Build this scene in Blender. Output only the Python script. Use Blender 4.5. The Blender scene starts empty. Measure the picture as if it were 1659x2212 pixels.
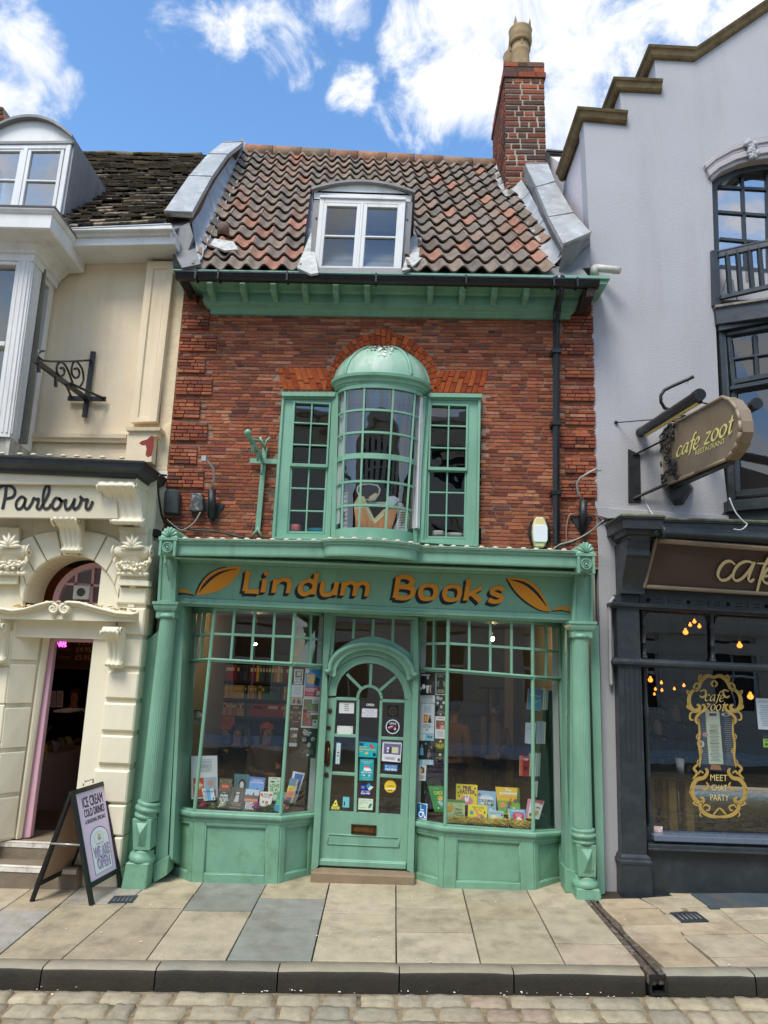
import bpy,bmesh,math,random
from mathutils import Vector,Matrix
random.seed(7)
sc=bpy.context.scene
COL=sc.collection
V=Vector
# camera
F,CX,CY=1563.0,829.5,1106.0
_y=V(((852-CX)/F,-(1420-CY)/F,-1)).normalized()
_z=V(((1125-CX)/F,-(-6900-CY)/F,-1)).normalized()
_z=(_z-_y*_z.dot(_y)).normalized()
_x=_y.cross(_z)
RM=Matrix((_x,_y,_z))
CAM=V((0,-6.5,1.86))
cd=bpy.data.cameras.new('camera');cam=bpy.data.objects.new('camera',cd);COL.objects.link(cam)
cam.matrix_world=Matrix.Translation(CAM)@RM.to_4x4()
cd.sensor_fit='VERTICAL';cd.sensor_height=24;cd.lens=24*F/2212
cd.clip_start=.05;cd.clip_end=3000
sc.camera=cam
def ray(uv):return RM@V(((uv[0]-CX)/F,-(uv[1]-CY)/F,-1))
def P(uv,Y):
 d=ray(uv);return CAM+d*((Y-CAM.y)/d.y)
def PX(uv,x):
 d=ray(uv);return CAM+d*((x-CAM.x)/d.x)
def PP(uv,p,n):
 d=ray(uv);return CAM+d*((V(p)-CAM).dot(n)/d.dot(n))
GN=V((-.018,-.025,1))
def gz(x,y,off=0):return.018*(x+1.5)+.025*y+off
def G(uv,off=0):
 d=ray(uv);return CAM+d*((off+.027-GN.dot(CAM))/GN.dot(d))
def crop(x0,y0,w,zw=1659):
 return lambda a,b:((x0+a*w/zw)/1.8228,(y0+b*w/zw)/1.8228)
D=lambda a,b:(a,b)
A=crop(0,400,1000);B=crop(700,500,1700);Cc=crop(2100,0,924);E=crop(0,1200,1000);Fc=crop(950,1200,1100)
H=crop(2000,1200,1024);I=crop(0,2100,1000);J=crop(0,2900,1000);K=crop(600,2050,800);L=crop(1400,2100,1000)
M=crop(650,2550,700);N=crop(1230,2400,470,945);O=crop(1600,2550,800);Q=crop(2300,2000,724);R=crop(2300,2700,724)
S=crop(0,3400,3024);T=crop(1900,60,400,1264);U=crop(0,800,500,1005);W=crop(2500,1100,524)
def lin(c):
 def f(x):
  x=x/255
  return x/12.92 if x<=.04045 else((x+.055)/1.055)**2.4
 return(f(c[0]),f(c[1]),f(c[2]),1)
 # world, sun, exposure
SUN_EL,SUN_AZ=math.radians(52),math.radians(200)
world=bpy.data.worlds.new('World');sc.world=world;world.use_nodes=True
wn,wl=world.node_tree.nodes,world.node_tree.links
for n in list(wn):wn.remove(n)
def wnode(t,**k):
 n=wn.new(t)
 for a,b in k.items():setattr(n,a,b)
 return n
def wmath(op,a,b=None,clamp=False):
 n=wnode('ShaderNodeMath',operation=op,use_clamp=clamp)
 for i,x in enumerate((a,b)):
  if x is None:continue
  if isinstance(x,(int,float)):n.inputs[i].default_value=x
  else:wl.new(x,n.inputs[i])
 return n.outputs[0]
tc=wnode('ShaderNodeTexCoord')
sky=wnode('ShaderNodeTexSky',sky_type='NISHITA',sun_disc=False,sun_elevation=SUN_EL,sun_rotation=SUN_AZ)
sky.air_density=1.3;sky.dust_density=.3;sky.ozone_density=4.0
hs=wnode('ShaderNodeHueSaturation');hs.inputs['Saturation'].default_value=1.12;hs.inputs['Value'].default_value=1.55
wl.new(sky.outputs[0],hs.inputs['Color'])
no1=wnode('ShaderNodeTexNoise');no1 .inputs['Scale'].default_value=13;no1 .inputs['Detail'].default_value=11
no1 .inputs['Roughness'].default_value=.62;no1 .inputs['Distortion'].default_value=.35
wl.new(tc.outputs['Generated'],no1 .inputs['Vector'])
no2=wnode('ShaderNodeTexNoise');no2 .inputs['Scale'].default_value=2.2;no2 .inputs['Detail'].default_value=6
wl.new(tc.outputs['Generated'],no2 .inputs['Vector'])
CL=[((15,125),6.8,1.0),((-40,60),8,1.05),((20,200),4.5,1.),((80,240),3.6,.8),((155,205),3.2,.95),((95,225),3,.55),((20,255),3.5,.6),((400,70),5.5,.85),((470,90),5,.85),((545,10),5,.85),((590,110),3.6,.85),((640,150),3.2,.8),((715,115),3.8,.8),((760,180),4,.78),((735,10),5,.85),((900,240),4.5,.9),((960,150),6,1.),((1010,90),9,1.25),((1100,60),11,1.4),((1220,110),10,1.35),((1330,60),11,1.35),((1480,40),10,1.1),((1230,200),7,1.15),((1190,290),5,.95),((880,290),3,.6),((690,20),6,.7),((870,15),5,.6),((1250,260),6,.9),((860,90),2.5,.5)]
tot=None
for uv,rad,den in CL:
 d=ray(uv).normalized()
 vm=wnode('ShaderNodeVectorMath',operation='DOT_PRODUCT');vm.inputs[1].default_value=d
 wl.new(tc.outputs['Generated'],vm.inputs[0])
 mr=wnode('ShaderNodeMapRange',interpolation_type='SMOOTHERSTEP')
 mr.inputs[1].default_value=math.cos(math.radians(rad*(.72 if uv[0]<900 else.9)));mr.inputs[2].default_value=1.0
 mr.inputs[3].default_value=0;mr.inputs[4].default_value=den
 wl.new(vm.outputs['Value'],mr.inputs[0])
 tot=mr.outputs[0]if tot is None else wmath('MAXIMUM',tot,mr.outputs[0])
sx=wnode('ShaderNodeSeparateXYZ');wl.new(tc.outputs['Generated'],sx.inputs[0])
back=wnode('ShaderNodeMapRange');back.inputs[1].default_value=.25;back.inputs[2].default_value=-.25
back.inputs[3].default_value=0;back.inputs[4].default_value=.95
wl.new(sx.outputs['Y'],back.inputs[0])
tot=wmath('MAXIMUM',tot,back.outputs[0])
dn=wmath('ADD',tot,wmath('MULTIPLY',wmath('SUBTRACT',no1 .outputs[0],.5),3.6))
mask=wnode('ShaderNodeMapRange',interpolation_type='SMOOTHSTEP')
mask.inputs[1].default_value=.50;mask.inputs[2].default_value=1.5
wl.new(dn,mask.inputs[0])
cm=wnode('ShaderNodeMixRGB');cm.inputs[1].default_value=(4.3,4.7,5.4,1);cm.inputs[2].default_value=(7.2,7.2,7.3,1)
mr2=wnode('ShaderNodeMapRange');mr2 .inputs[1].default_value=.35;mr2 .inputs[2].default_value=.6
wl.new(no2 .outputs[0],mr2 .inputs[0]);wl.new(mr2 .outputs[0],cm.inputs[0])
mx=wnode('ShaderNodeMixRGB');wl.new(mask.outputs[0],mx.inputs[0]);wl.new(hs.outputs[0],mx.inputs[1]);wl.new(cm.outputs[0],mx.inputs[2])
bg=wnode('ShaderNodeBackground');bg.inputs[1].default_value=.10
wl.new(mx.outputs[0],bg.inputs[0])
wo=wnode('ShaderNodeOutputWorld');wl.new(bg.outputs[0],wo.inputs[0])
sd=bpy.data.lights.new('sun','SUN');sd.energy=2.2;sd.angle=math.radians(24);sd.color=(1,.94,.84)
so=bpy.data.objects.new('sun',sd);COL.objects.link(so)
sdir=V((-.30,-.56,.98)).normalized()
so.rotation_euler=sdir.to_track_quat('Z','Y').to_euler()
sc.view_settings.view_transform='Standard';sc.view_settings.look='None'
sc.view_settings.exposure=.78;sc.view_settings.gamma=1;sc.view_settings.use_curve_mapping=False
sc.cycles.max_bounces=8;sc.cycles.transparent_max_bounces=16;sc.cycles.glossy_bounces=4
sc.cycles.caustics_reflective=False;sc.cycles.caustics_refractive=False
# mesh builder
class MB:
 def __init__(s):s.v=[];s.f=[];s.c=[];s.s=[]
 def add(s,vs,fs,col=None,sm=False):
  o=len(s.v);s.v+=[tuple(p)for p in vs]
  for f in fs:
   s.f.append(tuple(o+i for i in f));s.c.append(col or(1,1,1,1));s.s.append(sm)
 def prism(s,pts,off,col=None,colside=None):
  pts=[V(p)for p in pts];n=len(pts);off=V(off)
  s.add(pts+[p+off for p in pts],[tuple(range(n)),tuple(range(2*n-1,n-1,-1))],col)
  s.add(pts+[p+off for p in pts],[(i,(i+1)%n,n+(i+1)%n,n+i)for i in range(n)],colside or col)
 def box(s,a,b,col=None):
  x0,y0,z0=a;x1,y1,z1=b
  s.prism([V((x0,y0,z0)),V((x1,y0,z0)),V((x1,y0,z1)),V((x0,y0,z1))],V((0,y1-y0,0)),col)
 def cbox(s,fr,off,ch,col=None):
  fr=[V(p)for p in fr];off=V(off);c=sum(fr,V())/4
  q=[]
  for i,p in enumerate(fr):
   a=(fr[(i+1)%4]-p);b=(fr[(i-1)%4]-p)
   q.append(p+a.normalized()*min(ch,a.length*.3)+b.normalized()*min(ch,b.length*.3))
  on=off.normalized()*ch
  vs=q+[p+on for p in fr]+[p+off for p in fr]
  fs=[(0,1,2,3)]+[(i,(i+1)%4,4+(i+1)%4,4+i)for i in range(4)]+[(4+i,4+(i+1)%4,8+(i+1)%4,8+i)for i in range(4)]
  s.add(vs,fs,col)
 def bar(s,p,q,w,d,n=(0,-1,0),col=None):
  p=V(p);q=V(q);n=V(n).normalized();t=(q-p).normalized();k=t.cross(n).normalized()*w/2
  s.prism([p-k,q-k,q+k,p+k],-n*d,col)
 def tube(s,path,r,n=8,col=None,cap=True,sm=True):
  path=[V(p)for p in path];m=len(path)
  rs=r if isinstance(r,(list,tuple))else[r]*m
  vs=[];up=None
  for i,p in enumerate(path):
   t=(path[min(i+1,m-1)]-path[max(i-1,0)]).normalized()
   if up is None:
    up=V((0,0,1))if abs(t.z)<.9 else V((1,0,0))
   a=t.cross(up).normalized();b=a.cross(t).normalized();up=b
   vs+=[p+(a*math.cos(2*math.pi*k/n)+b*math.sin(2*math.pi*k/n))*rs[i]for k in range(n)]
  fs=[(i*n+k,i*n+(k+1)%n,(i+1)*n+(k+1)%n,(i+1)*n+k)for i in range(m-1)for k in range(n)]
  s.add(vs,fs,col,sm)
  if cap:s.add(vs[:n],[tuple(range(n))],col);s.add(vs[-n:],[tuple(range(n-1,-1,-1))],col)
 def lathe(s,p0,p1,prof,n=24,col=None,flute=0,fl=.06,ref=None,sy=1,a0=0,a1=2*math.pi,sm=True):
  p0=V(p0);p1=V(p1);ax=(p1-p0);t=ax.normalized()
  a=(V(ref)if ref else V((1,0,0)));a=(a-t*a.dot(t)).normalized();b=t.cross(a)
  full=abs(a1-a0-2*math.pi)<1e-4;k=n if full else n+1
  vs=[]
  for(h,r)in prof:
   c=p0+ax*h
   for i in range(k):
    th=a0+(a1-a0)*i/n
    rr=r*(1+fl*math.cos(flute*th))if flute else r
    vs.append(c+a*math.cos(th)*rr+b*math.sin(th)*rr*sy)
  fs=[(j*k+i,j*k+(i+1)%k,(j+1)*k+(i+1)%k,(j+1)*k+i)for j in range(len(prof)-1)for i in range(n)]
  s.add(vs,fs,col,sm)
 def grid(s,fn,nu,nv,col=None,sm=True,colfn=None):
  vs=[fn(i/nu,j/nv)for j in range(nv+1)for i in range(nu+1)]
  for j in range(nv):
   for i in range(nu):
    pass
  fs=[(j*(nu+1)+i,j*(nu+1)+i+1,(j+1)*(nu+1)+i+1,(j+1)*(nu+1)+i)for j in range(nv)for i in range(nu)]
  s.add(vs,fs,col,sm)
 def mould(s,path,prof,col=None,side=1,cap=True,sm=False):
  path=[V(p)for p in path];m=len(path);k=len(prof);vs=[]
  def nrm(i):
   d=path[i+1]-path[i];return V((d.y,-d.x,0)).normalized()*side
  for i in range(m):
   if i==0:nn=nrm(0)
   elif i==m-1:nn=nrm(m-2)
   else:
    a,b=nrm(i-1),nrm(i);nn=(a+b)/(1+max(a.dot(b),-.8))
   vs+=[path[i]+nn*o+V((0,0,z))for o,z in prof]
  fs=[(i*k+j,(i+1)*k+j,(i+1)*k+j+1,i*k+j+1)for i in range(m-1)for j in range(k-1)]
  s.add(vs,fs,col,sm)
  if cap:s.add(vs[:k],[tuple(range(k))],col);s.add(vs[-k:],[tuple(range(k))],col)
 def sphere(s,c,r,n=12,col=None,sx=1,sy=1,sz=1):
  c=V(c)
  s.grid(lambda u,v:c+V((r*sx*math.cos(2*math.pi*u)*math.sin(math.pi*v),r*sy*math.sin(2*math.pi*u)*math.sin(math.pi*v),r*sz*math.cos(math.pi*v))),n,max(4,n//2),col)
ALL=[]
def setp(o,label=None,cat=None,group=None,kind=None):
 if label:o['label']=label
 if cat:o['category']=cat
 if group:o['group']=group
 if kind:o['kind']=kind
def thing(name,label,cat,loc=(0,0,0),group=None):
 o=bpy.data.objects.new(name,None);o.empty_display_size=.1;COL.objects.link(o);o.location=loc
 setp(o,label,cat,group);o['_w']=tuple(loc);return o
def wpos(o):
 p=V((0,0,0))
 while o is not None:p+=o.location;o=o.parent
 return p
def build(mb,name,mat,parent=None,label=None,cat=None,group=None,kind=None,bev=0,recalc=True,sub=0):
 if not mb.v:return None
 xs=[p[0]for p in mb.v];ys=[p[1]for p in mb.v];zs=[p[2]for p in mb.v]
 org=V(((min(xs)+max(xs))/2,(min(ys)+max(ys))/2,min(zs)))
 me=bpy.data.meshes.new(name)
 me.from_pydata([(p[0]-org.x,p[1]-org.y,p[2]-org.z)for p in mb.v],[],mb.f)
 at=me.color_attributes.new('Col','FLOAT_COLOR','CORNER')
 buf=[]
 for p in me.polygons:buf+=list(mb.c[p.index])*p.loop_total
 at.data.foreach_set('color',buf)
 me.polygons.foreach_set('use_smooth',mb.s)
 if recalc:
  bm=bmesh.new();bm.from_mesh(me);bmesh.ops.remove_doubles(bm,verts=bm.verts,dist=1e-5)if any(mb.s)or bev else None
  bmesh.ops.recalc_face_normals(bm,faces=bm.faces);bm.to_mesh(me);bm.free()
 for m in(mat if isinstance(mat,(list,tuple))else[mat]):me.materials.append(m)
 o=bpy.data.objects.new(name,me);COL.objects.link(o)
 if parent is not None:o.parent=parent;o.location=org-wpos(parent)
 else:o.location=org
 if bev:
  bv=o.modifiers.new('bevel','BEVEL');bv.width=bev;bv.segments=1;bv.limit_method='ANGLE';bv.angle_limit=math.radians(35)
  bv.use_clamp_overlap=True
 setp(o,label,cat,group,kind)
 return o
class Quad:
 def __init__(s,a,b,c,d):
  s.a,s.b,s.c,s.d=V(a),V(b),V(c),V(d)
  s.n=((s.b-s.a)+(s.c-s.d)).cross((s.d-s.a)+(s.c-s.b)).normalized()
  s.w=((s.b-s.a).length+(s.c-s.d).length)/2;s.h=((s.d-s.a).length+(s.c-s.b).length)/2
 def __call__(s,u,v,d=0):
  return(s.a*(1-u)+s.b*u)*(1-v)+(s.d*(1-u)+s.c*u)*v+s.n*d
 def px(s,uv,d=0):return PP(uv,(s.a+s.b+s.c+s.d)/4+s.n*d,s.n)
 def rect(s,mb,u0,v0,u1,v1,d0,d1,col=None):
  mb.prism([s(u0,v0,d0),s(u1,v0,d0),s(u1,v1,d0),s(u0,v1,d0)],s.n*(d1-d0),col)
 def bar(s,mb,p,q,w,d0,d1,col=None):
  mb.bar(s(p[0],p[1],d0),s(q[0],q[1],d0),w,d0-d1,s.n,col)
 def frame(s,mb,w,d0,d1,col=None,wb=None,wt=None):
  wu=w/s.w;wv=(wt or w)/s.h;wbv=(wb or w)/s.h
  s.rect(mb,0,0,wu,1,d0,d1,col);s.rect(mb,1-wu,0,1,1,d0,d1,col)
  s.rect(mb,wu,0,1-wu,wbv,d0-.001,d1,col);s.rect(mb,wu,1-wv,1-wu,1,d0-.001,d1,col)
 def bars(s,mb,us,vs,w,d0,d1,col=None):
  for u in us:s.bar(mb,(u,0),(u,1),w,d0,d1,col)
  for v in vs:s.bar(mb,(0,v),(1,v),w,d0-.0015,d1+.001,col)
def qpx(bl,br,tr,tl,Y=0,Y2=None):
 Y2=Y if Y2 is None else Y2
 return Quad(P(bl,Y),P(br,Y2),P(tr,Y2),P(tl,Y))
def pp(mb,pxs,Y,t,col=None):mb.prism([P(p,Y)for p in pxs],V((0,t,0)),col)
# materials
def M_(name,col=None,rough=.6,metal=0,var=.12,vscale=3,bump=.15,bscale=60,spec=.5,dirt=None,dscale=2.2,damt=.0,emit=None,streak=False,attr=False,chips=None,coat=0):
 m=bpy.data.materials.new(name);m.use_nodes=True;nt=m.node_tree;ns,ls=nt.nodes,nt.links
 b=ns['Principled BSDF']
 geo=ns.new('ShaderNodeNewGeometry')
 def noise(sc_,det=6,rg=.6,vec=None):
  n=ns.new('ShaderNodeTexNoise');n.inputs['Scale'].default_value=sc_;n.inputs['Detail'].default_value=det;n.inputs['Roughness'].default_value=rg
  ls.new(vec or geo.outputs['Position'],n.inputs['Vector']);return n.outputs[0]
 if attr:
  a=ns.new('ShaderNodeAttribute');a.attribute_name='Col';base=a.outputs['Color']
 else:
  c=ns.new('ShaderNodeRGB');c.outputs[0].default_value=lin(col);base=c.outputs[0]
 if var:
  mr=ns.new('ShaderNodeMapRange');mr.inputs[1].default_value=.3;mr.inputs[2].default_value=.7
  mr.inputs[3].default_value=1-var;mr.inputs[4].default_value=1+var*.6
  ls.new(noise(vscale,8,.65),mr.inputs[0])
  mu=ns.new('ShaderNodeVectorMath');mu.operation='SCALE';ls.new(base,mu.inputs[0]);ls.new(mr.outputs[0],mu.inputs['Scale']);base=mu.outputs[0]
 if dirt is not None:
  vec=None
  if streak:
   mp=ns.new('ShaderNodeMapping');mp.inputs['Scale'].default_value=(1,1,.12);ls.new(geo.outputs['Position'],mp.inputs[0]);vec=mp.outputs[0]
  mr=ns.new('ShaderNodeMapRange');mr.inputs[1].default_value=.5;mr.inputs[2].default_value=.72;mr.inputs[3].default_value=0;mr.inputs[4].default_value=damt
  ls.new(noise(dscale,10,.68,vec),mr.inputs[0])
  mi=ns.new('ShaderNodeMixRGB');mi.inputs[2].default_value=lin(dirt);ls.new(mr.outputs[0],mi.inputs[0]);ls.new(base,mi.inputs[1]);base=mi.outputs[0]
 if chips is not None:
  mr=ns.new('ShaderNodeMapRange');mr.inputs[1].default_value=chips[1];mr.inputs[2].default_value=chips[1]+.02
  ls.new(noise(chips[2],5,.6),mr.inputs[0])
  mi=ns.new('ShaderNodeMixRGB');mi.inputs[2].default_value=lin(chips[0]);ls.new(mr.outputs[0],mi.inputs[0]);ls.new(base,mi.inputs[1]);base=mi.outputs[0]
 ls.new(base,b.inputs['Base Color'])
 b.inputs['Roughness'].default_value=rough;b.inputs['Metallic'].default_value=metal
 b.inputs['Specular IOR Level'].default_value=spec
 if rough>.12:
  mr=ns.new('ShaderNodeMapRange');mr.inputs[1].default_value=.3;mr.inputs[2].default_value=.7
  mr.inputs[3].default_value=max(0,rough-.1);mr.inputs[4].default_value=min(1,rough+.12)
  ls.new(noise(vscale*4,4),mr.inputs[0]);ls.new(mr.outputs[0],b.inputs['Roughness'])
 if bump:
  bp=ns.new('ShaderNodeBump');bp.inputs['Strength'].default_value=bump;bp.inputs['Distance'].default_value=.01
  ls.new(noise(bscale,6,.6),bp.inputs['Height']);ls.new(bp.outputs[0],b.inputs['Normal'])
 if emit:
  b.inputs['Emission Color'].default_value=lin(emit[0]);b.inputs['Emission Strength'].default_value=emit[1]
 return m
def glass(name,refl=.12,tint=(235,240,240),rough=.0,wav=.0):
 m=bpy.data.materials.new(name);m.use_nodes=True;nt=m.node_tree;ns,ls=nt.nodes,nt.links
 for n in list(ns):ns.remove(n)
 tr=ns.new('ShaderNodeBsdfTransparent');tr.inputs[0].default_value=lin(tint)
 gl=ns.new('ShaderNodeBsdfGlossy');gl.inputs['Roughness'].default_value=rough;gl.inputs[0].default_value=(1,1,1,1)
 lw=ns.new('ShaderNodeLayerWeight');lw.inputs[0].default_value=.5
 pw=ns.new('ShaderNodeMath');pw.operation='POWER';pw.inputs[1].default_value=4;ls.new(lw.outputs['Facing'],pw.inputs[0])
 ad=ns.new('ShaderNodeMath');ad.operation='ADD';ad.use_clamp=True;ad.inputs[1].default_value=refl
 mi=ns.new('ShaderNodeMixShader');o=ns.new('ShaderNodeOutputMaterial')
 ls.new(pw.outputs[0],ad.inputs[0]);ls.new(ad.outputs[0],mi.inputs[0]);ls.new(tr.outputs[0],mi.inputs[1]);ls.new(gl.outputs[0],mi.inputs[2]);ls.new(mi.outputs[0],o.inputs[0])
 if wav:
  geo=ns.new('ShaderNodeNewGeometry');nz=ns.new('ShaderNodeTexNoise');nz.inputs['Scale'].default_value=3.5;nz.inputs['Detail'].default_value=1
  ls.new(geo.outputs['Position'],nz.inputs['Vector'])
  bp=ns.new('ShaderNodeBump');bp.inputs['Strength'].default_value=wav;bp.inputs['Distance'].default_value=.02
  ls.new(nz.outputs[0],bp.inputs['Height']);ls.new(bp.outputs[0],gl.inputs['Normal'])
 return m
green=M_('green_paint',(122,169,145),.46,var=.13,vscale=2.5,bump=.10,bscale=35,dirt=(88,118,98),dscale=4.5,damt=.55,streak=True,chips=((176,196,170),.735,26))
green_low=M_('green_paint_scuffed',(116,164,138),.5,var=.14,vscale=5,bump=.18,bscale=30,dirt=(92,112,80),dscale=6,damt=.55,chips=((70,80,62),.71,22))
white=M_('white_paint',(222,222,220),.45,var=.06,bump=.06,dirt=(150,145,135),dscale=5,damt=.35,streak=True)
creamp=M_('cream_paint',(232,225,200),.55,var=.05,bump=.10,bscale=25,dirt=(190,180,150),dscale=3,damt=.3,streak=True)
creamr=M_('cream_render',(234,216,184),.8,var=.07,vscale=1.6,bump=.35,bscale=16,dirt=(176,148,108),dscale=2.5,damt=.35,streak=True)
greyr=M_('grey_render',(172,172,176),.85,var=.08,vscale=1.3,bump=.4,bscale=60,dirt=(150,144,140),dscale=1.5,damt=.5,streak=True)
slate=M_('slate_paint',(43,50,55),.38,var=.15,vscale=4,bump=.12,bscale=30,dirt=(80,90,92),dscale=7,damt=.3,chips=((150,155,150),.77,20))
pink=M_('pink_paint',(214,172,188),.5,var=.05,bump=.05)
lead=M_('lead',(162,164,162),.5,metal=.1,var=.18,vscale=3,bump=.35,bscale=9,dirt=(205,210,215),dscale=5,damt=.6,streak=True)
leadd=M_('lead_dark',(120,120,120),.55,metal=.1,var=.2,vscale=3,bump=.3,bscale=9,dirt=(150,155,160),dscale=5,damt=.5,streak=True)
iron=M_('black_iron',(28,30,33),.45,var=.2,bump=.1)
plasticb=M_('black_plastic',(24,27,30),.32,var=.15,bump=.03)
brickm=M_('brick',attr=True,rough=.9,var=.28,vscale=28,bump=.9,bscale=110,spec=.2,dirt=(84,58,48),dscale=1.6,damt=.5)
mortar=M_('mortar',(158,132,112),.95,var=.3,vscale=12,bump=.8,bscale=90,spec=.1,dirt=(66,52,46),dscale=2.5,damt=.7)
mortarw=M_('mortar_pale',(184,172,154),.95,var=.2,vscale=12,bump=.8,bscale=90,spec=.1)
tilem=M_('pantile',attr=True,rough=.85,var=.34,vscale=14,bump=.6,bscale=70,spec=.25,dirt=(134,122,108),dscale=6,damt=.6,chips=((148,146,110),.70,24))
slatem=M_('stone_slate',attr=True,rough=.95,var=.4,vscale=12,bump=.8,bscale=50,spec=.1,dirt=(120,112,84),dscale=9,damt=.5)
stonem=M_('paving_stone',attr=True,rough=.85,var=.2,vscale=7,bump=.45,bscale=45,spec=.3,dirt=(104,94,76),dscale=3.2,damt=.7)
settm=M_('sett_stone',attr=True,rough=.75,var=.22,vscale=16,bump=.6,bscale=60,spec=.3,dirt=(120,108,88),dscale=7,damt=.6)
groutm=M_('sett_joint',(150,134,108),.95,var=.3,vscale=30,bump=.8,bscale=80,spec=.1,dirt=(60,50,40),dscale=4,damt=.95)
kerbm=M_('kerb_stone',attr=True,rough=.7,var=.2,vscale=6,bump=.4,bscale=40,spec=.35)
gablest=M_('coping_stone',(122,106,78),.9,var=.35,vscale=9,bump=.6,bscale=40,spec=.15,dirt=(66,60,44),dscale=5,damt=.8)
rubble=M_('rubble_wall',(118,92,72),.95,var=.4,vscale=9,bump=.9,bscale=25,spec=.1,dirt=(64,50,42),dscale=10,damt=.8)
printm=M_('printed_paper',attr=True,rough=.45,var=.03,bump=0)
signm=M_('sign_paint',attr=True,rough=.4,var=.05,bump=.02)
woodd=M_('dark_wood',(48,38,32),.6,var=.3,vscale=8,bump=.1)
inner=M_('interior_plaster',(150,146,134),.9,var=.06,bump=.05)
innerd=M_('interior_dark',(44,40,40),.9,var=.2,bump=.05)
floorw=M_('interior_floor',(80,60,44),.5,var=.3,vscale=6,bump=.05)
colorm=M_('painted_object',attr=True,rough=.6,var=.08,bump=.02)
clothm=M_('cloth',attr=True,rough=.95,var=.15,vscale=20,bump=.4,bscale=120,spec=.1)
skinm=M_('skin',attr=True,rough=.6,var=.05,bump=.02)
brass=M_('bronze',(96,66,42),.35,metal=.8,var=.25,bump=.05)
goldm=M_('gold_leaf',(190,160,88),.42,metal=.35,var=.15,vscale=20,bump=.05)
potm=M_('chimney_pot_clay',(156,132,98),.85,var=.25,vscale=7,bump=.4,bscale=40,dirt=(92,84,60),dscale=6,damt=.7)
taupe=M_('sign_taupe',(134,118,98),.4,var=.08,bump=.02)
brownp=M_('sign_brown',(72,56,46),.5,var=.08,bump=.02)
leafm=M_('leaf',attr=True,rough=.5,var=.2,vscale=30,bump=.1)
winglass=glass('window_glass',.11,wav=.03)
upglass=glass('old_window_glass',.12,wav=.2)
skyglass=glass('roof_window_glass',.30,wav=.1)
bulbg=M_('bulb_glass',(255,180,90),.2,var=0,bump=0,emit=((255,140,50),2.2))
bulbe=M_('bulb_filament',(255,190,90),.5,var=0,bump=0,emit=((255,176,70),28))
neon=M_('neon_tube',(255,80,220),.4,var=0,bump=0,emit=((255,60,210),5))
# ground
KA,KB=V((-2.32,-1.70,0)),V((2.36,-1.54,0));kd=(KB-KA).normalized();kn=V((kd.y,-kd.x,0))
def kpt(x,off=0):t=(x-KA.x)/kd.x;return V((x,KA.y+kd.y*t-off,0))
mb=MB();mb.add([(-60,-60,-.42),(60,-60,-.42),(60,60,-.42),(-60,60,-.42)],[(0,1,2,3)])
build(mb,'ground',groutm,kind='structure')
mb=MB();mb.grid(lambda u,v:(lambda x,k:V((x,k,gz(x,k)-.03)))(-8+16*u,(kpt(-8+16*u).y+.05)*(1-v)+.25*v),2,2)
build(mb,'pavement_bed',M_('dark_joint',(58,50,42),.95,var=.3),kind='structure')
mb=MB()
TAN=[(172,161,136),(166,155,130),(178,166,142),(164,151,126),(174,158,136),(162,153,132)];GRY=[(132,134,124),(139,140,131)];GRA=[(158,152,142)];PNK=[(178,160,134),(170,152,126),(182,166,140)]
def jig(c,a=.06):
 k=1+random.uniform(-a,a);c=lin(c);return(c[0]*k,c[1]*k*(1+random.uniform(-.01,.01)),c[2]*k,1)
def slab(ps,col,gap=.004,lift=None):
 c=sum(ps,V())/4;lift=random.uniform(-.002,.002)if lift is None else lift
 q=[]
 for i,p in enumerate(ps):
  a=(ps[(i+1)%4]-p).normalized();b=(ps[(i-1)%4]-p).normalized()
  q.append(p+(a+b)*gap*random.uniform(.7,1.5))
 q=[V((p.x,p.y,gz(p.x,p.y)+lift+random.uniform(-.001,.001)))for p in q]
 ins=[p+(c-p).normalized()*.006 for p in q]
 vs=[V((p.x,p.y,p.z))for p in ins]+[p-V((0,0,.003))for p in q]+[p-V((0,0,.04))for p in q]
 fs=[(0,1,2,3)]+[(i,(i+1)%4,4+(i+1)%4,4+i)for i in range(4)]+[(4+i,4+(i+1)%4,8+(i+1)%4,8+i)for i in range(4)]
 mb.add(vs,fs,jig(col,.04))
joints=[((-150,78),(-520,200)),((60,60),(-150,207)),((165,58),(-15,208)),((320,45),(130,208)),((435,45),(315,210)),((575,45),(487,211)),((712,42),(672,214)),((855,42),(856,220)),((998,48),(1040,222)),((1138,58),(1225,224)),((1262,72),(1392,226))]
def jl(j,t):
 a,b=G(S(*j[0])),G(S(*j[1]));
 d=(b-a).normalized()
 a2=a-d*((a.y-.5)/d.y)
 k=kpt(0,0);s=(V((KA.x,KA.y+.115,0))-a);nn=V((-kd.y,kd.x,0));tt=s.dot(nn)/d.dot(nn);b2=a+d*tt
 return a2*(1-t)+b2*t
splits=[([.35,.6],[TAN[4],TAN[0],GRA[0]]),([.3,.62],[TAN[1],TAN[3],GRA[0]]),([.3,.55],[TAN[4],GRA[0],TAN[3]]),([.42,.58],[TAN[2],TAN[1],TAN[3]]),([.42,.6],[GRY[1],GRY[0],TAN[0]]),([.46,.66],[TAN[1],GRY[1],GRY[0]]),([.60],[TAN[2],TAN[0]]),([.53,.76],[TAN[0],TAN[1],TAN[2]]),([.42,.63],[TAN[5],TAN[3],TAN[1]]),([.5,.84],[TAN[2],TAN[0],TAN[4]])]
for i in range(len(joints)-1):
 sp,cs=splits[i];ts=[0]+sp+[1]
 for k in range(len(ts)-1):
  slab([jl(joints[i],ts[k+1]),jl(joints[i+1],ts[k+1]),jl(joints[i+1],ts[k]),jl(joints[i],ts[k])],cs[k])
gj=joints+[((1276,72),(1436,226))]
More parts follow.
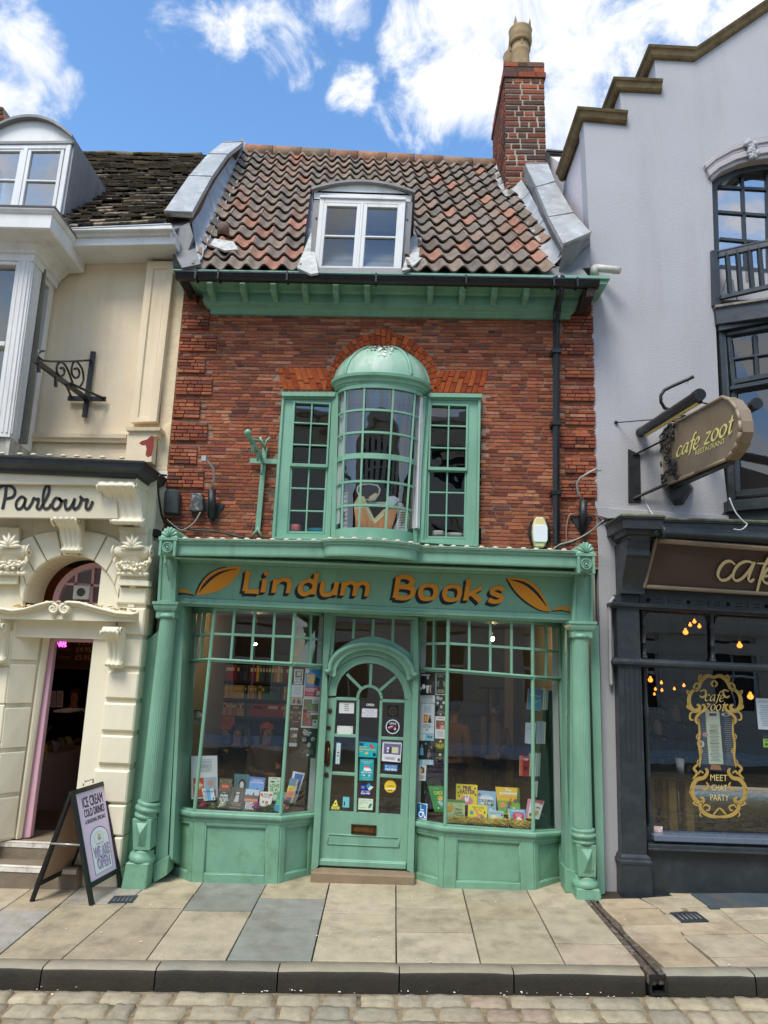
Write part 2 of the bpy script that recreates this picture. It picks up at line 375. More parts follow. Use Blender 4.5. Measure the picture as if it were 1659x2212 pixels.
rr=[((1290,76),(1380,74),(1420,94),(1304,98)),((1384,74),(1500,66),(1545,92),(1424,96)),((1304,98),(1422,97),(1460,130),(1342,133)),((1424,97),(1470,95),(1478,100),(1440,110)),((1342,133),(1460,130),(1480,147),(1350,150)),((1350,150),(1470,147),(1488,170),(1376,172)),((1376,172),(1490,170),(1550,222),(1434,224)),((1430,110),(1545,104),(1580,124),(1452,128)),((1455,129),(1580,125),(1620,150),(1478,154)),((1472,154),(1622,151),(1700,198),(1533,202)),((1534,203),(1700,199),(1740,221),(1554,222)),((1548,92),(1680,90),(1740,115),(1585,124)),((1583,125),(1745,117),(1790,150),(1622,150)),((1625,152),(1795,152),(1860,185),(1672,182)),((1700,186),(1860,185),(1920,220),(1748,221))]
rc=[PNK[0],TAN[0],PNK[1],PNK[2],PNK[2],PNK[0],PNK[1],TAN[2],PNK[0],TAN[0],TAN[4],TAN[2],TAN[1],PNK[2],TAN[0]]
for q,c in zip(rr,rc):slab([G(S(*p))for p in(q[3],q[2],q[1],q[0])],c)
for i,x in enumerate((-3.9,-4.7,-5.5)):slab([V((x-.78,-1.6,0)),V((x,-1.6,0)),V((x,.5,0)),V((x-.78,.5,0))],TAN[i])
slab([V((-3.95,-1.64,0)),V((-2.6,-1.6,0)),V((-2.6,.25,0)),V((-3.95,.25,0))],TAN[3],lift=-.009);slab([V((2.3,-1.42,0)),V((3.7,-1.38,0)),V((3.7,.2,0)),V((2.3,.2,0))],TAN[1],lift=-.009)
for i,x in enumerate((3.6,4.4,5.2)):slab([V((x,-1.42,0)),V((x+.78,-1.4,0)),V((x+.78,.4,0)),V((x,.4,0))],TAN[i])
build(mb,'pavement',stonem,kind='structure')
mb=MB()
xs=[-7,-6,-5,-4,-3.2,G(D(92,2087)).x,G(D(337,2090)).x,G(D(600,2095)).x,G(D(863,2100)).x,G(D(1112,2104)).x,G(D(1398,2107)).x]
xr=[G(D(1440,2106)).x,G(D(1632,2105)).x,3.2,4.1,5,6,7]
def kerb(x0,x1):
 g=.004;c=jig(random.choice([(150,142,122),(160,150,130),(146,140,124)]))
 prof=[(.115,-.01),(.112,0),(.02,-.004),(.006,-.014),(0,-.026),(-.002,-.06),(-.004,-.14),(-.004,-.3)]
 def pt(x,o,z):p=kpt(x);return V((x,p.y+o,gz(x,p.y)+z))
 n=6;vs=[]
 for i in range(n+1):
  x=x0+g+(x1-x0-2*g)*i/n;w=random.uniform(-.003,.003)if 0<i<n else 0
  for k,(o,z)in enumerate(prof):vs.append(pt(x,o+w,z+w*.6-(.004 if i in(0,n)else 0)))
 k=len(prof)
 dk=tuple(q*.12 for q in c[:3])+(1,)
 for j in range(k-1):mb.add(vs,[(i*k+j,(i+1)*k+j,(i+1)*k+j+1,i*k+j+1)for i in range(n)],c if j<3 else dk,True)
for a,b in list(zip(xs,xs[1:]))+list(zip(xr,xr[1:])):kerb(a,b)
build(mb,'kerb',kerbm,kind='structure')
mb=MB();y=0;SC=[(168,157,132),(162,152,128),(154,146,126),(174,161,134),(166,148,126),(156,138,120),(146,140,124),(176,166,142)]
mb2=MB()
row=0;off=.02
def dome(cx,cy,w,d,col,zb):
 nx,ny=8,6;rot=random.uniform(-.05,.05);sk=random.uniform(-.03,.03);h=random.uniform(.010,.020);tl=random.uniform(-.02,.02);tm=random.uniform(-.03,.03)
 vs=[]
 ph=random.uniform(0,6)
 for j in range(ny+1):
  for i in range(nx+1):
   a=i/nx*2-1;b=j/ny*2-1
   e=1-max(abs(a)**12,abs(b)**10)
   ca=a*(1-.05*abs(b)**3)*(1+.03*math.sin(ph+3*b));cb=b*(1-.07*abs(a)**3)*(1+.05*math.sin(ph+4*a))
   x=ca*w/2;yy=cb*d/2
   x,yy=x-yy*rot,yy+x*(rot+sk)
   z=h*(e**.5)+tl*a*w*.5+tm*b*d*.5+.002*math.sin(7*a+ph)
   if i in(0,nx)or j in(0,ny):z=-.03
   elif i in(1,nx-1)or j in(1,ny-1):z-=.004;x*=1.16 if i in(1,nx-1)else 1;yy*=1.25 if j in(1,ny-1)else 1
   X,Y=cx+x,cy+yy
   vs.append((X,Y,gz(X,Y)+zb+z))
 mb.add(vs,[(j*(nx+1)+i,j*(nx+1)+i+1,(j+1)*(nx+1)+i+1,(j+1)*(nx+1)+i)for j in range(ny)for i in range(nx)],col,True)
while off<3.2:
 d=random.uniform(.135,.18)if row else.15
 x=-4.6+random.uniform(0,.15)
 while x<4.6:
  w=random.choice([random.uniform(.16,.24),random.uniform(.24,.36),random.uniform(.22,.32)])
  if x>1.75 or random.random()<.10:w=random.uniform(.13,.22)
  c=kpt(x+w/2);cyy=c.y-off-d/2+random.uniform(-.006,.006)
  col=jig(random.choice(SC[:4]if random.random()<.62 else SC),.10)
  dome(x+w/2,cyy,w-.006,d-.007,col,-.128)
  x+=w
 off+=d;row+=1
build(mb,'road',settm,kind='structure')
mb=MB();mb.grid(lambda u,v:(lambda x:V((x,kpt(x).y*(1-v)-v*9+.02*(1-v),gz(x,kpt(x).y*(1-v)-v*9)-.131)))(-14+28*u),4,4)
build(mb,'road_bed',groutm,kind='structure')
mb=MB()
for i in range(90):
 if random.random()<.5:x=random.uniform(-2.4,2.6);yy=random.uniform(-1.5,-.2)
 else:x=random.choice([-2.,-.6,-.1,.3,.8,1.1,1.5])+random.gauss(0,.12);yy=kpt(x).y-abs(random.gauss(.03,.03));
 z=gz(x,yy)+(.003 if yy>kpt(x).y else-.108);r=random.uniform(.003,.009)
 mb.add([(x+r*math.cos(a)*random.uniform(.7,1.2),yy+r*math.sin(a),z+random.uniform(0,.003))for a in(0,1.2,2.5,3.8,5)],[(0,1,2,3,4)],lin((235,225,215)))
build(mb,'fallen_petals',colorm,label='small white petals and specks scattered over the paving and gutter',cat='petals',kind='stuff')
ch=thing('drain_channel','rusty cast iron drainage channel running across the pavement to the kerb','drain')
a0,a1=G(D(1264,1946)),G(D(1402,2107));b0,b1=G(D(1283,1945)),G(D(1438,2106))
rust=M_('rusty_iron',(92,80,68),.75,metal=.2,var=.5,vscale=30,bump=.8,bscale=60,dirt=(200,190,180),dscale=22,damt=.5)
def lerp(p,q,t):return p*(1-t)+q*t
mb=MB();mb.prism([lerp(a0,b0,.0)+V((0,0,.006)),lerp(a1,b1,.0)+V((0,0,.006)),lerp(a1,b1,.40)+V((0,0,.006)),lerp(a0,b0,.40)+V((0,0,.006))],V((0,0,-.06)))
build(mb,'channel_flange',rust,ch)
mb=MB();mb.prism([lerp(a0,b0,.60)+V((0,0,.006)),lerp(a1,b1,.60)+V((0,0,.006)),lerp(a1,b1,1)+V((0,0,.006)),lerp(a0,b0,1)+V((0,0,.006))],V((0,0,-.06)))
build(mb,'channel_flange',rust,ch)
mb=MB();mb.prism([lerp(a0,b0,.39)-V((0,0,.02)),lerp(a1,b1,.39)-V((0,0,.02)),lerp(a1,b1,.61)-V((0,0,.02)),lerp(a0,b0,.61)-V((0,0,.02))],V((0,0,-.03)))
build(mb,'channel_bed',iron,ch)
mb=MB();f=a1+V((0,-.012,0));g=b1+V((0,-.012,0));zz=V((0,0,1))
for(p,q,z0,z1)in((f,lerp(f,g,.12),-.11,.002),(lerp(f,g,.88),g,-.11,.002),(lerp(f,g,.12),lerp(f,g,.88),-.11,-.095),(lerp(f,g,.12),lerp(f,g,.88),-.018,.002)):
 mb.prism([p+zz*z0,q+zz*z0,q+zz*z1,p+zz*z1],V((0,.1,0)))
mb.prism([lerp(f,g,.1)-zz*.1+V((0,.08,0)),lerp(f,g,.9)-zz*.1+V((0,.08,0)),lerp(f,g,.9)-zz*.01+V((0,.08,0)),lerp(f,g,.1)-zz*.01+V((0,.08,0))],V((0,.01,0)))
build(mb,'outlet',iron,ch)
def cover(pts,label,bars,off=0):
 c=thing('drain_cover',label,'drain cover',G(S(*pts[0])if isinstance(pts[0],tuple)else pts[0]),'square covers set in the paving')
 ps=[G(S(*p))for p in pts];mb=MB();mb.prism([p+V((0,0,.005))for p in ps],V((0,0,-.02)));build(mb,'plate',slate_c,c)
 mb=MB();q=ps
 for i in range(bars):
  t=(i+1)/(bars+1)
  a=lerp(lerp(q[0],q[1],t),lerp(q[3],q[2],t),.25);b=lerp(lerp(q[0],q[1],t),lerp(q[3],q[2],t),.75)
  mb.tube([a+V((0,0,.006)),b+V((0,0,.006))],.003,5)
 build(mb,'ribs',M_('cover_rib',(150,150,148),.6),c)
slate_c=M_('cover_plate',(62,68,72),.5,metal=.3,var=.3,vscale=20,bump=.3)
cover(((247,71),(299,70),(286,86),(232,87)),'dark square cover in the paving beside the sandwich board',5)
cover(((1447,107),(1504,105),(1532,126),(1474,129)),'dark grid cover in the paving outside the dark cafe front',5)
mb=MB();mb.prism([G(S(*p))+V((0,0,.006))for p in((1492,67),(1760,62),(1790,92),(1535,97))],V((0,0,-.03)),lin((70,80,86)))
build(mb,'threshold_slab',stonem,kind='structure')
# bookshop: building root and brick front
shop=thing('bookshop_building','narrow red brick bookshop with pantiled roof, oriel window and mint green shopfront','building',(0,0,0))
BR=[(168,102,74),(162,92,66),(150,84,64),(176,110,80),(142,80,64),(166,96,68),(130,76,64),(172,104,76),(156,90,68),(122,80,70),(180,122,96)]
def bricks(mb,q,rh,bl,skip=None,off=None,pal=BR,gap=.0065,depth=.03,dark=.12):
 rows=int(round(q.h/rh));w=q.w
 for r in range(rows):
  v0,v1=r/rows,(r+1)/rows;header=(r%2==1)
  u=-random.uniform(0,.5)*bl/w
  while u<1:
   L_=(bl if random.random()<(.75 if not header else.35)else bl*.5)*random.uniform(.88,1.1)
   u1=min(u+L_/w,1.0);a=max(u,0)
   if 1-u1<.25*bl/w:u1=1.0
   if u1-a>.02/w*1.2:
    cm=q((a+u1)/2,(v0+v1)/2)
    if not(skip and skip(cm)):
     o=(off(cm)if off else 0)
     ga=gap*random.uniform(.8,1.3)/w/2;gv=gap*random.uniform(1.0,1.5)/q.h/2
     d=o+random.uniform(-.001,.001)
     j=lambda:random.uniform(-.001,.001)
     fr=[q(a+ga,v0+gv+j(),d+j()*1.5),q(u1-ga,v0+gv+j(),d+j()*1.5),q(u1-ga,v1-gv+j(),d),q(a+ga,v1-gv+j(),d)]
     c=random.choice(pal);k=random.uniform(.82,1.16)
     if random.random()<dark:k*=.68
     c=lin(c);c=(c[0]*k,c[1]*k*random.uniform(.92,1.08),c[2]*k,1)
     mb.cbox(fr,-q.n*(depth+o),.0015,c)
   u=u1
wallq=qpx(D(344,1195),D(1293,1222),D(1281,630),D(398,624),0)
ARC,AR0,AR1=Fc(843,505),272*.3637,345*.3637
def inpoly(p,poly):
 x,y=p;r=False;n=len(poly)
 for i in range(n):
  (x0,y0),(x1,y1)=poly[i],poly[(i+1)%n]
  if(y0>y)!=(y1>y)and x<(x1-x0)*(y-y0)/(y1-y0)+x0:r=not r
 return r
def topx(p):
 d=RM.transposed()@(p-CAM);return(CX+F*d.x/-d.z,CY-F*d.y/-d.z)
flatL=[Fc(212,370),Fc(505,372),Fc(560,508),Fc(246,506)];flatR=[Fc(1180,386),Fc(1468,388),Fc(1432,528),Fc(1128,524)];key=[Fc(793,138),Fc(895,138),Fc(880,264),Fc(808,264)]
winarea=[Fc(238,515),Fc(1432,525),Fc(1410,1440),Fc(182,1395)]
def skip(p):
 u=topx(p)
 if inpoly(u,winarea)or inpoly(u,flatL)or inpoly(u,flatR)or inpoly(u,key):return True
 r=math.hypot(u[0]-ARC[0],u[1]-ARC[1]);return r<AR1 and u[1]<ARC[1]+6
lq=[(50,155,1365),(195,300,1415),(335,440,1340),(470,585,1385),(615,735,1305),(765,885,1355),(915,1035,1285),(1070,1190,1330)]
rq=[(70,180,355),(232,318,340),(378,466,365),(520,615,335),(672,768,365),(820,915,335),(975,1075,365),(1125,1232,338)]
def inq(u):
 for a,b,x in lq:
  if E(0,a-3)[1]<u[1]<E(0,b+3)[1]and u[0]<E(x,a)[0]:return True
 for a,b,x in rq:
  if H(0,a-3)[1]<u[1]<H(0,b+3)[1]and u[0]>H(x,a)[0]:return True
 return False
mb=MB();bricks(mb,wallq,.034,.155,lambda p:skip(p)or inq(topx(p)))
def edge(c_,y,left):
 v=c_(0,y)[1];t=(1195-v)/(1195-624);return 344+(398-344)*t if left else 1293+(1281-1293)*t
for a,b,x in lq:
 ya,yb=E(0,a)[1],E(0,b)[1];xe=E(x,a)[0];q_=Quad(P((edge(E,b,1),yb),-.02),P((xe-1,yb+1.5),-.02),P((xe+1,ya+1.5),-.02),P((edge(E,a,1),ya),-.02));bricks(mb,q_,.035,.15,depth=.04)
for a,b,x in rq:
 ya,yb=H(0,a)[1],H(0,b)[1];xe=H(x,a)[0];q_=Quad(P((xe,yb-1),-.02),P((edge(H,b,0),yb),-.02),P((edge(H,a,0),ya),-.02),P((xe,ya-1),-.02));bricks(mb,q_,.035,.15,depth=.04)
OR_=[(186,92,50),(178,84,46),(192,100,56),(168,78,46)]
def vous(p0,p1,p2,p3,n,rows=2,dd=.004):
 for i in range(n):
  t0,t1=i/n,(i+1)/n
  sp=random.choice([.45,.5,.6,.4])if i%2 else random.choice([.3,.7,.65])
  for(r0,r1)in((0,sp),(sp,1)):
   f=lambda t,r:P((p0(t)[0]*(1-r)+p1(t)[0]*r,p0(t)[1]*(1-r)+p1(t)[1]*r),-dd)
   e=.05;er=.02
   fr=[f(t0+e/n,r0+er),f(t1-e/n,r0+er),f(t1-e/n,r1-er),f(t0+e/n,r1-er)]
   c=lin(random.choice(OR_));k=random.uniform(.75,1.15);mb.cbox(fr,V((0,.035,0)),.003,(c[0]*k,c[1]*k,c[2]*k,1))
arcp=lambda r:(lambda t:(ARC[0]-r*math.cos(math.pi*t),ARC[1]-r*math.sin(math.pi*t)))
def seg(a,b):return lambda t:(a[0]*(1-t)+b[0]*t,a[1]*(1-t)+b[1]*t)
vous(arcp(AR0),arcp(AR1),None,None,29)
vous(seg(flatL[3],flatL[2]),seg(flatL[0],flatL[1]),None,None,9);vous(seg(flatR[3],flatR[2]),seg(flatR[0],flatR[1]),None,None,9)
vous(seg(key[3],key[2]),seg(key[0],key[1]),None,None,3,dd=.014)
build(mb,'brick_face',brickm,shop,recalc=True)
mb=MB()
core=[P(p,.007)for p in(D(338,1205),D(398,600),D(1284,600),D(1296,1230))]
wl_=[P(Fc(240,1420),.007),P(Fc(240,540),.007),P(Fc(1425,545),.007),P(Fc(1425,1440),.007)]
vs=core+wl_
for a,b,c,d in((0,1,5,4),(1,2,6,5),(2,3,7,6),(3,0,4,7)):mb.prism([vs[a],vs[b],vs[c],vs[d]],V((0,.2,0)))
build(mb,'wall_core',mortar,shop)
mb=MB();X0,X1=-2.12,1.74
mb.box((X0,.24,-.62),(-.25,4.6,-.45));build(mb,'shop_floor',floorw,shop);mb=MB();mb.box((-.25,.24,-.62),(X1,4.6,-.25));build(mb,'shop_floor',floorw,shop)
mb=MB();mb.box((X0,.24,2.34),(X1,4.6,2.50));build(mb,'shop_ceiling',inner,shop);mb=MB();mb.box((X0,4.6,-.6),(X1,4.7,8.6));build(mb,'back_wall',inner,shop)
for a_ in((X0-.02,X0+.02),(X1-.02,X1+.04)):
 mb=MB();mb.box((a_[0],.03,-.6),(a_[1],4.6,5.3));build(mb,'side_wall',inner,shop)
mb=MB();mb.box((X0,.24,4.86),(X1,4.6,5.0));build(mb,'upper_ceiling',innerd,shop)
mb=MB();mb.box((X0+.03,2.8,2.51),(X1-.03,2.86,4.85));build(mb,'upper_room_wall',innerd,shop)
# roof
ze,Ye,mr_=5.40,-.30,1.214
eL,eR=P(B(60,550),Ye),P(B(1582,562),Ye)
rL,rR=P(B(262,90),2.5),P(B(1240,150),2.5)
RQ=Quad(eL,eR,rR,rL)
roof=build((lambda m:(m.prism([eL-RQ.n*.03,eR-RQ.n*.03,rR-RQ.n*.03,rL-RQ.n*.03],-RQ.n*.08),m)[1])(MB()),'roof_deck',leadd,shop)
mb=MB()
for a,b in((rL,rR),):mb.prism([a,b,b+V((0,2.4,-2.9)),a+V((0,2.4,-2.9))],V((0,-.05,-.08)))
build(mb,'rear_slope',leadd,shop)
PT=[(134,120,106),(130,117,105),(126,114,104),(140,119,104),(122,111,101),(142,124,107),(116,107,97),(144,117,101),(130,119,107)]
def pantiles(q,cols,rows,skipf=None,amp=.033,lift=.040):
 tw=q.w/cols;th=q.h/rows;mb=MB();ns=9
 for r in range(rows):
  for c in range(cols):
   u0=c/cols;v0=r/rows;cm=q(u0+.5/cols,v0+.5/rows)
   if skipf and skipf(topx(cm)):continue
   dv=random.uniform(-.006,.006);dl=random.uniform(-.004,.006);du=random.uniform(-.0015,.0015)
   k=random.uniform(.8,1.1)*(.85 if random.random()<.15 else 1);cc=lin(random.choice(PT));
   fx=(v0<.35 and u0<.4)
   if random.random()<(.22 if u0>.82 or fx else.04):cc=lin((164,118,98))
   col=(cc[0]*k,cc[1]*k,cc[2]*k,1)
   vs=[]
   for j,(vv,hh)in enumerate(((-.012/q.h*1.5,lift),(.5/rows,lift*.55),(1.12/rows,.0))):
    for i in range(ns+1):
     s=i/ns*1.12-.06
     h=amp*math.cos(2*math.pi*(s-.02))*(1 if True else 0)
     h=amp*(.5+.5*math.cos(2*math.pi*s))**1.3*1.7-amp*.7
     vs.append(q(u0+s/cols+du,v0+vv+dv/q.h,h+hh+dl))
   n=ns+1
   fs=[(j*n+i,j*n+i+1,(j+1)*n+i+1,(j+1)*n+i)for j in range(2)for i in range(ns)]
   mb.add(vs,fs,col,True)
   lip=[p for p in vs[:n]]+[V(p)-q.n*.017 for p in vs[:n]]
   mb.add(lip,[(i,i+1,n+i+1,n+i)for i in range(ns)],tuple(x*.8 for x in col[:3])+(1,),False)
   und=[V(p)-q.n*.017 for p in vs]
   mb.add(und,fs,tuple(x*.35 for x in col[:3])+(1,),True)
 return mb
dorm_skip=[B(505,560),B(520,250),B(905,250),B(880,570)]
chim_skip=[B(1195,100),B(1195,190),B(1240,262),B(1330,250),B(1420,560),B(1700,560),B(1700,100)]
def tskip(u):return inpoly(u,dorm_skip)or(inpoly(u,chim_skip)and u[0]>B(1225,0)[0]+(u[1]-B(0,165)[1])*.47+8)
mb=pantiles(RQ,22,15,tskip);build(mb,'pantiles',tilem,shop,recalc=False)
mb=MB()
for i in range(9):
 a=lerp(rL,rR,i/9);b=lerp(rL,rR,(i+1)/9)
 a=a+V((.004,0,.0));k=random.uniform(.8,1.1);cc=lin(random.choice([(160,118,94),(150,120,98),(134,120,100)]))
 mb.lathe(a+V((0,0,-.03)),b+V((-.004,0,-.03+random.uniform(-.004,.004))),[(0,.095),(0,.11),(1,.11),(1,.095)],14,(cc[0]*k,cc[1]*k,cc[2]*k,1),ref=(0,1,0))
build(mb,'ridge_tiles',tilem,shop)
mb=MB();mb.grid(lambda u,v:lerp(rL,rR,u)+V((0,-.03-.11*v-.012*math.sin(40*u),-.02-.17*v)),60,3);build(mb,'ridge_mortar',M_('ridge_mortar',(130,112,92),.95,var=.4,vscale=14,bump=1,bscale=30,spec=.1,dirt=(84,84,56),dscale=7,damt=.8),shop)
def on_roof(uv,h=0):return PP(uv,RQ.a+RQ.n*h,RQ.n)
def leadstrip(pts_in,pts_out,h,nm,mat,t=.02,seams=3,parent=None,thick=True):
 mb=MB();n=len(pts_in)
 for i in range(n-1):
  a0,a1,b0,b1=pts_in[i],pts_in[i+1],pts_out[i],pts_out[i+1]
  mb.prism([a0,b0,b1,a1],-RQ.n*t)
 for i in range(n):
  mb.tube([pts_in[i]+RQ.n*.004,pts_out[i]+RQ.n*.004],.008,6)
 return build(mb,nm,mat,parent or shop)
hc=.34
li=[on_roof(p,hc)for p in(A(1252,725),A(1382,490),A(1484,345),A(1588,262))]
lo=[on_roof(p,hc)for p in(A(1072,715),A(1235,483),A(1360,340),A(1452,268))]
leadstrip(li,lo,hc,'parapet_capping',lead,.05)
mb=MB();bi=[p-RQ.n*.02+V((-.02,0,0))for p in li];bb=[on_roof(p,-.04)for p in(A(1262,870),A(1380,690),A(1480,500),A(1592,310))];bo=[p-RQ.n*.02+V((.02,0,0))for p in lo];bo2=[p-RQ.n*(hc+.15)for p in bo]
for i in range(3):
 mb.add([bi[i],bi[i+1],bb[i+1],bb[i]],[(0,1,2,3)]);mb.add([bo[i],bo[i+1],bo2[i+1],bo2[i]],[(0,1,2,3)])
mb.add([bi[0],bb[0],bo2[0],bo[0]],[(0,1,2,3)])
mb.add([bi[3],bb[3],bo2[3],bo[3]],[(0,1,2,3)])
build(mb,'parapet_wall',rubble,shop,recalc=False)
def flash(pin,pout,nm,mat,rise=.16,ns=6,par=None):
 mb=MB();n=len(pin)
 def f(u,v):
  k=v*(n-1);i=min(int(k),n-2);t=k-i
  a=lerp(pin[i],pin[i+1],t);b=lerp(pout[i],pout[i+1],t)
  return lerp(a,b,u)+RQ.n*(rise*(1-u)**2.2+.055*math.sin(math.pi*u)*0+.02+.012*u*math.sin(90*v))
 mb.grid(f,ns,60)
 for i in range(1,n-1):
  mb.tube([f(u/6,i/(n-1))+RQ.n*.004 for u in range(7)],.006,5)
 return build(mb,nm,mat,par or shop,recalc=False)
flash([on_roof(p,.03)for p in(A(1262,860),A(1375,690),A(1478,500),A(1590,310))],[on_roof(p,.03)for p in(A(1300,1078),A(1420,790),A(1540,560),A(1668,330))],'parapet_flashing',lead,.14)
mb=MB();mb.prism([on_roof(p,.06)for p in(A(1145,1000),A(1262,850),A(1310,1060),A(1190,1085))],-RQ.n*.03);mb.prism([on_roof(p,.22)for p in(A(1050,795),A(1072,715),A(1252,725),A(1240,790),A(1140,835))],-RQ.n*.02)
mb.prism([P(p,-.12)for p in(A(1130,1075),A(1125,840),A(1235,790),A(1262,880),A(1190,1085))],V((0,.05,0)))
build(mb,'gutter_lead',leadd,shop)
ri=[on_roof(p,.30)for p in(B(1482,450),B(1425,345),B(1378,230),B(1335,142))]
ro=[on_roof(p,.30)for p in(B(1588,405),B(1520,330),B(1450,210),B(1422,140))]
leadstrip(ri,ro,.3,'parapet_capping',lead,.05)
rpin=[on_roof(p,-.03)for p in(B(1478,530),B(1400,400),B(1345,290),B(1290,200))]
mb=MB()
for i in range(3):
 a,b=ri[i]-RQ.n*.02,ri[i+1]-RQ.n*.02
 c_,d_=rpin[i+1],rpin[i];mb.add([a,b,c_,d_],[(0,1,2,3)])
 a,b=ro[i]-RQ.n*.02,ro[i+1]-RQ.n*.02;mb.add([a,b,b-RQ.n*.5,a-RQ.n*.5],[(0,1,2,3)])
mb.add([ri[0]-RQ.n*.02,ro[0]-RQ.n*.02,ro[0]-RQ.n*.40,ri[0]-RQ.n*.40],[(0,1,2,3)])
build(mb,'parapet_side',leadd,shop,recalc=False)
flash([on_roof(p,.03)for p in(B(1480,525),B(1400,400),B(1345,290),B(1290,200),B(1240,150))],[on_roof(p,.03)for p in(B(1425,548),B(1350,400),B(1310,290),B(1240,262),B(1210,165))],'parapet_flashing',lead,.10)
mb=MB()
mb.prism([P(p,-.10)for p in(B(1455,520),B(1478,455),B(1520,500),B(1585,420),B(1585,540),B(1480,548))],V((0,.05,0)))
mb.prism([P(p,-.14)for p in(B(1490,498),B(1500,470),B(1580,408),B(1586,440),B(1525,500))],V((0,.03,0)))
build(mb,'gutter_lead',leadd,shop)
wlead=M_('weathered_lead',(188,188,182),.6,metal=.1,var=.3,vscale=8,bump=.5,bscale=20,dirt=(110,110,104),dscale=12,damt=.7)
mb=MB()
for pl in([B(458,540),B(512,405),B(540,560),B(512,565)],[B(862,552),B(900,420),B(935,415),B(942,500),B(890,545)],[B(125,452),B(140,428),B(215,440),B(232,470),B(180,474)]):
 mb=MB();mb.prism([on_roof(p,.085)for p in pl],-RQ.n*.02);build(mb,'lead_patch',wlead,shop)
if 0:build(mb,'x',M_('weathered_lead_',(188,188,182),.6,metal=.1,var=.3,vscale=8,bump=.5,bscale=20,dirt=(110,110,104),dscale=12,damt=.7),shop)
mb=MB();c=on_roof(B(174,420),.05);mb.lathe(c,c+V((0,-.01,.13)),[(0,.05),(0,.062),(.9,.058),(1,.05),(1,.0)],14);build(mb,'vent_stub',M_('stub_clay',(120,96,84),.9),shop)
# dormer window
dm=MB();Yd=-.13
def dz(a,b):return P(B(a,b),Yd)
dormer=build((lambda m:(m.prism([dz(524,245),dz(900,257),dz(893,290),dz(524,280)],V((0,1.6,0))),m)[1])(MB()),'dormer',white,shop)
arc=[]
bl_,br_=dz(524,252),dz(902,264);topm=dz(713,222)
def arcpt(u,k=0):
 base=lerp(bl_,br_,u);h=(topm.z-(bl_.z+br_.z)/2)
 return base+V((0,0,h*(1-(2*u-1)**2)))
mb=MB();n=14
mb.prism([arcpt(i/n)for i in range(n+1)],V((0,1.7,0)));build(mb,'gable_board',white,dormer)
mb=MB()
lo_=lambda u:arcpt(u)+V(((u-.5)*.05,-.05,0))
for i in range(n):
 a,b=lo_(i/n),lo_((i+1)/n);mb.prism([a,b,b+V((0,0,.024)),a+V((0,0,.024))],V((0,1.9,0)))
build(mb,'dormer_roof',leadd,dormer)
mb=MB()
mb.prism([dz(524,276),dz(548,277),dz(527,562),dz(505,545)],V((0,1.7,0)))
mb.prism([dz(872,286),dz(902,288),dz(886,535),dz(860,566)],V((0,1.7,0)))
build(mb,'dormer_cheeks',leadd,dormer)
mb=MB()
for p in((532,350),(522,520),(882,355),(876,515)):mb=MB();mb.sphere(dz(*p)+V((0,-.005,0)),.010,8);build(mb,'lead_nail',leadd,dormer)
q=Quad(dz(522,562),dz(858,567),dz(876,290),dz(548,281))
mb=MB();q.frame(mb,.045,.03,-.05,wb=.03);q.rect(mb,.0,1.0,1.0,1.035,.045,-.05);q.rect(mb,.485,.03,.515,.97,.032,-.05)
build(mb,'window_frame',white,dormer,bev=.004)
for k,(u0,u1)in enumerate(((.045,.485),(.515,.955))):
 sq=Quad(q(u0,.035,.015),q(u1,.035,.015),q(u1,.95,.015),q(u0,.95,.015))
 mb=MB();sq.frame(mb,.038,.012,-.03);sq.bar(mb,(.08,.5),(.92,.5),.018,.010,-.02);sash=build(mb,'casement',white,dormer,bev=.003)
 mb=MB();mb.add([sq(.03,.03,-.012),sq(.97,.03,-.012),sq(.97,.97,-.012),sq(.03,.97,-.012)],[(0,1,2,3)]);build(mb,'glass',winglass,dormer)
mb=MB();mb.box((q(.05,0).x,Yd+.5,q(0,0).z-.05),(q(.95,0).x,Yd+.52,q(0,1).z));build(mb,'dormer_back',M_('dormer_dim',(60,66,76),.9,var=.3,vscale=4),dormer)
# eaves cornice, brackets, gutter, downpipe
c0,c1=P(B(150,722),0),P(B(1510,742),0);c1 .x=P(B(1515,705),0).x
c0 .y=c1 .y=.0
cp=[V((c0 .x-.02,.12,c0 .z)),V((c0 .x-.02,0,c0 .z)),V((c1 .x,0,c1 .z)),V((c1 .x,.12,c1 .z))]
cp[2].x-=.06;cp[3].x-=.06
prof=[(0,-.005),(.035,-.005),(.035,.03),(.05,.045),(.085,.06),(.09,.085),(.10,.09),(.10,.185),(.125,.20),(.31,.215),(.31,.25),(.335,.258),(.335,.285),(.0,.295)]
mb=MB();mb.mould(cp,prof)
cornice=build(mb,'eaves_cornice',green,shop)
for i,x in enumerate((128,253,370,490,608,728,970,1093,1215,1337)):
 p=P(B(x,650),-.2);w=.042;zt=lerp(c0,c1,(p.x-c0 .x)/(c1 .x-c0 .x)).z+.213
 mb=MB();pr=[(-.295,0),(-.295,-.045),(-.27,-.06),(-.255,-.095),(-.20,-.11),(-.15,-.115),(-.098,-.135),(-.098,0)]
 mb.prism([V((p.x-w/1.6,y,zt+z))for y,z in pr],V((w*1.25,0,0)))
 mb.prism([V((p.x-w*.8,y,zt+z))for y,z in((-.302,.002),(-.302,-.018),(-.1,-.018),(-.1,.002))],V((w*1.6,0,0)))
 build(mb,'cornice_bracket',green,shop,bev=.004)
g0,g1=P(B(-10,556),-.44),P(B(1622,588),-.44)
mb=MB()
hp=[(math.cos(a)*.055,math.sin(a)*.058)for a in[math.pi*i/8 for i in range(8,17)]]
pa=lambda y,z,p:V((p.x,p.y+.055+y,p.z+z))
seg_=1
vs=[pa(y,z,g0)for y,z in hp]+[pa(y,z,g1)for y,z in hp];k=len(hp)
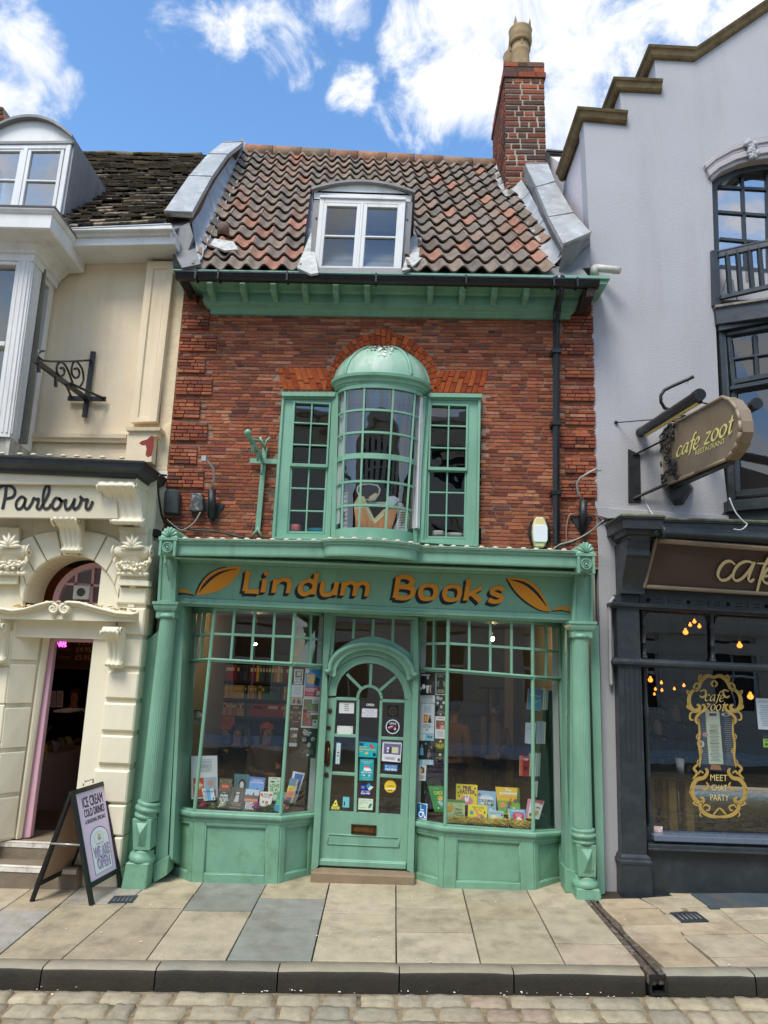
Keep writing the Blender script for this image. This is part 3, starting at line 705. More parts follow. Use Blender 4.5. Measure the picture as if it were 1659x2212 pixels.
mb.add(vs,[(i,i+1,k+i+1,k+i)for i in range(k-1)],None,True);mb.add(vs[:k],[tuple(range(k))]);mb.add(vs[k:],[tuple(range(k))])
mb.prism([pa(-.062,0,g0),pa(-.062,0,g1),pa(-.062,.014,g1),pa(-.062,.014,g0)],V((0,.014,0)))
gutter=build(mb,'gutter',plasticb,shop,recalc=False)
for x in(68,155,420,762,1108,1445,1535):
 p=P(B(x,575),-.44);t=(p.x-g0 .x)/(g1 .x-g0 .x);p=lerp(g0,g1,t)
 mb=MB();mb.tube([p+V((0,.055+math.cos(a)*.062,math.sin(a)*.066))for a in[math.pi*(1+i/8)for i in range(9)]],.010,6)
 mb.box((p.x-.008,p.y-.015,p.z-.07),(p.x+.008,p.y-.002,p.z+.02));build(mb,'gutter_clip',plasticb,shop)
mb=MB();rp=lambda uv,y:P(uv,y)
dpath=[rp(B(1468,600),-.38),rp(B(1470,640),-.36),rp(B(1458,700),-.10),rp(B(1455,745),-.085)]
mb.tube(dpath,.036,10);mb.lathe(dpath[0]+V((0,0,-.03)),dpath[0]+V((0,0,.06)),[(0,.038),(0,.046),(1,.05),(1,0)],12)
mb.tube([rp(B(1455,745),-.085),rp(H(308,420),-.085),rp(H(308,900),-.085),rp(H(308,1530),-.085)],.034,4,sm=False)
downpipe=build(mb,'downpipe',plasticb,shop,bev=.003)
for y in(300,760,1200):
 mb=MB();p=rp(H(308,y),-.085);mb.box((p.x-.045,p.y-.038,p.z-.02),(p.x+.045,-.0,p.z+.02));build(mb,'pipe_clip',plasticb,downpipe,bev=.003)
mb=MB();p=P(B(1600,600),-.2)
mb.prism([P(t,-.40)for t in(B(1578,582),B(1622,585),B(1600,650),B(1570,652))],V((0,.40,0)),lin((60,52,48)))
mb.prism([P(t,-.12)for t in(B(1545,650),B(1590,650),B(1590,705),B(1530,705))],V((0,.14,0)),lin((96,56,46)))
build(mb,'brick_corbel',brickm,shop);mb=MB()
mb.prism([P(t,-.36)for t in(A(1128,1100),A(1210,1100),A(1215,1165),A(1168,1170))],V((0,.36,0)),lin((60,52,48)))
mb.prism([P(t,-.10)for t in(A(1180,1165),A(1215,1165),A(1280,1260),A(1280,1300),A(1205,1200))],V((0,.12,0)),lin((96,56,46)))
build(mb,'brick_corbel',brickm,shop)
# chimney
Yc=1.55
ctl,ctr,cbr,cbl=P(T(272,778),Yc),P(T(770,786),Yc),P(T(785,1990),Yc),P(T(282,1990),Yc)
cbl=V((cbl.x,Yc,cbl.z-.5));cbr=V((cbr.x+.02,Yc,cbr.z-.5))
cq=Quad(cbl,cbr,ctr,ctl);dep=V((0,1.15,0))
mb=MB();CB=[(146,82,62),(126,76,62),(108,72,62),(92,70,62),(158,90,64),(106,80,70)]
bricks(mb,cq,.079,.235,pal=CB,gap=.022,depth=.04,dark=.2)
sq_=Quad(cbl+dep,cbl,ctl,ctl+dep);bricks(mb,sq_,.079,.235,pal=CB,gap=.02,depth=.04)
sr_=Quad(cbr,cbr+dep,ctr+dep,ctr);bricks(mb,sr_,.079,.235,pal=CB,gap=.02,depth=.04)
def ring(z0,z1,o,col=None):
 zb=lerp(cbl,ctl,1).z
 q0=[V((ctl.x-o,Yc-o,ctl.z+z0)),V((ctr.x+o,Yc-o,ctr.z+z0)),V((ctr.x+o,Yc-o,ctr.z+z1)),V((ctl.x-o,Yc-o,ctl.z+z1))]
 q=Quad(*q0);bricks(mb,q,z1-z0,.235,pal=CB,gap=.01,depth=.08,dark=.3)
 bricks(mb,Quad(q0[0]+V((0,1.15+2*o,0)),q0[0],q0[3],q0[3]+V((0,1.15+2*o,0))),z1-z0,.235,pal=CB,gap=.01,depth=.08,dark=.3)
 bricks(mb,Quad(q0[1],q0[1]+V((0,1.15+2*o,0)),q0[2]+V((0,1.15+2*o,0)),q0[2]),z1-z0,.235,pal=CB,gap=.01,depth=.08,dark=.3)
ring(0.0,.085,.018);ring(.087,.165,.002);ring(.167,.24,.002)
chim=build(mb,'chimney',brickm,shop)
mb=MB();i_=.012
mb.prism([cbl+V((i_,i_,0)),cbr+V((-i_,i_,0)),ctr+V((-i_,i_,.02)),ctl+V((i_,i_,.02))],dep-V((0,2*i_,0)))
build(mb,'chimney_core',mortarw,chim)
mb=MB();mb.box((ctl.x+.01,Yc+.01,ctl.z),(ctr.x-.01,Yc+1.14,ctl.z+.255));mb.prism([V((ctl.x+.03,Yc+.03,ctl.z+.25)),V((ctr.x-.03,Yc+.03,ctl.z+.25)),V((ctr.x-.12,Yc+.15,ctl.z+.31)),V((ctl.x+.12,Yc+.15,ctl.z+.31))],V((0,.9,0)))
build(mb,'flaunching',M_('flaunching',(112,100,70),.95,var=.3,bump=.5,bscale=20),chim)
pz=ctl.z+.27
def pot(x,y,z,s=1):
 mb=MB()
 prof=[(0,.135),(.02,.14),(.06,.125),(.42,.118),(.44,.124),(.46,.118),(.62,.11),(.62,.06)]
 mb.lathe(V((x,y,z)),V((x,y,z+.85*s)),prof,24)
 mb.lathe(V((x,y,z+.50*s)),V((x,y,z+.86*s)),[(0,.06),(0,.13),(.06,.150),(.10,.145),(.16,.155),(.42,.150),(.60,.152),(.66,.158),(.7,.150),(.7,.12),(.0,.12)],24)
 for k in range(4):
  a=math.pi/2*k-.9;b=a+.55
  pts=[V((x+.15*math.cos(t),y+.15*math.sin(t),z+.70*s))for t in(a,(a+b)/2,b)]
  tip=V((x+.145*math.cos((a+b)/2),y+.145*math.sin((a+b)/2),z+.90*s));c=V((x,y,z+.7*s))
  inn=[lerp(p,c,.2)for p in pts]
  mb.add(pts+inn+[tip],[(0,1,6),(1,2,6),(2,5,6),(5,4,6),(4,3,6),(3,0,6)])
 for k in range(4):
  a=math.pi/2*k;mb.bar(V((x+.12*math.cos(a),y+.12*math.sin(a),z+.42*s)),V((x+.13*math.cos(a),y+.13*math.sin(a),z+.55*s)),.03,.03)
 return build(mb,'chimney_pot',potm,chim)
pc=P(T(470,590),Yc+.25)
sp_=(P(T(450,92),Yc+.25).z-pz)/.90
pot(pc.x,Yc+.25,pz,sp_);pot(pc.x-.02,Yc+.62,pz,sp_*.95);pot(pc.x-.02,Yc+.98,pz,sp_*.7)
# oriel window group
ori=thing('oriel_window_group','x','x')if False else None
orl=build((lambda m:(pp(m,[Fc(236,518),Fc(560,520),Fc(558,545),Fc(242,542)],-.10,.13),m)[1])(MB()),'oriel_window',green,shop,bev=.004)
build((lambda m:(pp(m,[Fc(1112,522),Fc(1434,528),Fc(1430,552),Fc(1114,548)],-.10,.13),m)[1])(MB()),'window_cornice',green,orl,bev=.004)
def sidewin(tl,tr,br,bl,gtl,gtr,gbr,gbl):
 q=Quad(P(bl,-.055),P(br,-.055),P(tr,-.055),P(tl,-.055))
 mb=MB()
 o=[tl,tr,br,bl];g=[gtl,gtr,gbr,gbl]
 for i in range(4):pp(mb,[o[i],o[(i+1)%4],g[(i+1)%4],g[i]],-.055,.08)
 c=tuple(sum(p[k]for p in o)/4 for k in(0,1))
 e=[tuple(p[k]*1.0+(c[k]-p[k])*-.0 for k in(0,1))for p in o]
 for i in range(4):
  a,b=o[i],o[(i+1)%4];ia,ib=[(p[0]+(c[0]-p[0])*.10,p[1]+(c[1]-p[1])*.032)for p in(a,b)]
  pp(mb,[a,b,ib,ia],-.075,.025)
 fr=build(mb,'window_frame',green,orl,bev=.004)
 sq=Quad(P(gbl,-.03),P(gbr,-.03),P(gtr,-.03),P(gtl,-.03))
 for k,(v0,v1,d)in enumerate(((0,.505,0),(.495,1,.028))):
  s2=Quad(sq(0,v0,d),sq(1,v0,d),sq(1,v1,d),sq(0,v1,d));mb=MB();s2 .frame(mb,.018,.012,-.02,wb=.03 if k else.02);s2 .bars(mb,[.5],[1/3,2/3],.014,.009,-.015)
  build(mb,'sash',green,orl,bev=.002)
 mb=MB();mb.add([sq(0,0,-.005),sq(1,0,-.005),sq(1,1,-.005),sq(0,1,-.005)],[(0,1,2,3)]);build(mb,'glass',upglass,orl)
sidewin(Fc(242,542),Fc(562,545),Fc(528,1400),Fc(180,1390),Fc(312,578),Fc(536,590),Fc(494,1362),Fc(272,1358))
sidewin(Fc(1112,545),Fc(1424,552),Fc(1408,1435),Fc(1062,1410),Fc(1118,592),Fc(1347,600),Fc(1332,1392),Fc(1098,1388))
def bowc(zt,l,r,Y0=-.02):
 a=PP(l,(0,Y0,0),V((0,1,0)));b=PP(r,(0,Y0,0),V((0,1,0)));return a,b
def bow(l,r,proj,u,Y0=-.02):
 a,b=P(l,Y0),P(r,Y0);th=math.pi*u;c=(a+b)/2;h=(b-a)/2
 return c-h*math.cos(th)+V((0,-proj*math.sin(th)**.9,0))
PJ=.27
def blev(y,w=0):
 t=(y-530)/(1340-530);return Fc(578+(560-578)*t-w,y-2+(4 if y>1000 else 0)),Fc(1078+(1018-1078)*t+w,y+22)
def bpt(u,y,w=0,dp=0):l,r=blev(y,w);return bow(l,r,PJ+dp,u)
rows_=[560,690,820,950,1085,1225,1368];rows_=[545,672,800,935,1078,1215,1352]
mb=MB();NB=30
for y in rows_[1:6]:
 w=.020 if y!=935 else.05
 for i in range(NB):
  a,b=bpt(i/NB,y,0,.006),bpt((i+1)/NB,y,0,.006)
  mb.prism([a-V((0,0,w/2)),b-V((0,0,w/2)),b+V((0,0,w/2)),a+V((0,0,w/2))],V((0,.03,0)))
for k in range(1,5):
 u=[0,.20,.385,.60,.80][k]
 for y0,y1 in zip(rows_,rows_[1:]):
  a,b=bpt(u,y0,0,.009),bpt(u,y1,0,.009);mb.bar(b,a,.018,.03)
build(mb,'glazing_bars',green,orl)
mb=MB();mb.grid(lambda u,v:bpt(u,rows_[0]+(rows_[-1]-rows_[0])*v,0,-.012),40,12);build(mb,'bow_glass',upglass,orl,recalc=False)
mb=MB()
def band(y0,y1,w,dp,th=.05):
 for i in range(NB):
  a,b=bpt(i/NB,y1,w,dp),bpt((i+1)/NB,y1,w,dp);c,d=bpt((i+1)/NB,y0,w,dp),bpt(i/NB,y0,w,dp)
  mb.prism([a,b,c,d],V((0,th,0)))
band(515,548,6,.015);band(1345,1408,6,.02)
for s in(0,1):
 for(y0,y1)in((520,1400),):
  l0,r0=blev(y0);l1,r1=blev(y1);x0,x1=(l0,l1)if s==0 else(r0,r1);sg=-1 if s==0 else 1
  pts=[(x1[0],x1[1]),(x1[0]+sg*10,x1[1]),(x0[0]+sg*8,x0[1]),(x0[0],x0[1])]
  pp(mb,pts,-.085,.09)
  pts=[(x1[0]+sg*8,x1[1]),(x1[0]+sg*17,x1[1]),(x0[0]+sg*15,x0[1]),(x0[0]+sg*7,x0[1])];pp(mb,pts,-.06,.07)
build(mb,'bow_frame',green,orl,bev=.003)
mb=MB();cn=[bpt(i/NB,516,4,0)for i in range(NB+1)]
cn=[V((p.x,.0,p.z))if i in(0,NB)else p for i,p in enumerate(cn)]
cn2=[p for p in cn]
mb.mould(cn2,[(-.02,-.015),(.015,-.015),(.02,.0),(.035,.01),(.04,.035),(.065,.05),(.07,.075),(-.05,.08)])
build(mb,'bow_cornice',green,orl)
dtop=P(Fc(842,262),0);dl=P(Fc(556,500),0);dr=P(Fc(1110,515),0);dc=(dl+dr)/2;dzb=bpt(.5,516).z+.075
hz=dtop.z-dzb;ha=(dr.x-dl.x)/2
def domep(u,v,k=1.0):
 th=math.pi*u;ph=math.pi/2*v
 return V((dc.x-ha*k*math.cos(th)*math.cos(ph),-.0-(PJ+.045)*k*math.sin(th)*math.cos(ph),dzb+hz*k*math.sin(ph)+(dl.z-dr.z)*0))
mb=MB();mb.grid(lambda u,v:domep(u,v),36,16)
dome_m=M_('dome_lead_paint',(142,178,158),.5,var=.14,vscale=6,bump=.25,bscale=14,dirt=(186,200,186),dscale=7,damt=.95,streak=True)
dome=build(mb,'dome',dome_m,orl,recalc=False)
for u in(.02,.23,.5+.21,.98):
 mb=MB();mb.tube([domep(u,v/14,1.008)for v in range(15)],.017,7);build(mb,'dome_rib',green,dome)
mb=MB();mb.tube([domep(i/24,.02,1.0)for i in range(25)],.016,7);build(mb,'dome_rim',green,dome)
mb=MB();rr_=random.Random(3)
for i in range(420):
 u=min(.98,max(.02,rr_.gauss(.55,.13)));v=max(.35,1-abs(rr_.gauss(0,.22)));p=domep(u,v,1.004);r=rr_.uniform(.007,.017)
 nn=V((p.x-dc.x,p.y,(p.z-dzb)*.8)).normalized();a=nn.cross(V((0,0,1))).normalized();b=a.cross(nn)
 c=lin(rr_.choice([(226,226,216),(232,232,226),(214,216,200),(96,92,72)]))
 mb.add([p+nn*.006+(a*math.cos(t)*r*rr_.uniform(.6,1.2)+b*math.sin(t)*r*rr_.uniform(.8,2.2))for t in(0,1,2,3,4,5.2)],[(0,1,2,3,4,5)],c)
build(mb,'dome_lichen',colorm,dome)
mb=MB();mb.prism([P(Fc(556,520),0),P(Fc(1115,525),0),P(Fc(1115,545),0),P(Fc(556,545),0)],V((0,.05,0)));build(mb,'bow_head_board',green,orl)
curt=M_('curtain',(214,214,214),.9,var=.1,vscale=6,bump=.2)
def curtain(x0,x1,zt,zb,y,nm,par,m=curt,amp=.02,y1=None):
 mb=MB();y1=y if y1 is None else y1
 mb.grid(lambda u,v:V((x0+(x1-x0)*u,y+(y1-y)*u+amp*math.sin(u*(x1-x0)*110),zb+(zt-zb)*v)),30,2);return build(mb,nm,m,par,recalc=False)
a=bpt(.12,540,0,-.06);b=bpt(.22,540,0,-.06)
curtain(a.x,a.x+.07,a.z,a.z-1.25,a.y+.02,'curtain',orl,y1=a.y-.03);a=bpt(.88,540,0,-.06);curtain(a.x-.04,a.x+.03,a.z,a.z-1.25,a.y,'curtain',orl)
mb=MB();mb.box((-1.0,-.0,2.86),(.62,.5,2.90));build(mb,'window_seat',inner,orl)
co=thing('cutout_figure','flat painted cut-out of a reading figure with an open book standing in the bow window','cutout',P(Fc(800,1330),-.10))
Yk=-.13
def cut(nm,pts,col,dy=0,edge=None):
 mb=MB();pp(mb,[Fc(*p)for p in pts],Yk+dy,.004,lin(col));return build(mb,nm,signm,co)
cut('white_outline',[(690,1078),(713,1062),(760,1060),(812,1068),(828,1095),(820,1125),(808,1142),(796,1160),(765,1168),(742,1158),(728,1176),(698,1135),(684,1105)],(225,222,215),.004)
cut('hair',[(698,1080),(715,1072),(760,1068),(805,1076),(818,1095),(812,1120),(800,1135),(790,1150),(765,1158),(745,1150),(730,1165),(705,1130),(692,1105)],(40,36,44))
cut('face',[(790,1120),(804,1118),(806,1128),(800,1140),(782,1156),(755,1158),(760,1140)],(236,205,160),-.002)
cut('arms',[(700,1130),(730,1140),(745,1175),(770,1230),(790,1270),(845,1215),(920,1190),(935,1200),(925,1235),(850,1300),(830,1330),(740,1335),(690,1330),(675,1250),(668,1180)],(238,214,160),-.004)
cut('knees',[(675,1215),(735,1205),(760,1270),(790,1300),(850,1230),(900,1195),(930,1200),(915,1260),(890,1335),(680,1335)],(238,160,104),-.007)
cut('sleeve_lines',[(745,1215),(752,1213),(795,1285),(845,1240),(850,1245),(795,1300)],(250,240,215),-.010)
cut('open_book',[(852,1190),(870,1140),(905,1135),(932,1148),(938,1160),(895,1205),(868,1210)],(226,230,236),-.012)
cut('cushion_stripes',[(610,1118),(632,1112),(628,1330),(600,1330),(606,1200)],(214,206,200),.02)
cut('cushion_stripes',[(940,1220),(985,1215),(1000,1240),(990,1345),(900,1338),(935,1260)],(222,214,200),.01)
mb=MB()
for k in range(8):pp(mb,[Fc(608,1125+k*26),Fc(630,1120+k*26),Fc(629,1127+k*26),Fc(607,1132+k*26)],Yk+.015,.002,lin((110,84,70)))
for k in range(7):pp(mb,[Fc(935,1232+k*15),Fc(992,1228+k*15),Fc(991,1233+k*15),Fc(933,1237+k*15)],Yk+.005,.002,lin((110,84,70)))
build(mb,'stripes',signm,co)
mb=MB();pp(mb,[Fc(700,1200),Fc(712,1170),Fc(900,1170),Fc(960,1180),Fc(965,1200)],Yk+.025,.004,lin((190,186,180)));build(mb,'backing_panel',signm,co)
def cushion(a,b,y,col,label,mat_=None):
 p0,p1=P(Fc(*a),y),P(Fc(*b),y);c=(p0+p1)/2;w=abs(p1 .x-p0 .x)/2;h=abs(p0 .z-p1 .z)/2
 mb=MB();
 def f(u,v):
  th,ph=2*math.pi*u,math.pi*v-math.pi/2
  sg=lambda t,e:math.copysign(abs(t)**e,t)
  return c+V((w*sg(math.cos(th),.45)*abs(math.cos(ph))**.5,.06*math.sin(ph),h*sg(math.sin(th),.45)*abs(math.cos(ph))**.5))
 mb.grid(f,24,12,lin(col));build(mb,'cushion',clothm,label=label,cat='cushion',group='cushions on the upstairs window seat')
cushion((285,1302),(352,1360),.06,(214,120,124),'pink striped cushion behind the left upstairs window')
cushion((392,1325),(495,1365),.07,(20,132,150),'teal cushion behind the left upstairs window')
cushion((1135,1340),(1205,1384),.06,(196,182,184),'pale grey tilted cushion behind the right upstairs window')
cushion((1215,1352),(1320,1388),.08,(210,200,206),'long pale lilac cushion behind the right upstairs window')
# shopfront
def part(mbf,nm,mat,par=shop,bev=0,**k):
 m=MB();mbf(m);return build(m,nm,mat,par,bev=bev,**k)
YF=-.14
fT=[K(222,345),L(1452,292),L(1432,532),K(188,625)]
fq=Quad(P(fT[3],YF),P(fT[2],YF),P(fT[1],YF-.02),P(fT[0],YF-.02))
fascia=part(lambda m:m.prism([fq(0,0),fq(1,0),fq(1,1),fq(0,1)],V((0,.06,0))),'fascia_board',green)
part(lambda m:[m.prism([P(p,0.0)for p in(K(188,620),L(1432,528),L(1440,200),K(200,250))],V((0,.24,0)))],'fascia_core',green)
mb=MB()
lwr0,lwr1=P(K(186,628),YF),P(L(1432,534),YF)
mb.mould([lwr0-V((0,0,.07)),lwr1-V((0,0,.07))],[(-.02,0),(.02,0),(.025,.012),(.045,.02),(.045,.038),(.02,.045),(.015,.07),(-.02,.072)])
build(mb,'fascia_bottom_moulding',green,shop)
mb=MB();up0,up1=P(K(222,340),YF-.02),P(L(1450,288),YF-.02)
mb.mould([up0,up1],[(-.02,-.004),(.015,-.004),(.02,.01),(.045,.022),(.05,.045),(-.02,.05)])
build(mb,'fascia_top_moulding',green,shop)
mb=MB()
a,b=P(K(180,296),-.40),P(L(1450,252),-.40)
mb.prism([a,b,b+V((0,.14,.055)),a+V((0,.14,.055))],V((0,.004,-.018)))
build(mb,'awning_flap',M_('pale_green_flap',(158,196,172),.5,var=.15,vscale=6,bump=.15,bscale=30,dirt=(120,140,120),dscale=6,damt=.5),shop,bev=.003)
mb=MB();a,b=P(K(195,262),-.30),P(L(1446,225),-.30);mb.prism([a-V((0,0,.02)),b-V((0,0,.02)),b+V((0,0,.05)),a+V((0,0,.05))],V((0,.3,0)));build(mb,'awning_box',iron,shop)
Yq=-.46
def lineat(pts,u):
 for(x0,y0),(x1,y1)in zip(pts,pts[1:]):
  if x0<=u<=x1:return(u,y0+(y1-y0)*(u-x0)/(x1-x0))
top_l=[K(205,168),K(1405,192),L(405,96),L(1446,134)]
tA,tB,tC_,tD=P(K(212,172),Yq),P(K(1410,190),Yq),P(L(402,100),Yq),P(L(1445,135),Yq)
path=[tA];nbw=22
for i in range(nbw+1):
 th=math.pi*i/nbw;c=(tB+tC_)/2;hh=(tC_-tB)/2
 path.append(c-hh*math.cos(th)+V((0,-.20*math.sin(th)**.8 if 0<i<nbw else 0,0)))
path.append(tD)
mb=MB();mb.mould(path,[(-.30,-.115),(0,-.115),(.004,-.10),(.004,-.03),(.018,-.02),(.022,-.002),(.035,.004),(.035,.018),(-.42,.06)])
scorn=build(mb,'shop_cornice',green,shop)
mb=MB();
for i in range(len(path)-1):
 a,b=path[i],path[i+1];d=(b-a).normalized();n_=V((d.y,-d.x,0)).normalized()
 mb.prism([a+n_*.040+V((0,0,.016)),b+n_*.040+V((0,0,.016)),b+n_*.040+V((0,0,.024)),a+n_*.040+V((0,0,.024))],-n_*.06)
build(mb,'lead_edge',M_('flaked_lead',(186,198,180),.7,var=.4,vscale=40,bump=.9,bscale=60,dirt=(70,80,60),dscale=20,damt=.8),scorn)
k=0
tot=[0]
for i in range(len(path)-1):tot.append(tot[-1]+(path[i+1]-path[i]).length)
s=.06
mb=MB()
while s<tot[-1]:
 i=max(j for j in range(len(tot))if tot[j]<=s);i=min(i,len(path)-2);t=(s-tot[i])/(tot[i+1]-tot[i]);p=lerp(path[i],path[i+1],t)
 mb.sphere(p+V((0,-.015,.030)),.024,10,lin((216,210,186)),1,.8,.42);s+=random.uniform(.095,.125)
build(mb,'lead_dots',colorm,scorn,kind='stuff')
def endblock(x0,x1,yt,yb,crop_,shell_top,nm='corner_block'):
 Yb=-.50;a,b=P(crop_(x0,yt),Yb),P(crop_(x1,yt+4),Yb);c,d=P(crop_(x1,yb),Yb),P(crop_(x0,yb),Yb)
 zt=(a.z+b.z)/2;zb=(c.z+d.z)/2;xa,xb=a.x,b.x;w=xb-xa;cx=(xa+xb)/2
 m=MB();m.box((xa,Yb,zb),(xb,.03,zt));
 m.box((xa-.012,Yb-.018,zt-.012),(xb+.012,.02,zt+.018))
 for xx in(xa,xb-.018):m.box((xx-.002,Yb-.016,zb-.02),(xx+.02,Yb+.02,zt-.013))
 blk=build(m,nm,green,shop,bev=.003)
 m=MB();r=w*.33;cz=(zt+zb)/2-.01
 m.lathe(V((cx,Yb-.001,cz)),V((cx,Yb-.03,cz)),[(0,r),(.5,r),(.7,r*.9),(.35,r*.75),(.3,r*.62),(.75,r*.5),(.35,r*.4),(.3,r*.3),(.9,r*.18),(1,0)],28);build(m,'roundel',green,blk)
 m=MB();zs=P(crop_((x0+x1)/2,shell_top),Yb).z-zt-.018
 def f(u,v):
  th=math.pi*u;rr=v;fl=1+.05*math.cos(th*14)*v
  return V((cx-(w/2)*math.cos(th)*rr*fl,Yb+.005-.02*math.cos(v*1.4)*(1+.4*math.cos(th*14)),zt+.018+zs*math.sin(th)*rr*fl))
 m.grid(f,70,8);m.prism([V((cx-(w/2)*math.cos(math.pi*i/16),Yb+.012,zt+.018+zs*math.sin(math.pi*i/16)))for i in range(17)],V((0,.40,0)))
 build(m,'shell_top',green,blk,recalc=False)
endblock(66,200,150,270,K,52);endblock(1448,1560,140,248,L,58)
def pilaster(side):
 if side=='L':
  fr=[K(60,278),K(200,300),K(186,665),K(38,660)];bd=[(D(314,1385)),K(172,800),J(1005,905),D(268,1905)]
  cap=(K(30,672),K(196,676));base=None
  c1,c2,c3,c4,c5,c6=K(108,785),J(957,430),J(928,540),J(925,742),J(903,822),J(880,968)
  jamb=[K(172,690),K(236,690),J(1106,560),J(1088,905),J(1000,955)]
  ret=[K(236,690),J(1106,905)]
  skirt=[J(1003,832),J(1104,778),J(1090,905),J(998,962)]
 else:
  fr=[L(1436,262),L(1552,262),L(1550,585),L(1412,585)];bd=[L(1530,600),L(1590,600),O(1625,2010),O(1560,2030)]
  cap=(L(1408,582),L(1552,586))
  c1,c2,c3,c4,c5,c6=L(1482,678),O(1463,1485),O(1470,1612),O(1478,1872),O(1482,1965),O(1484,2035)
  jamb=[L(1378,575),L(1432,580),O(1400,2010),O(1300,2000)]
  skirt=[O(1296,1800),O(1398,1838),O(1410,2010),O(1300,2000)]
 Yb=-.17
 par=part(lambda m:pp(m,fr,Yb-.06,.25),'pilaster',green,bev=.004)
 m=MB();cx=((fr[0][0]+fr[1][0])/2);ins=[(p[0]*.72+cx*.28,p[1]*.94+sum(f[1]for f in fr)/4*.06)for p in fr]
 for i in range(4):
  a,b=fr[i],fr[(i+1)%4];ia,ib=ins[i],ins[(i+1)%4];pp(m,[a,b,ib,ia],Yb-.075,.02)
 build(m,'pilaster_panel_frame',green,par,bev=.003)
 m=MB()
 pA,pB=[P(c_,-.26)for c_ in cap]
 yc=-.20
 a,b=P(c1,-.28),P(c2,-.28);a.y=b.y=yc
 m.mould([V((pA.x,.0,pA.z)),V((pA.x,-.27,pA.z)),V((pB.x,-.27,pB.z)),V((pB.x,.0,pB.z))],[(-.1,-.13),(-.012,-.13),(-.008,-.12),(-.008,-.07),(.004,-.06),(.012,-.04),(.016,-.015),(.024,-.01),(.024,.012),(-.1,.014)])
 build(m,'capital',green,par)
 m=MB();ref=(1,0,0)
 m.lathe(b,a,[(0,.072),(1,.066)],120,flute=30,fl=.035,sy=1.15,ref=ref);build(m,'fluted_shaft',green,par,recalc=True)
 m=MB();m.lathe(a-V((0,0,.01)),a+V((0,0,.03)),[(0,.068),(.2,.08),(.6,.08),(1,.068)],28,sy=1.15)
 c,d,e,f_=P(c3,-.28),P(c4,-.28),P(c5,-.28),P(c6,-.28)
 for q_ in(c,d,e,f_):q_.y=yc
 m.lathe(c,b,[(0,.075),(0,.088),(.18,.09),(.22,.082),(.35,.082),(.45,.098),(.6,.10),(.66,.09),(.72,.084),(.82,.092),(.92,.092),(1,.074)],28,sy=1.1)
 m.lathe(e,d,[(0,.10),(.12,.104),(.45,.10),(.55,.085),(.7,.082),(.85,.078),(1,.07)],28,sy=1.1)
 build(m,'column_mouldings',green_low,par)
 m=MB();w0,w1=.078,.068
 def rectp(p,w):return[V((p.x-w,-.285,p.z)),V((p.x+w,-.285,p.z)),V((p.x+w,-.02,p.z)),V((p.x-w,-.02,p.z))]
 lo,hi=rectp(d,w1),rectp(c,w0);m.add(lo+hi,[(0,1,2,3),(4,5,6,7)]+[(i,(i+1)%4,4+(i+1)%4,4+i)for i in range(4)])
 mid=lerp(c,d,.45);t_=lerp(c,d,.12);l_=lerp(c,d,.88)
 pts=[V((t_.x-.045,-.286,t_.z)),V((t_.x+.045,-.286,t_.z)),V((l_.x+.030,-.286,l_.z)),V((l_.x-.030,-.286,l_.z)),V((mid.x,-.335,t_.z-.07))]
 m.add(pts,[(0,1,4),(1,2,4),(2,3,4),(3,0,4)])
 build(m,'pedestal_block',green_low,par,bev=.003)
 m=MB();m.add([],[]);gzv=gz(f_.x,-.3)-.01
 lo=[V((f_.x-.098,-.315,gzv)),V((f_.x+.098,-.315,gzv)),V((f_.x+.098,-.0,gzv)),V((f_.x-.098,-.0,gzv))];hi=[V((e.x-.092,-.305,e.z)),V((e.x+.092,-.305,e.z)),V((e.x+.092,-.0,e.z)),V((e.x-.092,-.0,e.z))]
 m.add(lo+hi,[(0,1,2,3),(4,5,6,7)]+[(i,(i+1)%4,4+(i+1)%4,4+i)for i in range(4)])
 build(m,'plinth',green_low,par,bev=.008)
 part(lambda m:pp(m,bd,-.10,.14),'backing_board',green,par,bev=.003)
 part(lambda m:pp(m,jamb,-.13,.17),'jamb_board',green,par,bev=.003)
 part(lambda m:pp(m,skirt,-.16,.18),'skirting_block',green_low,par,bev=.004)
 return par
pilL=pilaster('L');pilR=pilaster('R')
part(lambda m:m.prism([P(K(232,690),-.13),P(J(1104,800),-.13),P(J(1104,905),-.13)-V((0,0,.0)),P(K(330,760),.16),][0:2]+[V((P(J(1104,905),-.1).x+.05,.2,0)),V((P(K(330,745),.2).x,.2,P(K(232,690),-.13).z))],V((.03,.0,0))),'left_return',green)
part(lambda m:m.prism([P(L(1380,580),-.13),P(O(1300,1990),-.13),V((P(O(1280,1950),.2).x,.2,0.03)),V((P(L(1335,600),.2).x,.2,P(L(1380,580),-.13).z))],V((.03,.0,0))),'right_return',green)
part(lambda m:m.prism([V((lwr0 .x,-.10,lwr0 .z-.062)),V((lwr1 .x,-.10,lwr1 .z-.062)),V((lwr1 .x,.3,lwr1 .z-.062)),V((lwr0 .x,.3,lwr0 .z-.062))],V((0,0,.03))),'shopfront_soffit',green)
YA,YB=-.10,.15
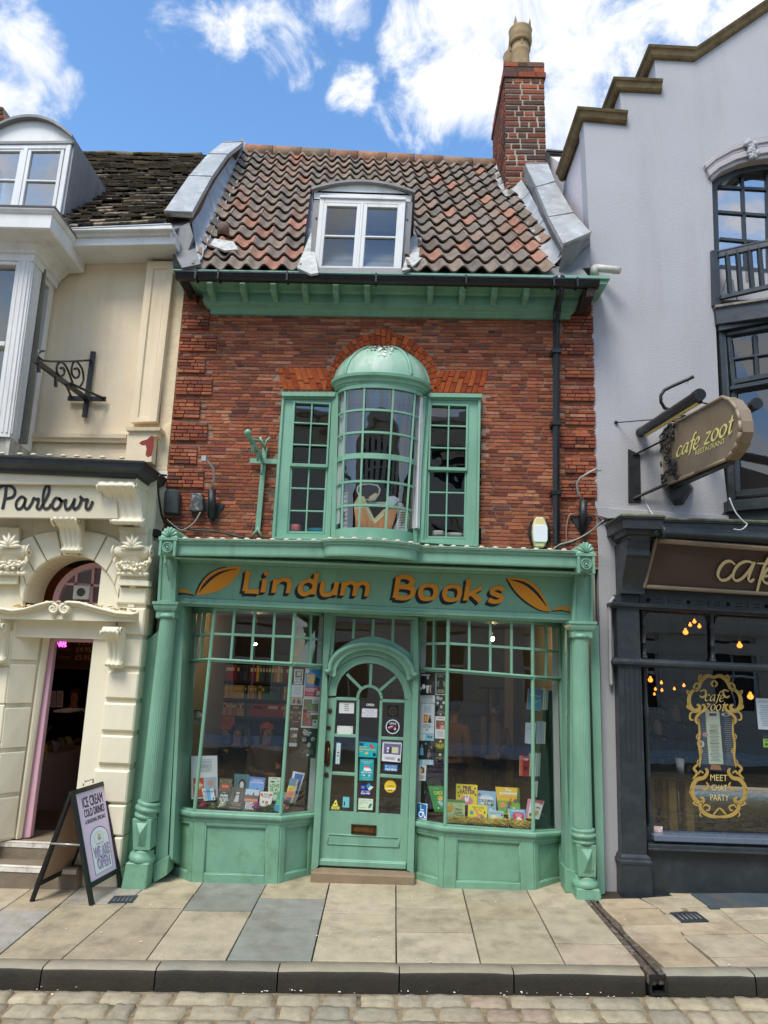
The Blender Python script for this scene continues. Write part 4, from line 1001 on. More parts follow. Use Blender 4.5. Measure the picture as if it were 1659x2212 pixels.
def bay(nm,top,tran,sill,base,mid,side):
 """top/tran/sill/base: four px points (left back, left front, right front, right back)"""
 Ys=[YB,YA,YA,YB]
 root=part(lambda m:None or m.box((0,0,0),(0,0,0))if False else None,nm,green)if False else None
 Pt=[P(p,y)for p,y in zip(top,Ys)];Pr=[P(p,y)for p,y in zip(tran,Ys)];Ps=[P(p,y)for p,y in zip(sill,Ys)];Pb=[P(p,y)for p,y in zip(base,Ys)]
 for p in Ps:p.z-=.028
 for p in Pb:p.z=gz(p.x,p.y)-.02
 m=MB()
 cen=V(((Ps[0].x+Ps[3].x)/2,.5,0))
 qs=[Quad(Pb[i],Pb[i+1],Ps[i+1]-V((0,0,.03)),Ps[i]-V((0,0,.03)))for i in range(3)]
 for i,q in enumerate(qs):m.prism([q(0,0,-.012),q(1,0,-.012),q(1,1,-.012),q(0,1,-.012)],-q.n*.03)
 b_=build(m,nm,green_low,shop,bev=0)
 for i,q in enumerate(qs):
  m=MB();st=.075 if i==1 else.055;l=st/q.w;r=st/q.w
  if i==1:l=.10/q.w;r=.11/q.w
  q.rect(m,0,0,l,1,.010,-.012);q.rect(m,1-r,0,1,1,.010,-.012);q.rect(m,l,0,1-r,.17,.009,-.012);q.rect(m,l,1-.10,1-r,1,.009,-.012)
  build(m,'riser_panel',green_low,b_,bev=.005)
  m=MB();t=.012
  for(p0,p1)in(((l,.17),(1-r,.17)),((1-r,.17),(1-r,.9)),((1-r,.9),(l,.9)),((l,.9),(l,.17))):m.tube([q(p0[0],p0[1],-.002),q(p1[0],p1[1],-.002)],.007,6)
  build(m,'panel_trim',green_low,b_)
 m=MB();m.mould(Ps,[(-.05,-.055),(.010,-.055),(.015,-.045),(.018,-.015),(.036,-.012),(.04,.0),(.04,.016),(.030,.024),(-.06,.030)]);build(m,'sill',green,b_)
 up=.02
 S2=[p+V((0,0,.028))for p in Ps]
 lowq=[Quad(S2[i],S2[i+1],Pr[i+1],Pr[i])for i in range(3)];upq=[Quad(Pr[i],Pr[i+1],Pt[i+1],Pt[i])for i in range(3)]
 m=MB()
 for i in range(4):
  w=.016 if i in(1,2)else.02
  m.lathe(S2[i],Pt[i],[(0,w),(1,w)],8,sm=False)
 build(m,'corner_posts',green,b_)
 m=MB()
 for i in range(3):
  upq[i].bar(m,(0,0),(1,0),.034,.018,-.02);upq[i].bar(m,(0,1),(1,1),.045,.018,-.03);upq[i].bar(m,(0,0.012),(1,0.012),.014,.030,.01)
  lowq[i].bar(m,(0,0),(1,0),.02,.008,-.02)
 build(m,'transom',green,b_,bev=.003)
 m=MB()
 ncol=[2,4,2]
 for i in range(3):upq[i].bars(m,[k/ncol[i]for k in range(1,ncol[i])],[.5],.022,.010,-.015)
 build(m,'glazing_bars',green,b_,bev=.003)
 for i in range(3):
  for q in(lowq[i],upq[i]):
   m=MB();m.add([q(0,0),q(1,0),q(1,1),q(0,1)],[(0,1,2,3)]);build(m,'glass',winglass,b_,recalc=False)
 m=MB()
 for k_ in(0,3):
  p,q2=S2[k_],Pt[k_];sg=1 if k_==0 else-1
  m.prism([p+V((sg*.02,.03,0)),p+V((sg*.075,.03,0)),q2+V((sg*.06,.03,0)),q2+V((sg*.02,.03,0))],V((0,.03,0)))
 build(m,'inner_reveal',white,b_)
 m=MB();m.prism([Ps[0]+V((0,0,-.0)),Ps[1]+V((0,.02,0)),Ps[2]+V((0,.02,0)),Ps[3],V((Ps[3].x,.55,Ps[3].z)),V((Ps[0].x,.55,Ps[0].z))],V((0,0,-.02)));build(m,'display_floor',innerd,b_)
 m=MB();m.prism([Pt[0]+V((-.05,0,0)),Pt[1],Pt[2],Pt[3]+V((.05,0,0)),V((Pt[3].x,.4,Pt[3].z)),V((Pt[0].x,.4,Pt[0].z))],V((0,0,.04)));build(m,'bay_head',green,b_)
 return b_,lowq,upq,Ps
bayL,lowL,upL,PsL=bay('window_bay',[K(345,742),K(510,716),K(1166,730),K(1416,764)],[K(305,1150),K(472,1136),K(1146,1172),K(1424,1192)],[M(48,1478),M(275,1522),M(1078,1562),M(1404,1532)],[J(1083,905),J(1250,962),D(600,1905),D(672,1885)],None,'L')
bayR,lowR,upR,PsR=bay('window_bay',[L(425,560),L(606,546),L(1156,575),L(1330,602)],[L(420,886),L(604,896),L(1156,940),L(1326,952)],[O(40,1402),O(318,1452),O(1036,1502),O(1292,1487)],[O(38,1900),O(302,1952),O(1046,2005),O(1276,1952)],None,'R')
# shop door and its frame
YD=.10
dq=Quad(P(N(46,2030),YD),P(N(745,2062),YD),P(N(790,700),YD),P(N(120,690),YD))
def npx(pts,Y=YD):return[P(N(*p),Y)for p in pts]
AC=(458,700)
def arcN(r,a,cy=0,sx=1.0):return(AC[0]+r*sx*math.cos(a),AC[1]+cy-r*math.sin(a)+(r*math.cos(a))*.045)
m=MB()
Rarc=338
lpts=[(-12,2085),(46,2030),(118,700)]+[arcN(Rarc,math.pi-math.pi/2*i/12)for i in range(13)]+[(465,40),(90,20),(75,600)]
rpts=[(752,2062),(800,2095),(842,600),(838,60),(465,40)]+[arcN(Rarc,math.pi/2-math.pi/2*i/12)for i in range(13)]+[(790,710)]
tlA=[(175,318)]+[(175+(790-175)*t,318-140*math.sin(math.pi*t)**.75+22*t)for t in[i/12 for i in range(1,12)]]+[(775,325)]
for pts in([(-12,2085),(46,2030),(118,700),(118,480),(165,45),(95,20),(82,480)],[(748,2062),(800,2095),(842,500),(838,60),(795,58),(800,500),(792,705)]):m.prism(npx(pts,YD-.05),V((0,.12,0)))
n=18
for i in range(n):
 a0_,a1_=math.pi-math.pi*i/n,math.pi-math.pi*(i+1)/n
 p0,p1=arcN(Rarc,a0_),arcN(Rarc,a1_)
 def upper(x):
  t=min(1,max(0,(x-140)/(815-140)));return 385-170*math.sin(math.pi*t)**.8+20*t-10
 x0,x1=140+(815-140)*i/n,140+(815-140)*(i+1)/n
 m.prism(npx([p0,p1,(x1,upper(x1)),(x0,upper(x0))],YD-.02),V((0,.08,0)))
m.prism(npx([(95,15),(838,60),(838,85),(95,45)],YD-.055),V((0,.12,0)))
for pts in([(130,48),(182,50),(165,330),(120,470),(105,470)],[(782,92),(838,92),(842,520),(815,515),(776,340)]):m.prism(npx(pts,YD-.03),V((0,.10,0)))
dframe=build(m,'door_surround',green,shop)
m=MB()
for x0,x1 in((330,322),(483,477),(640,634)):
 m.prism(npx([(x0-11,75),(x0+11,77),(x1+11,235 if x0<600 else 300),(x1-11,230 if x0<600 else 290)],YD-.02),V((0,.04,0)))
build(m,'glazing_bars',green,dframe)
m=MB();m.add(npx([(150,60),(810,90),(810,420),(150,400)],YD+.03),[(0,1,2,3)]);build(m,'glass',winglass,dframe)
m=MB();hp_=[]
for i in range(25):
 t=i/24;a=math.pi*(1-t)
 hp_.append((465+335*math.cos(a)*1.0,520-245*math.sin(a)**.9+(335*math.cos(a))*.055))
hp_=[(103,478),(118,492),(140,480)]+hp_[2:-2]+[(792,512),(812,520),(826,500)]
for o,r,y in((0,.020,-.10),(1,.016,-.085),(2,.018,-.07),(3,.014,-.06)):
 cpt=lambda p:(465+(p[0]-465)*(1-.040*o),p[1]+o*12)
 m.tube([P(N(*cpt(p)),YD+y+.02)for p in hp_],r,8)
for a,b in zip(hp_,hp_[1:]):
 c_=lambda p:(465+(p[0]-465)*.86,p[1]+42)
 m.prism([P(N(*a),YD-.07),P(N(*b),YD-.07),P(N(*c_(b)),YD-.07),P(N(*c_(a)),YD-.07)],V((0,.06,0)))
build(m,'hood_mould',green,dframe,recalc=True)
m=MB();YL=YD
gl_=[]
Rg=272
def quadp(pts,y=YL,t=.045):m.prism(npx(pts,y),V((0,t,0)))
quadp([(46,2030),(118,700),(192,700),(133,1595),(118,2034)]);quadp([(697,1628),(732,715),(790,710),(758,1645)])
quadp([(133,1595),(118,2034),(745,2062),(759,1640),(697,1628)],YL+.001)
for i in range(16):
 a0_,a1_=math.pi-math.pi*i/16,math.pi-math.pi*(i+1)/16
 quadp([arcN(Rg,a0_,-5),arcN(Rg,a1_,-5),arcN(334,a1_,0),arcN(334,a0_,0)],YL+.0005*(i%2))
leaf=build(m,'door',green,shop)
m=MB()
def nb(p,q,w=.026,y=YL+.004,t=.03):m.bar(P(N(*p),y),P(N(*q),y),w,t)
nb((362,712),(338,1608));nb((545,720),(512,1622))
nb((184,706),(365,712));nb((168,995),(350,1003),y=YL+.0055);nb((150,1296),(342,1308),y=YL+.0055)
nb((548,722),(732,728));nb((532,1018),(722,1026),y=YL+.0055);nb((520,1314),(712,1328),y=YL+.0055)
nb((466,430),(458,612),y=YL+.0055);nb((272,512),(392,632),y=YL+.0055);nb((662,530),(535,640),y=YL+.0055)
ia=[(453+95*math.cos(math.pi*(1-i/12)),705-98*math.sin(math.pi*i/12)+4*math.cos(math.pi*(1-i/12)))for i in range(13)]
for a,b in zip(ia,ia[1:]):nb(a,b,.026,YL+.003)
build(m,'glazing_bars',green,leaf,bev=.003)
m=MB();m.add(npx([(110,1640),(720,1660),(760,400),(160,380)],YL+.03),[(0,1,2,3)]);build(m,'glass',winglass,leaf)
m=MB();quadp([(50,1982),(745,2012),(742,2060),(46,2026)],YL-.03,.04);quadp([(52,1972),(745,2002),(745,2014),(52,1984)],YL-.022,.03);build(m,'weather_board',green,leaf,bev=.008)
m=MB()
for p,q in(((126,1776),(690,1808)),((690,1808),(684,1882)),((684,1882),(120,1855)),((120,1855),(126,1776))):m.tube([P(N(*p),YL-.001),P(N(*q),YL-.001)],.006,6)
build(m,'panel_moulding',green,leaf)
m=MB()
for a,b,c_,d_ in(((308,1700),(507,1712),(505,1724),(307,1712)),((307,1762),(503,1776),(502,1788),(306,1772)),((308,1700),(325,1701),(323,1774),(306,1772)),((490,1711),(507,1712),(503,1788),(486,1787))):quadp([a,b,c_,d_],YL-.012,.014)
lb=build(m,'letterbox',brass,leaf,bev=.002)
m=MB();quadp([(325,1716),(490,1727),(486,1772),(323,1760)],YL-.006,.006);build(m,'letterbox_flap',M_('aged_brass',(120,84,50),.4,metal=.7,var=.4,vscale=20),lb,bev=.004)
m=MB();pl=[(104,1060),(115,1040),(132,1040),(142,1062),(138,1225),(125,1245),(108,1242),(96,1222)]
quadp(pl,YL-.006,.008)
h1=[P(N(*p),YL-y)for p,y in(((122,1085),.01),((130,1100),.04),((128,1150),.06),((120,1185),.05),((112,1205),.01))]
m.tube(h1,.009,8);build(m,'door_handle',brass,leaf)
for(x,y)in((141,802),(131,936),(113,1308)):
 m=MB();c_=P(N(x,y),YL);m.lathe(c_,c_+V((0,-.012,0)),[(0,.018),(.6,.018),(1,.013),(1,0)],14,sy=1 if y==936 else 1.3);build(m,'lock',brass,leaf)
m=MB();st=[G(D(672,1905)),G(D(888,1912))];a=P(N(-8,2085),0.0);b=P(N(812,2108),0)
zt=P(N(20,2072),-.02).z
m.prism([V((a.x,-.06,gz(a.x,0)-.03)),V((b.x,-.06,gz(b.x,0)-.03)),V((b.x,-.06,zt+.005)),V((a.x,-.06,zt+.005))],V((0,.34,0)),lin((140,122,100)))
build(m,'door_step',stonem,shop,bev=.012)
m=MB();quadp([(-15,2095),(46,2040),(745,2066),(810,2100)],YD+.07,.05);build(m,'threshold',woodd,shop)
m=MB();m.box((X0,.2,-.6),(X1,.30,.22));build(m,'base_wall',innerd,shop)
# LEFT: cream building with ice cream parlour
par_=thing('parlour_building','cream painted building with stone slate roof, white bay window and ornate pale ground floor','building',(-3.2,0,0))
def lpart(mbf,nm,mat,par=par_,bev=0,**k):
 m=MB();mbf(m);return build(m,nm,mat,par,bev=bev,**k)
XE=-2.16
LX=-6.5
wl1=P(A(1200,1230),.03)
lpart(lambda m:m.prism([V((LX,.03,2.9)),P(E(1085,1120),.03),P(A(1205,1240),.03),P(A(1140,1000),.03),V((LX,.03,5.6))],V((0,.2,0))),'render_wall',creamr)
lpart(lambda m:m.prism([P(p,-.0)for p in(A(1140,1000),A(1208,1190),A(1200,1260),E(1165,300),E(1090,1080),E(1020,1080),E(1080,300),A(1125,1010))],V((0,.05,0))),'rough_edge',M_('rough_cream',(224,206,170),.9,var=.12,vscale=9,bump=1.0,bscale=14))
pl_o=[A(962,1040),A(1140,1040),E(1020,760),E(848,765)]
lpart(lambda m:pp(m,pl_o,-.06,.08),'upper_pilaster',creamr,bev=.006)
m=MB();pin=[A(1005,1090),A(1090,1090),E(975,735),E(898,735)]
for i in range(4):
 a,b,c_,d_=pl_o[i],pl_o[(i+1)%4],pin[(i+1)%4],pin[i];pp(m,[a,b,c_,d_],-.075,.03)
build(m,'pilaster_panel',creamr,par_,bev=.006)
m=MB();a,b=P(E(812,800),-.13),P(E(1025,800),-.13)
m.mould([V((a.x+.05,.03,a.z)),V((a.x+.05,-.10,a.z)),V((b.x,-.10,b.z)),V((b.x,.03,b.z))],[(-.02,-.08),(.0,-.08),(.005,-.04),(.03,-.03),(.035,0),(-.02,.005)]);build(m,'pedestal_cap',creamr,par_)
lpart(lambda m:(m.prism([P(p,-.10)for p in(E(832,840),E(1005,845),E(990,1030),E(815,1025))],V((0,.13,0)))),'pedestal',creamr,bev=.006)
m=MB();pp(m,[E(1000,858),E(1007,875),E(1003,930),E(990,985),E(965,995),E(950,980),E(958,940),E(950,915),E(930,918),E(908,905),E(925,890),E(960,880),E(985,858)],-.1015,.001);build(m,'peeled_patch',M_('red_undercoat',(140,58,52),.9,var=.1),par_)
m=MB();a,b=P(E(215,845),-.02),P(E(830,850),-.02);m.mould([V((a.x-.3,-.0,a.z)),V((b.x,-.0,b.z))],[(-.02,-.07),(.012,-.07),(.015,-.045),(.035,-.035),(.04,0),(-.02,.01)]);build(m,'string_course',creamr,par_)
Yg=-.34
m=MB();w0,w1=P(A(455,945),-.30),P(A(1140,932),-.30)
e0,e1=P(A(405,1012),-.0),P(A(1140,1000),-.0)
m.prism([P(A(430,945),-.30),P(A(1142,930),-.30),P(A(1142,862),-.30),P(A(455,880),-.30)],V((0,.33,0)))
m.prism([P(A(455,882),-.33),P(A(1142,864),-.33),P(A(1120,830),-.35),P(A(462,842),-.35)],V((0,.3,0)))
m.prism([P(A(452,842),-.38),P(A(1128,832),-.38),P(A(1120,800),-.38),P(A(455,828),-.38)],V((0,.35,0)))
m.prism([P(A(400,1015),-.05),P(A(1138,1003),-.05),P(A(1138,960),-.05),P(A(400,970),-.05)],V((0,.08,0)))
build(m,'eaves_cornice',white,par_,bev=.006)
lpart(lambda m:m.prism([P(A(452,829),-.385),P(A(1120,800),-.385),P(A(1110,794),-.30),P(A(470,822),-.30)],V((0,.3,-.01))),'gutter_lead',lead)
lpart(lambda m:m.prism([P(A(1113,800),-.37),P(A(1148,842),-.05),P(A(1148,960),-.05),P(A(1140,930),-.30),P(A(1118,830),-.35)],V((-.03,.0,0))),'cornice_end',white)
ye=-.25
sl,sr=P(A(-400,880),ye),P(A(1062,800),ye);tl_,tr_=P(A(-400,330),2.6),P(A(1320,362),2.6);
SQ=Quad(sl,sr,tr_,tl_)
m=MB();rows=30
SP=[(124,113,98),(110,100,88),(134,122,104),(98,90,80),(144,130,110)]
for r in range(rows):
 u=-random.uniform(0,.03);v0=r/rows
 while u<1:
  w=random.uniform(.10,.24)/SQ.w;l_=.052*random.uniform(.6,1.35)
  col=jig(random.choice(SP),.25)
  th=random.uniform(.014,.030);dv=random.uniform(-.12,.12)/rows
  n=4;vs=[]
  jit=[random.uniform(-.006,.006)for _ in range(n+1)]
  for i in range(n+1):vs.append(SQ(u+w*i/n*.98,v0+dv+jit[i]/SQ.h,l_+jit[i]*.5))
  for i in range(n+1):vs.append(SQ(u+w*i/n*.98,v0+dv+jit[i]/SQ.h,l_-th+jit[i]*.5))
  for i in range(n+1):vs.append(SQ(u+w*i/n*.98,v0+1.6/rows,.004))
  k=n+1
  m.add(vs,[(i,i+1,2*k+i+1,2*k+i)for i in range(n)],col);m.add(vs,[(i,i+1,k+i+1,k+i)for i in range(n)],tuple(c*.8 for c in col[:3])+(1,))
  m.add([vs[0],vs[k],vs[2*k]],[(0,1,2)],col);m.add([vs[n],vs[k+n],vs[2*k+n]],[(0,1,2)],col)
  u+=w
build(m,'stone_slates',slatem,par_,recalc=False)
lpart(lambda m:m.prism([SQ(0,0,-.02),SQ(1.0,0,-.02),SQ(1.0,1,-.02),SQ(0,1,-.02)],-SQ.n*.05),'roof_deck',slatem)
lpart(lambda m:m.tube([lerp(tl_,tr_,i/20)+V((0,0,.0+random.uniform(-.012,.012)))for i in range(21)],.055,8,lin((112,104,84))),'ridge',slatem)
lpart(lambda m:m.prism([tl_,tr_,tr_+V((0,2.4,-2.9)),tl_+V((0,2.4,-2.9))],V((0,-.05,-.08))),'rear_slope',slatem)
bx=P(A(345,1010),-.70).x
zc=P(A(0,820),-1.0)
cF=P(U(250,1000),-.50);
Yf_=-.50
corner_t,corner_b=P(U(262,430),Yf_),P(U(75,1850),Yf_)
back_t,back_b=P(U(440,600),.0),P(U(265,1830),.0)
FQ=Quad(V((corner_b.x-1.5,Yf_,corner_b.z)),corner_b,corner_t,V((corner_t.x-1.5,Yf_,corner_t.z)))
CQ=Quad(corner_b,V((back_b.x,0,corner_b.z)),V((back_t.x,0,corner_t.z)),corner_t)
bayw=lpart(lambda m:(CQ.rect(m,0,0,.40,1,.0,-.10),CQ.rect(m,.80,0,1,1,.0,-.10),CQ.rect(m,.40,0,.80,.05,-.001,-.10),CQ.rect(m,.40,.95,.80,1,-.001,-.10),CQ.rect(m,.40,.525,.80,.56,.012,-.06),[CQ.rect(m,u,0.02,u+.03,.98,.012,0)for u in(.02,.09,.16,.34)]),'bay_window',white,bev=.004)
uu=lambda p:(FQ.px(p)-FQ.a).dot((FQ.b-FQ.a).normalized())/FQ.w
lpart(lambda m:(FQ.rect(m,.90-.0,0,1,1,.0,-.10),FQ.rect(m,.50,0,.55,1,.0,-.10),FQ.rect(m,.0,0,.06,1,.0,-.1),FQ.rect(m,.06,0,.90,.06,-.001,-.10),FQ.rect(m,.06,.955,.90,1,-.001,-.10),FQ.rect(m,.06,.49,.90,.515,.008,-.06),[FQ.rect(m,u,0.02,u+.012,.98,.012,0)for u in(.92,.95,.975)]),'bay_front',white,bayw,bev=.004)
for q,(u0,u1)in((CQ,(.38,.82)),(FQ,(.05,.91))):
 m=MB();m.add([q(u0,.03,-.06),q(u1,.03,-.06),q(u1,.97,-.06),q(u0,.97,-.06)],[(0,1,2,3)]);build(m,'glass',winglass,bayw,recalc=False)
lpart(lambda m:m.prism([V((corner_b.x-1.4,-.3,corner_b.z)),V((corner_b.x+.05,-.3,corner_b.z)),V((corner_t.x+.02,-.3,corner_t.z)),V((corner_t.x-1.4,-.3,corner_t.z))],V((0,.02,0))),'bay_blind',M_('dim_blind',(120,116,100),.9,var=.3,vscale=2),bayw)
m=MB();z0=corner_t.z
pth=[V((corner_t.x-1.6,Yf_,z0)),V((corner_t.x,Yf_,z0)),V((back_t.x+.02,0,z0))]
zf0=P(A(320,820),Yf_-.26).z-z0;zf1=P(A(350,700),Yf_-.26).z-z0
m.mould(pth,[(-.1,-.04),(.012,-.04),(.015,.02),(.035,.03),(.04,.06),(.08,.09),(.085,.11),(.12,.13),(.125,zf0-.02),(.24,zf0-.012),(.25,zf0),(.25,zf1-.05),(.262,zf1-.045),(.28,zf1-.02),(.28,zf1),(-.1,zf1+.03)]);build(m,'bay_cornice',white,bayw)
m=MB();m.mould([p+V((0,0,zf1))for p in pth],[(.20,.012),(.288,-.004),(.292,.008),(.2,.024),(-.2,.05)]);build(m,'bay_lead_top',leadd,bayw)
lpart(lambda m:m.prism([V((corner_b.x-1.5,Yf_+.02,corner_b.z)),V((corner_b.x,Yf_+.02,corner_b.z)),V((back_b.x,.0,corner_b.z)),V((back_b.x-1.6,.0,corner_b.z))],V((-.0,0,-.16))),'bay_foot',M_('stained_white',(190,186,172),.7,var=.3,vscale=12,bump=.3,dirt=(60,62,48),dscale=9,damt=.9,streak=True),bayw)
Yd2=-.05
dq2=Quad(P(A(-190,700),Yd2),P(A(398,735),Yd2),P(A(470,285),Yd2),P(A(-110,290),Yd2))
d2=lpart(lambda m:(dq2 .frame(m,.05,.02,-.08),[dq2 .rect(m,u-.025,.02,u+.025,.98,.02,-.07)for u in(.5,)]),'dormer',white,bev=.004)
for u0,u1 in((.07,.475),(.525,.93)):
 q=Quad(dq2(u0,.03,.0),dq2(u1,.03,0),dq2(u1,.95,0),dq2(u0,.95,0))
 m=MB();q.frame(m,.035,.012,-.03);q.bar(m,(.05,.47),(.95,.47),.018,.01,-.02);build(m,'casement',white,d2,bev=.003)
 m=MB();m.add([q(.03,.03,-.012),q(.97,.03,-.012),q(.97,.97,-.012),q(.03,.97,-.012)],[(0,1,2,3)]);build(m,'glass',skyglass,d2,recalc=False)
m=MB();hA,hB=dq2(-.02,1.0),dq2(1.02,1.0);hz_=.24
def arp(u):return lerp(hA,hB,u)+V((0,0,.05+hz_*(1-(2*u-1)**2)))
m.prism([hA]+[arp(i/14)for i in range(15)][0:]+[hB],V((0,1.9,0)));build(m,'gable_board',white,d2)
m=MB()
for i in range(14):
 a,b=arp(i/14),arp((i+1)/14);o_=V((0,-.06,0));m.prism([a+o_,b+o_,b+o_+V((0,0,.03)),a+o_+V((0,0,.03))],V((0,2.2,0)))
for i in range(14):
 a,b=lerp(hA,hB,i/14),lerp(hA,hB,(i+1)/14)
m.prism([hA+V((0,-.03,.0)),hB+V((0,-.03,.0)),hB+V((0,-.03,.03)),hA+V((0,-.03,.03))],V((0,.05,0)))
build(m,'dormer_roof',leadd,d2)
lpart(lambda m:m.prism([dq2(1.0,0,.0),dq2(1.03,0,0),dq2(1.03,1.05,0),dq2(1.0,1.05,0)],V((0,2.0,0))),'dormer_cheek',leadd,d2)
m=MB();m.box((dq2(.03,0).x,Yd2+.4,dq2(0,0).z-.05),(dq2(.97,0).x,Yd2+.42,dq2(0,1).z));build(m,'dormer_back',M_('dormer_pale_blind',(150,156,158),.9,var=.1),d2)
cx_=P(A(20,100),3.0)
c2=thing('brick_chimney','sliver of a distant brick chimney at the left edge above the parlour dormer','chimney',(cx_.x,3,7))
m=MB();q=Quad(P(A(-110,260),3.0),P(A(3,260),3.0),P(A(14,60),3.0),P(A(-100,50),3.0));bricks(m,q,.08,.23,pal=CB,gap=.014)
q2=Quad(P(A(-120,110),2.95),P(A(24,110),2.95),P(A(16,30),2.95),P(A(-100,20),2.95));bricks(m,q2,.08,.23,pal=CB,gap=.014)
build(m,'stack',brickm,c2)
m=MB();m.prism([p+V((0,.02,0))for p in(q.a,q.b,q.c,q.d)],V((0,.8,0)));m.prism([p+V((0,.02,0))for p in(q2 .a,q2 .b,q2 .c,q2 .d)],V((0,.9,0)));build(m,'core',mortar,c2)
# ground floor
YW=-.24
def wx(p,y=YW):return P(p,y)
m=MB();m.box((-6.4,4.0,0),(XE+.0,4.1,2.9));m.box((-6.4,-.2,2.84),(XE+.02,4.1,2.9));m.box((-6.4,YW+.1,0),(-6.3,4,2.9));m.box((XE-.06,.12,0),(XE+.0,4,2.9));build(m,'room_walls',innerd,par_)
m=MB();m.box((-6.4,.1,-.15),(XE,1.1,.24));m.box((-6.4,1.1,-.15),(XE,4.0,-.12));build(m,'room_floor',M_('tiled_floor',(92,78,66),.4,var=.2),par_)
m=MB();m.prism([V((XE-.02,-.1,-.05)),V((XE-.02,.1,-.05)),V((XE-.02,.1,2.9)),V((XE-.02,-.1,2.9))],V((-.1,0,0)));build(m,'side_wall',creamr,par_)
edgeR=lambda y:(960+(820-960)*(y-350)/1300)
m=MB()
z=lambda y:P(I(edgeR(y),y),YW)
top_,bot_=P(I(990,60),YW),P(J(760,960),YW)
xr0,xr1=top_.x,bot_.x;xr_=(xr0+xr1)/2
m.prism([V((xr_-.42,YW+.02,bot_.z-.1)),V((xr_,YW+.02,bot_.z-.1)),V((xr_+.0,YW+.02,2.8)),V((xr_-.42,YW+.02,2.8))],V((0,.26,0)))
build(m,'pier_core',creamp,par_)
m=MB()
lefts=[(345,470,770),(478,670,780),(680,880,(715)),(896,1088,700),(1100,1300,675),(1312,1515,655)]
for y0,y1,xl in lefts:
 for a0_,a1_ in((y0,y1),):
  pa_,pb_=P(I(xl+6 if y0>600 else xl,a0_+6),YW),P(I(edgeR(a1_)-6,a1_-6),YW)
  q_=[V((pa_.x,YW-.012,pb_.z)),V((xr_+.012,YW-.012,pb_.z)),V((xr_+.012,YW-.012,pa_.z)),V((pa_.x,YW-.012,pa_.z))]
  m.cbox(q_,V((0,.24,0)),.012)
zprev=P(J(810,215),YW).z
for y0,y1,xl in((215,425,600),(440,640,600),(650,850,600)):
 pa_,pb_=P(J(xl,y0),YW),P(J(xl,y1),YW)
 m.cbox([V((xr_-.28,YW-.012,pb_.z)),V((xr_+.012,YW-.012,pb_.z)),V((xr_+.012,YW-.012,pa_.z)),V((xr_-.28,YW-.012,pa_.z))],V((0,.24,0)),.012)
zb_=P(J(750,860),YW).z
m.cbox([V((xr_-.30,YW-.03,gz(-2.2,-.3)-.02)),V((xr_+.02,YW-.03,gz(-2.2,-.3)-.02)),V((xr_+.02,YW-.03,zb_-.01)),V((xr_-.30,YW-.03,zb_-.01))],V((0,.24,0)),.012)
build(m,'pier_blocks',creamp,par_)
AX,AY=458,448
def ai(r,t,y=YW-.004):return P(I(AX-r*math.cos(math.pi*t),AY-r*math.sin(math.pi*t)),y)
r0_=308
m=MB();NV=9
for i in range(NV):
 t0,t1=i/NV+.004,(i+1)/NV-.004
 def outer(t):
  a=math.pi*t;rx=420
  return(AX-min(max(rx*math.cos(a)*1.15,-330),330)*1.0,AY-470*max(math.sin(a),0)**.55)
 K4=4
 inn=[(AX-r0_*math.cos(math.pi*(t0+(t1-t0)*k/K4)),AY-r0_*math.sin(math.pi*(t0+(t1-t0)*k/K4)))for k in range(K4+1)]
 out=[outer(t0+(t1-t0)*k/K4)for k in range(K4+1)]
 m.prism([P(I(*p),YW-.012)for p in inn+out[::-1]],V((0,.06,0)))
build(m,'arch_voussoirs',creamp,par_,bev=.006)
m=MB();nn_=20
zt_=P(E(892,1095),-.5).z+.03
for i in range(nn_):
 a,b=ai(r0_,i/nn_,YW+.03),ai(r0_,(i+1)/nn_,YW+.03)
 m.prism([a,b,V((b.x,b.y,zt_)),V((a.x,a.y,zt_))],V((0,.05,0)))
al=ai(r0_,0,YW+.03);ar=ai(r0_,1,YW+.03)
m.prism([V((-6.4,YW+.03,1.95)),V((al.x,YW+.03,1.95)),V((al.x,YW+.03,zt_)),V((-6.4,YW+.03,zt_))],V((0,.05,0)))
m.prism([V((ar.x,YW+.03,1.95)),V((xr_-.01,YW+.03,1.95)),V((xr_-.01,YW+.03,zt_)),V((ar.x,YW+.03,zt_))],V((0,.05,0)))
build(m,'wall_above_door',creamp,par_)
m=MB()
for i in range(7):
 t0,t1=i/7+.006,(i+1)/7-.006
 m.grid(lambda u,v:ai(r0_,t0+(t1-t0)*u,YW)+V((0,.36*v,0)),6,1)
build(m,'arch_reveal',M_('reveal_cream',(216,206,180),.6,var=.06,bump=.1,dirt=(190,180,150),dscale=3,damt=.3),par_,recalc=False)
m=MB();m.grid(lambda u,v:ai(r0_+3,u,YW)+V((0,.38*v,0)),30,1);build(m,'arch_reveal_joint',creamp,par_,recalc=False)
YFn=YW+.34
fc=I(640,470);fr_=300
def fp(r,t,y=YFn):return P((fc[0]-r*.3307*math.cos(math.pi*t),fc[1]-r*.3307*.93*math.sin(math.pi*t)),y)
m=MB();n=24
for i in range(n):
 m.prism([fp(300,i/n),fp(300,(i+1)/n),fp(262,(i+1)/n),fp(262,i/n)],V((0,.05,0)))
def fbar(a,b,w=.022):m.bar(P(I(*a),YFn),P(I(*b),YFn),w,.04)
fbar((345,465),(960,478),.05);fbar((610,225),(592,465));fbar((718,240),(700,470));fbar((430,330),(860,352),.022);fbar((500,255),(485,465),.022);fbar((820,300),(806,470))
fan=build(m,'fanlight',pink,par_)
m=MB();m.add([fp(280,0,YFn+.02)]+[fp(280,i/12,YFn+.02)for i in range(1,13)],[tuple(range(13))]);build(m,'glass',winglass,fan)
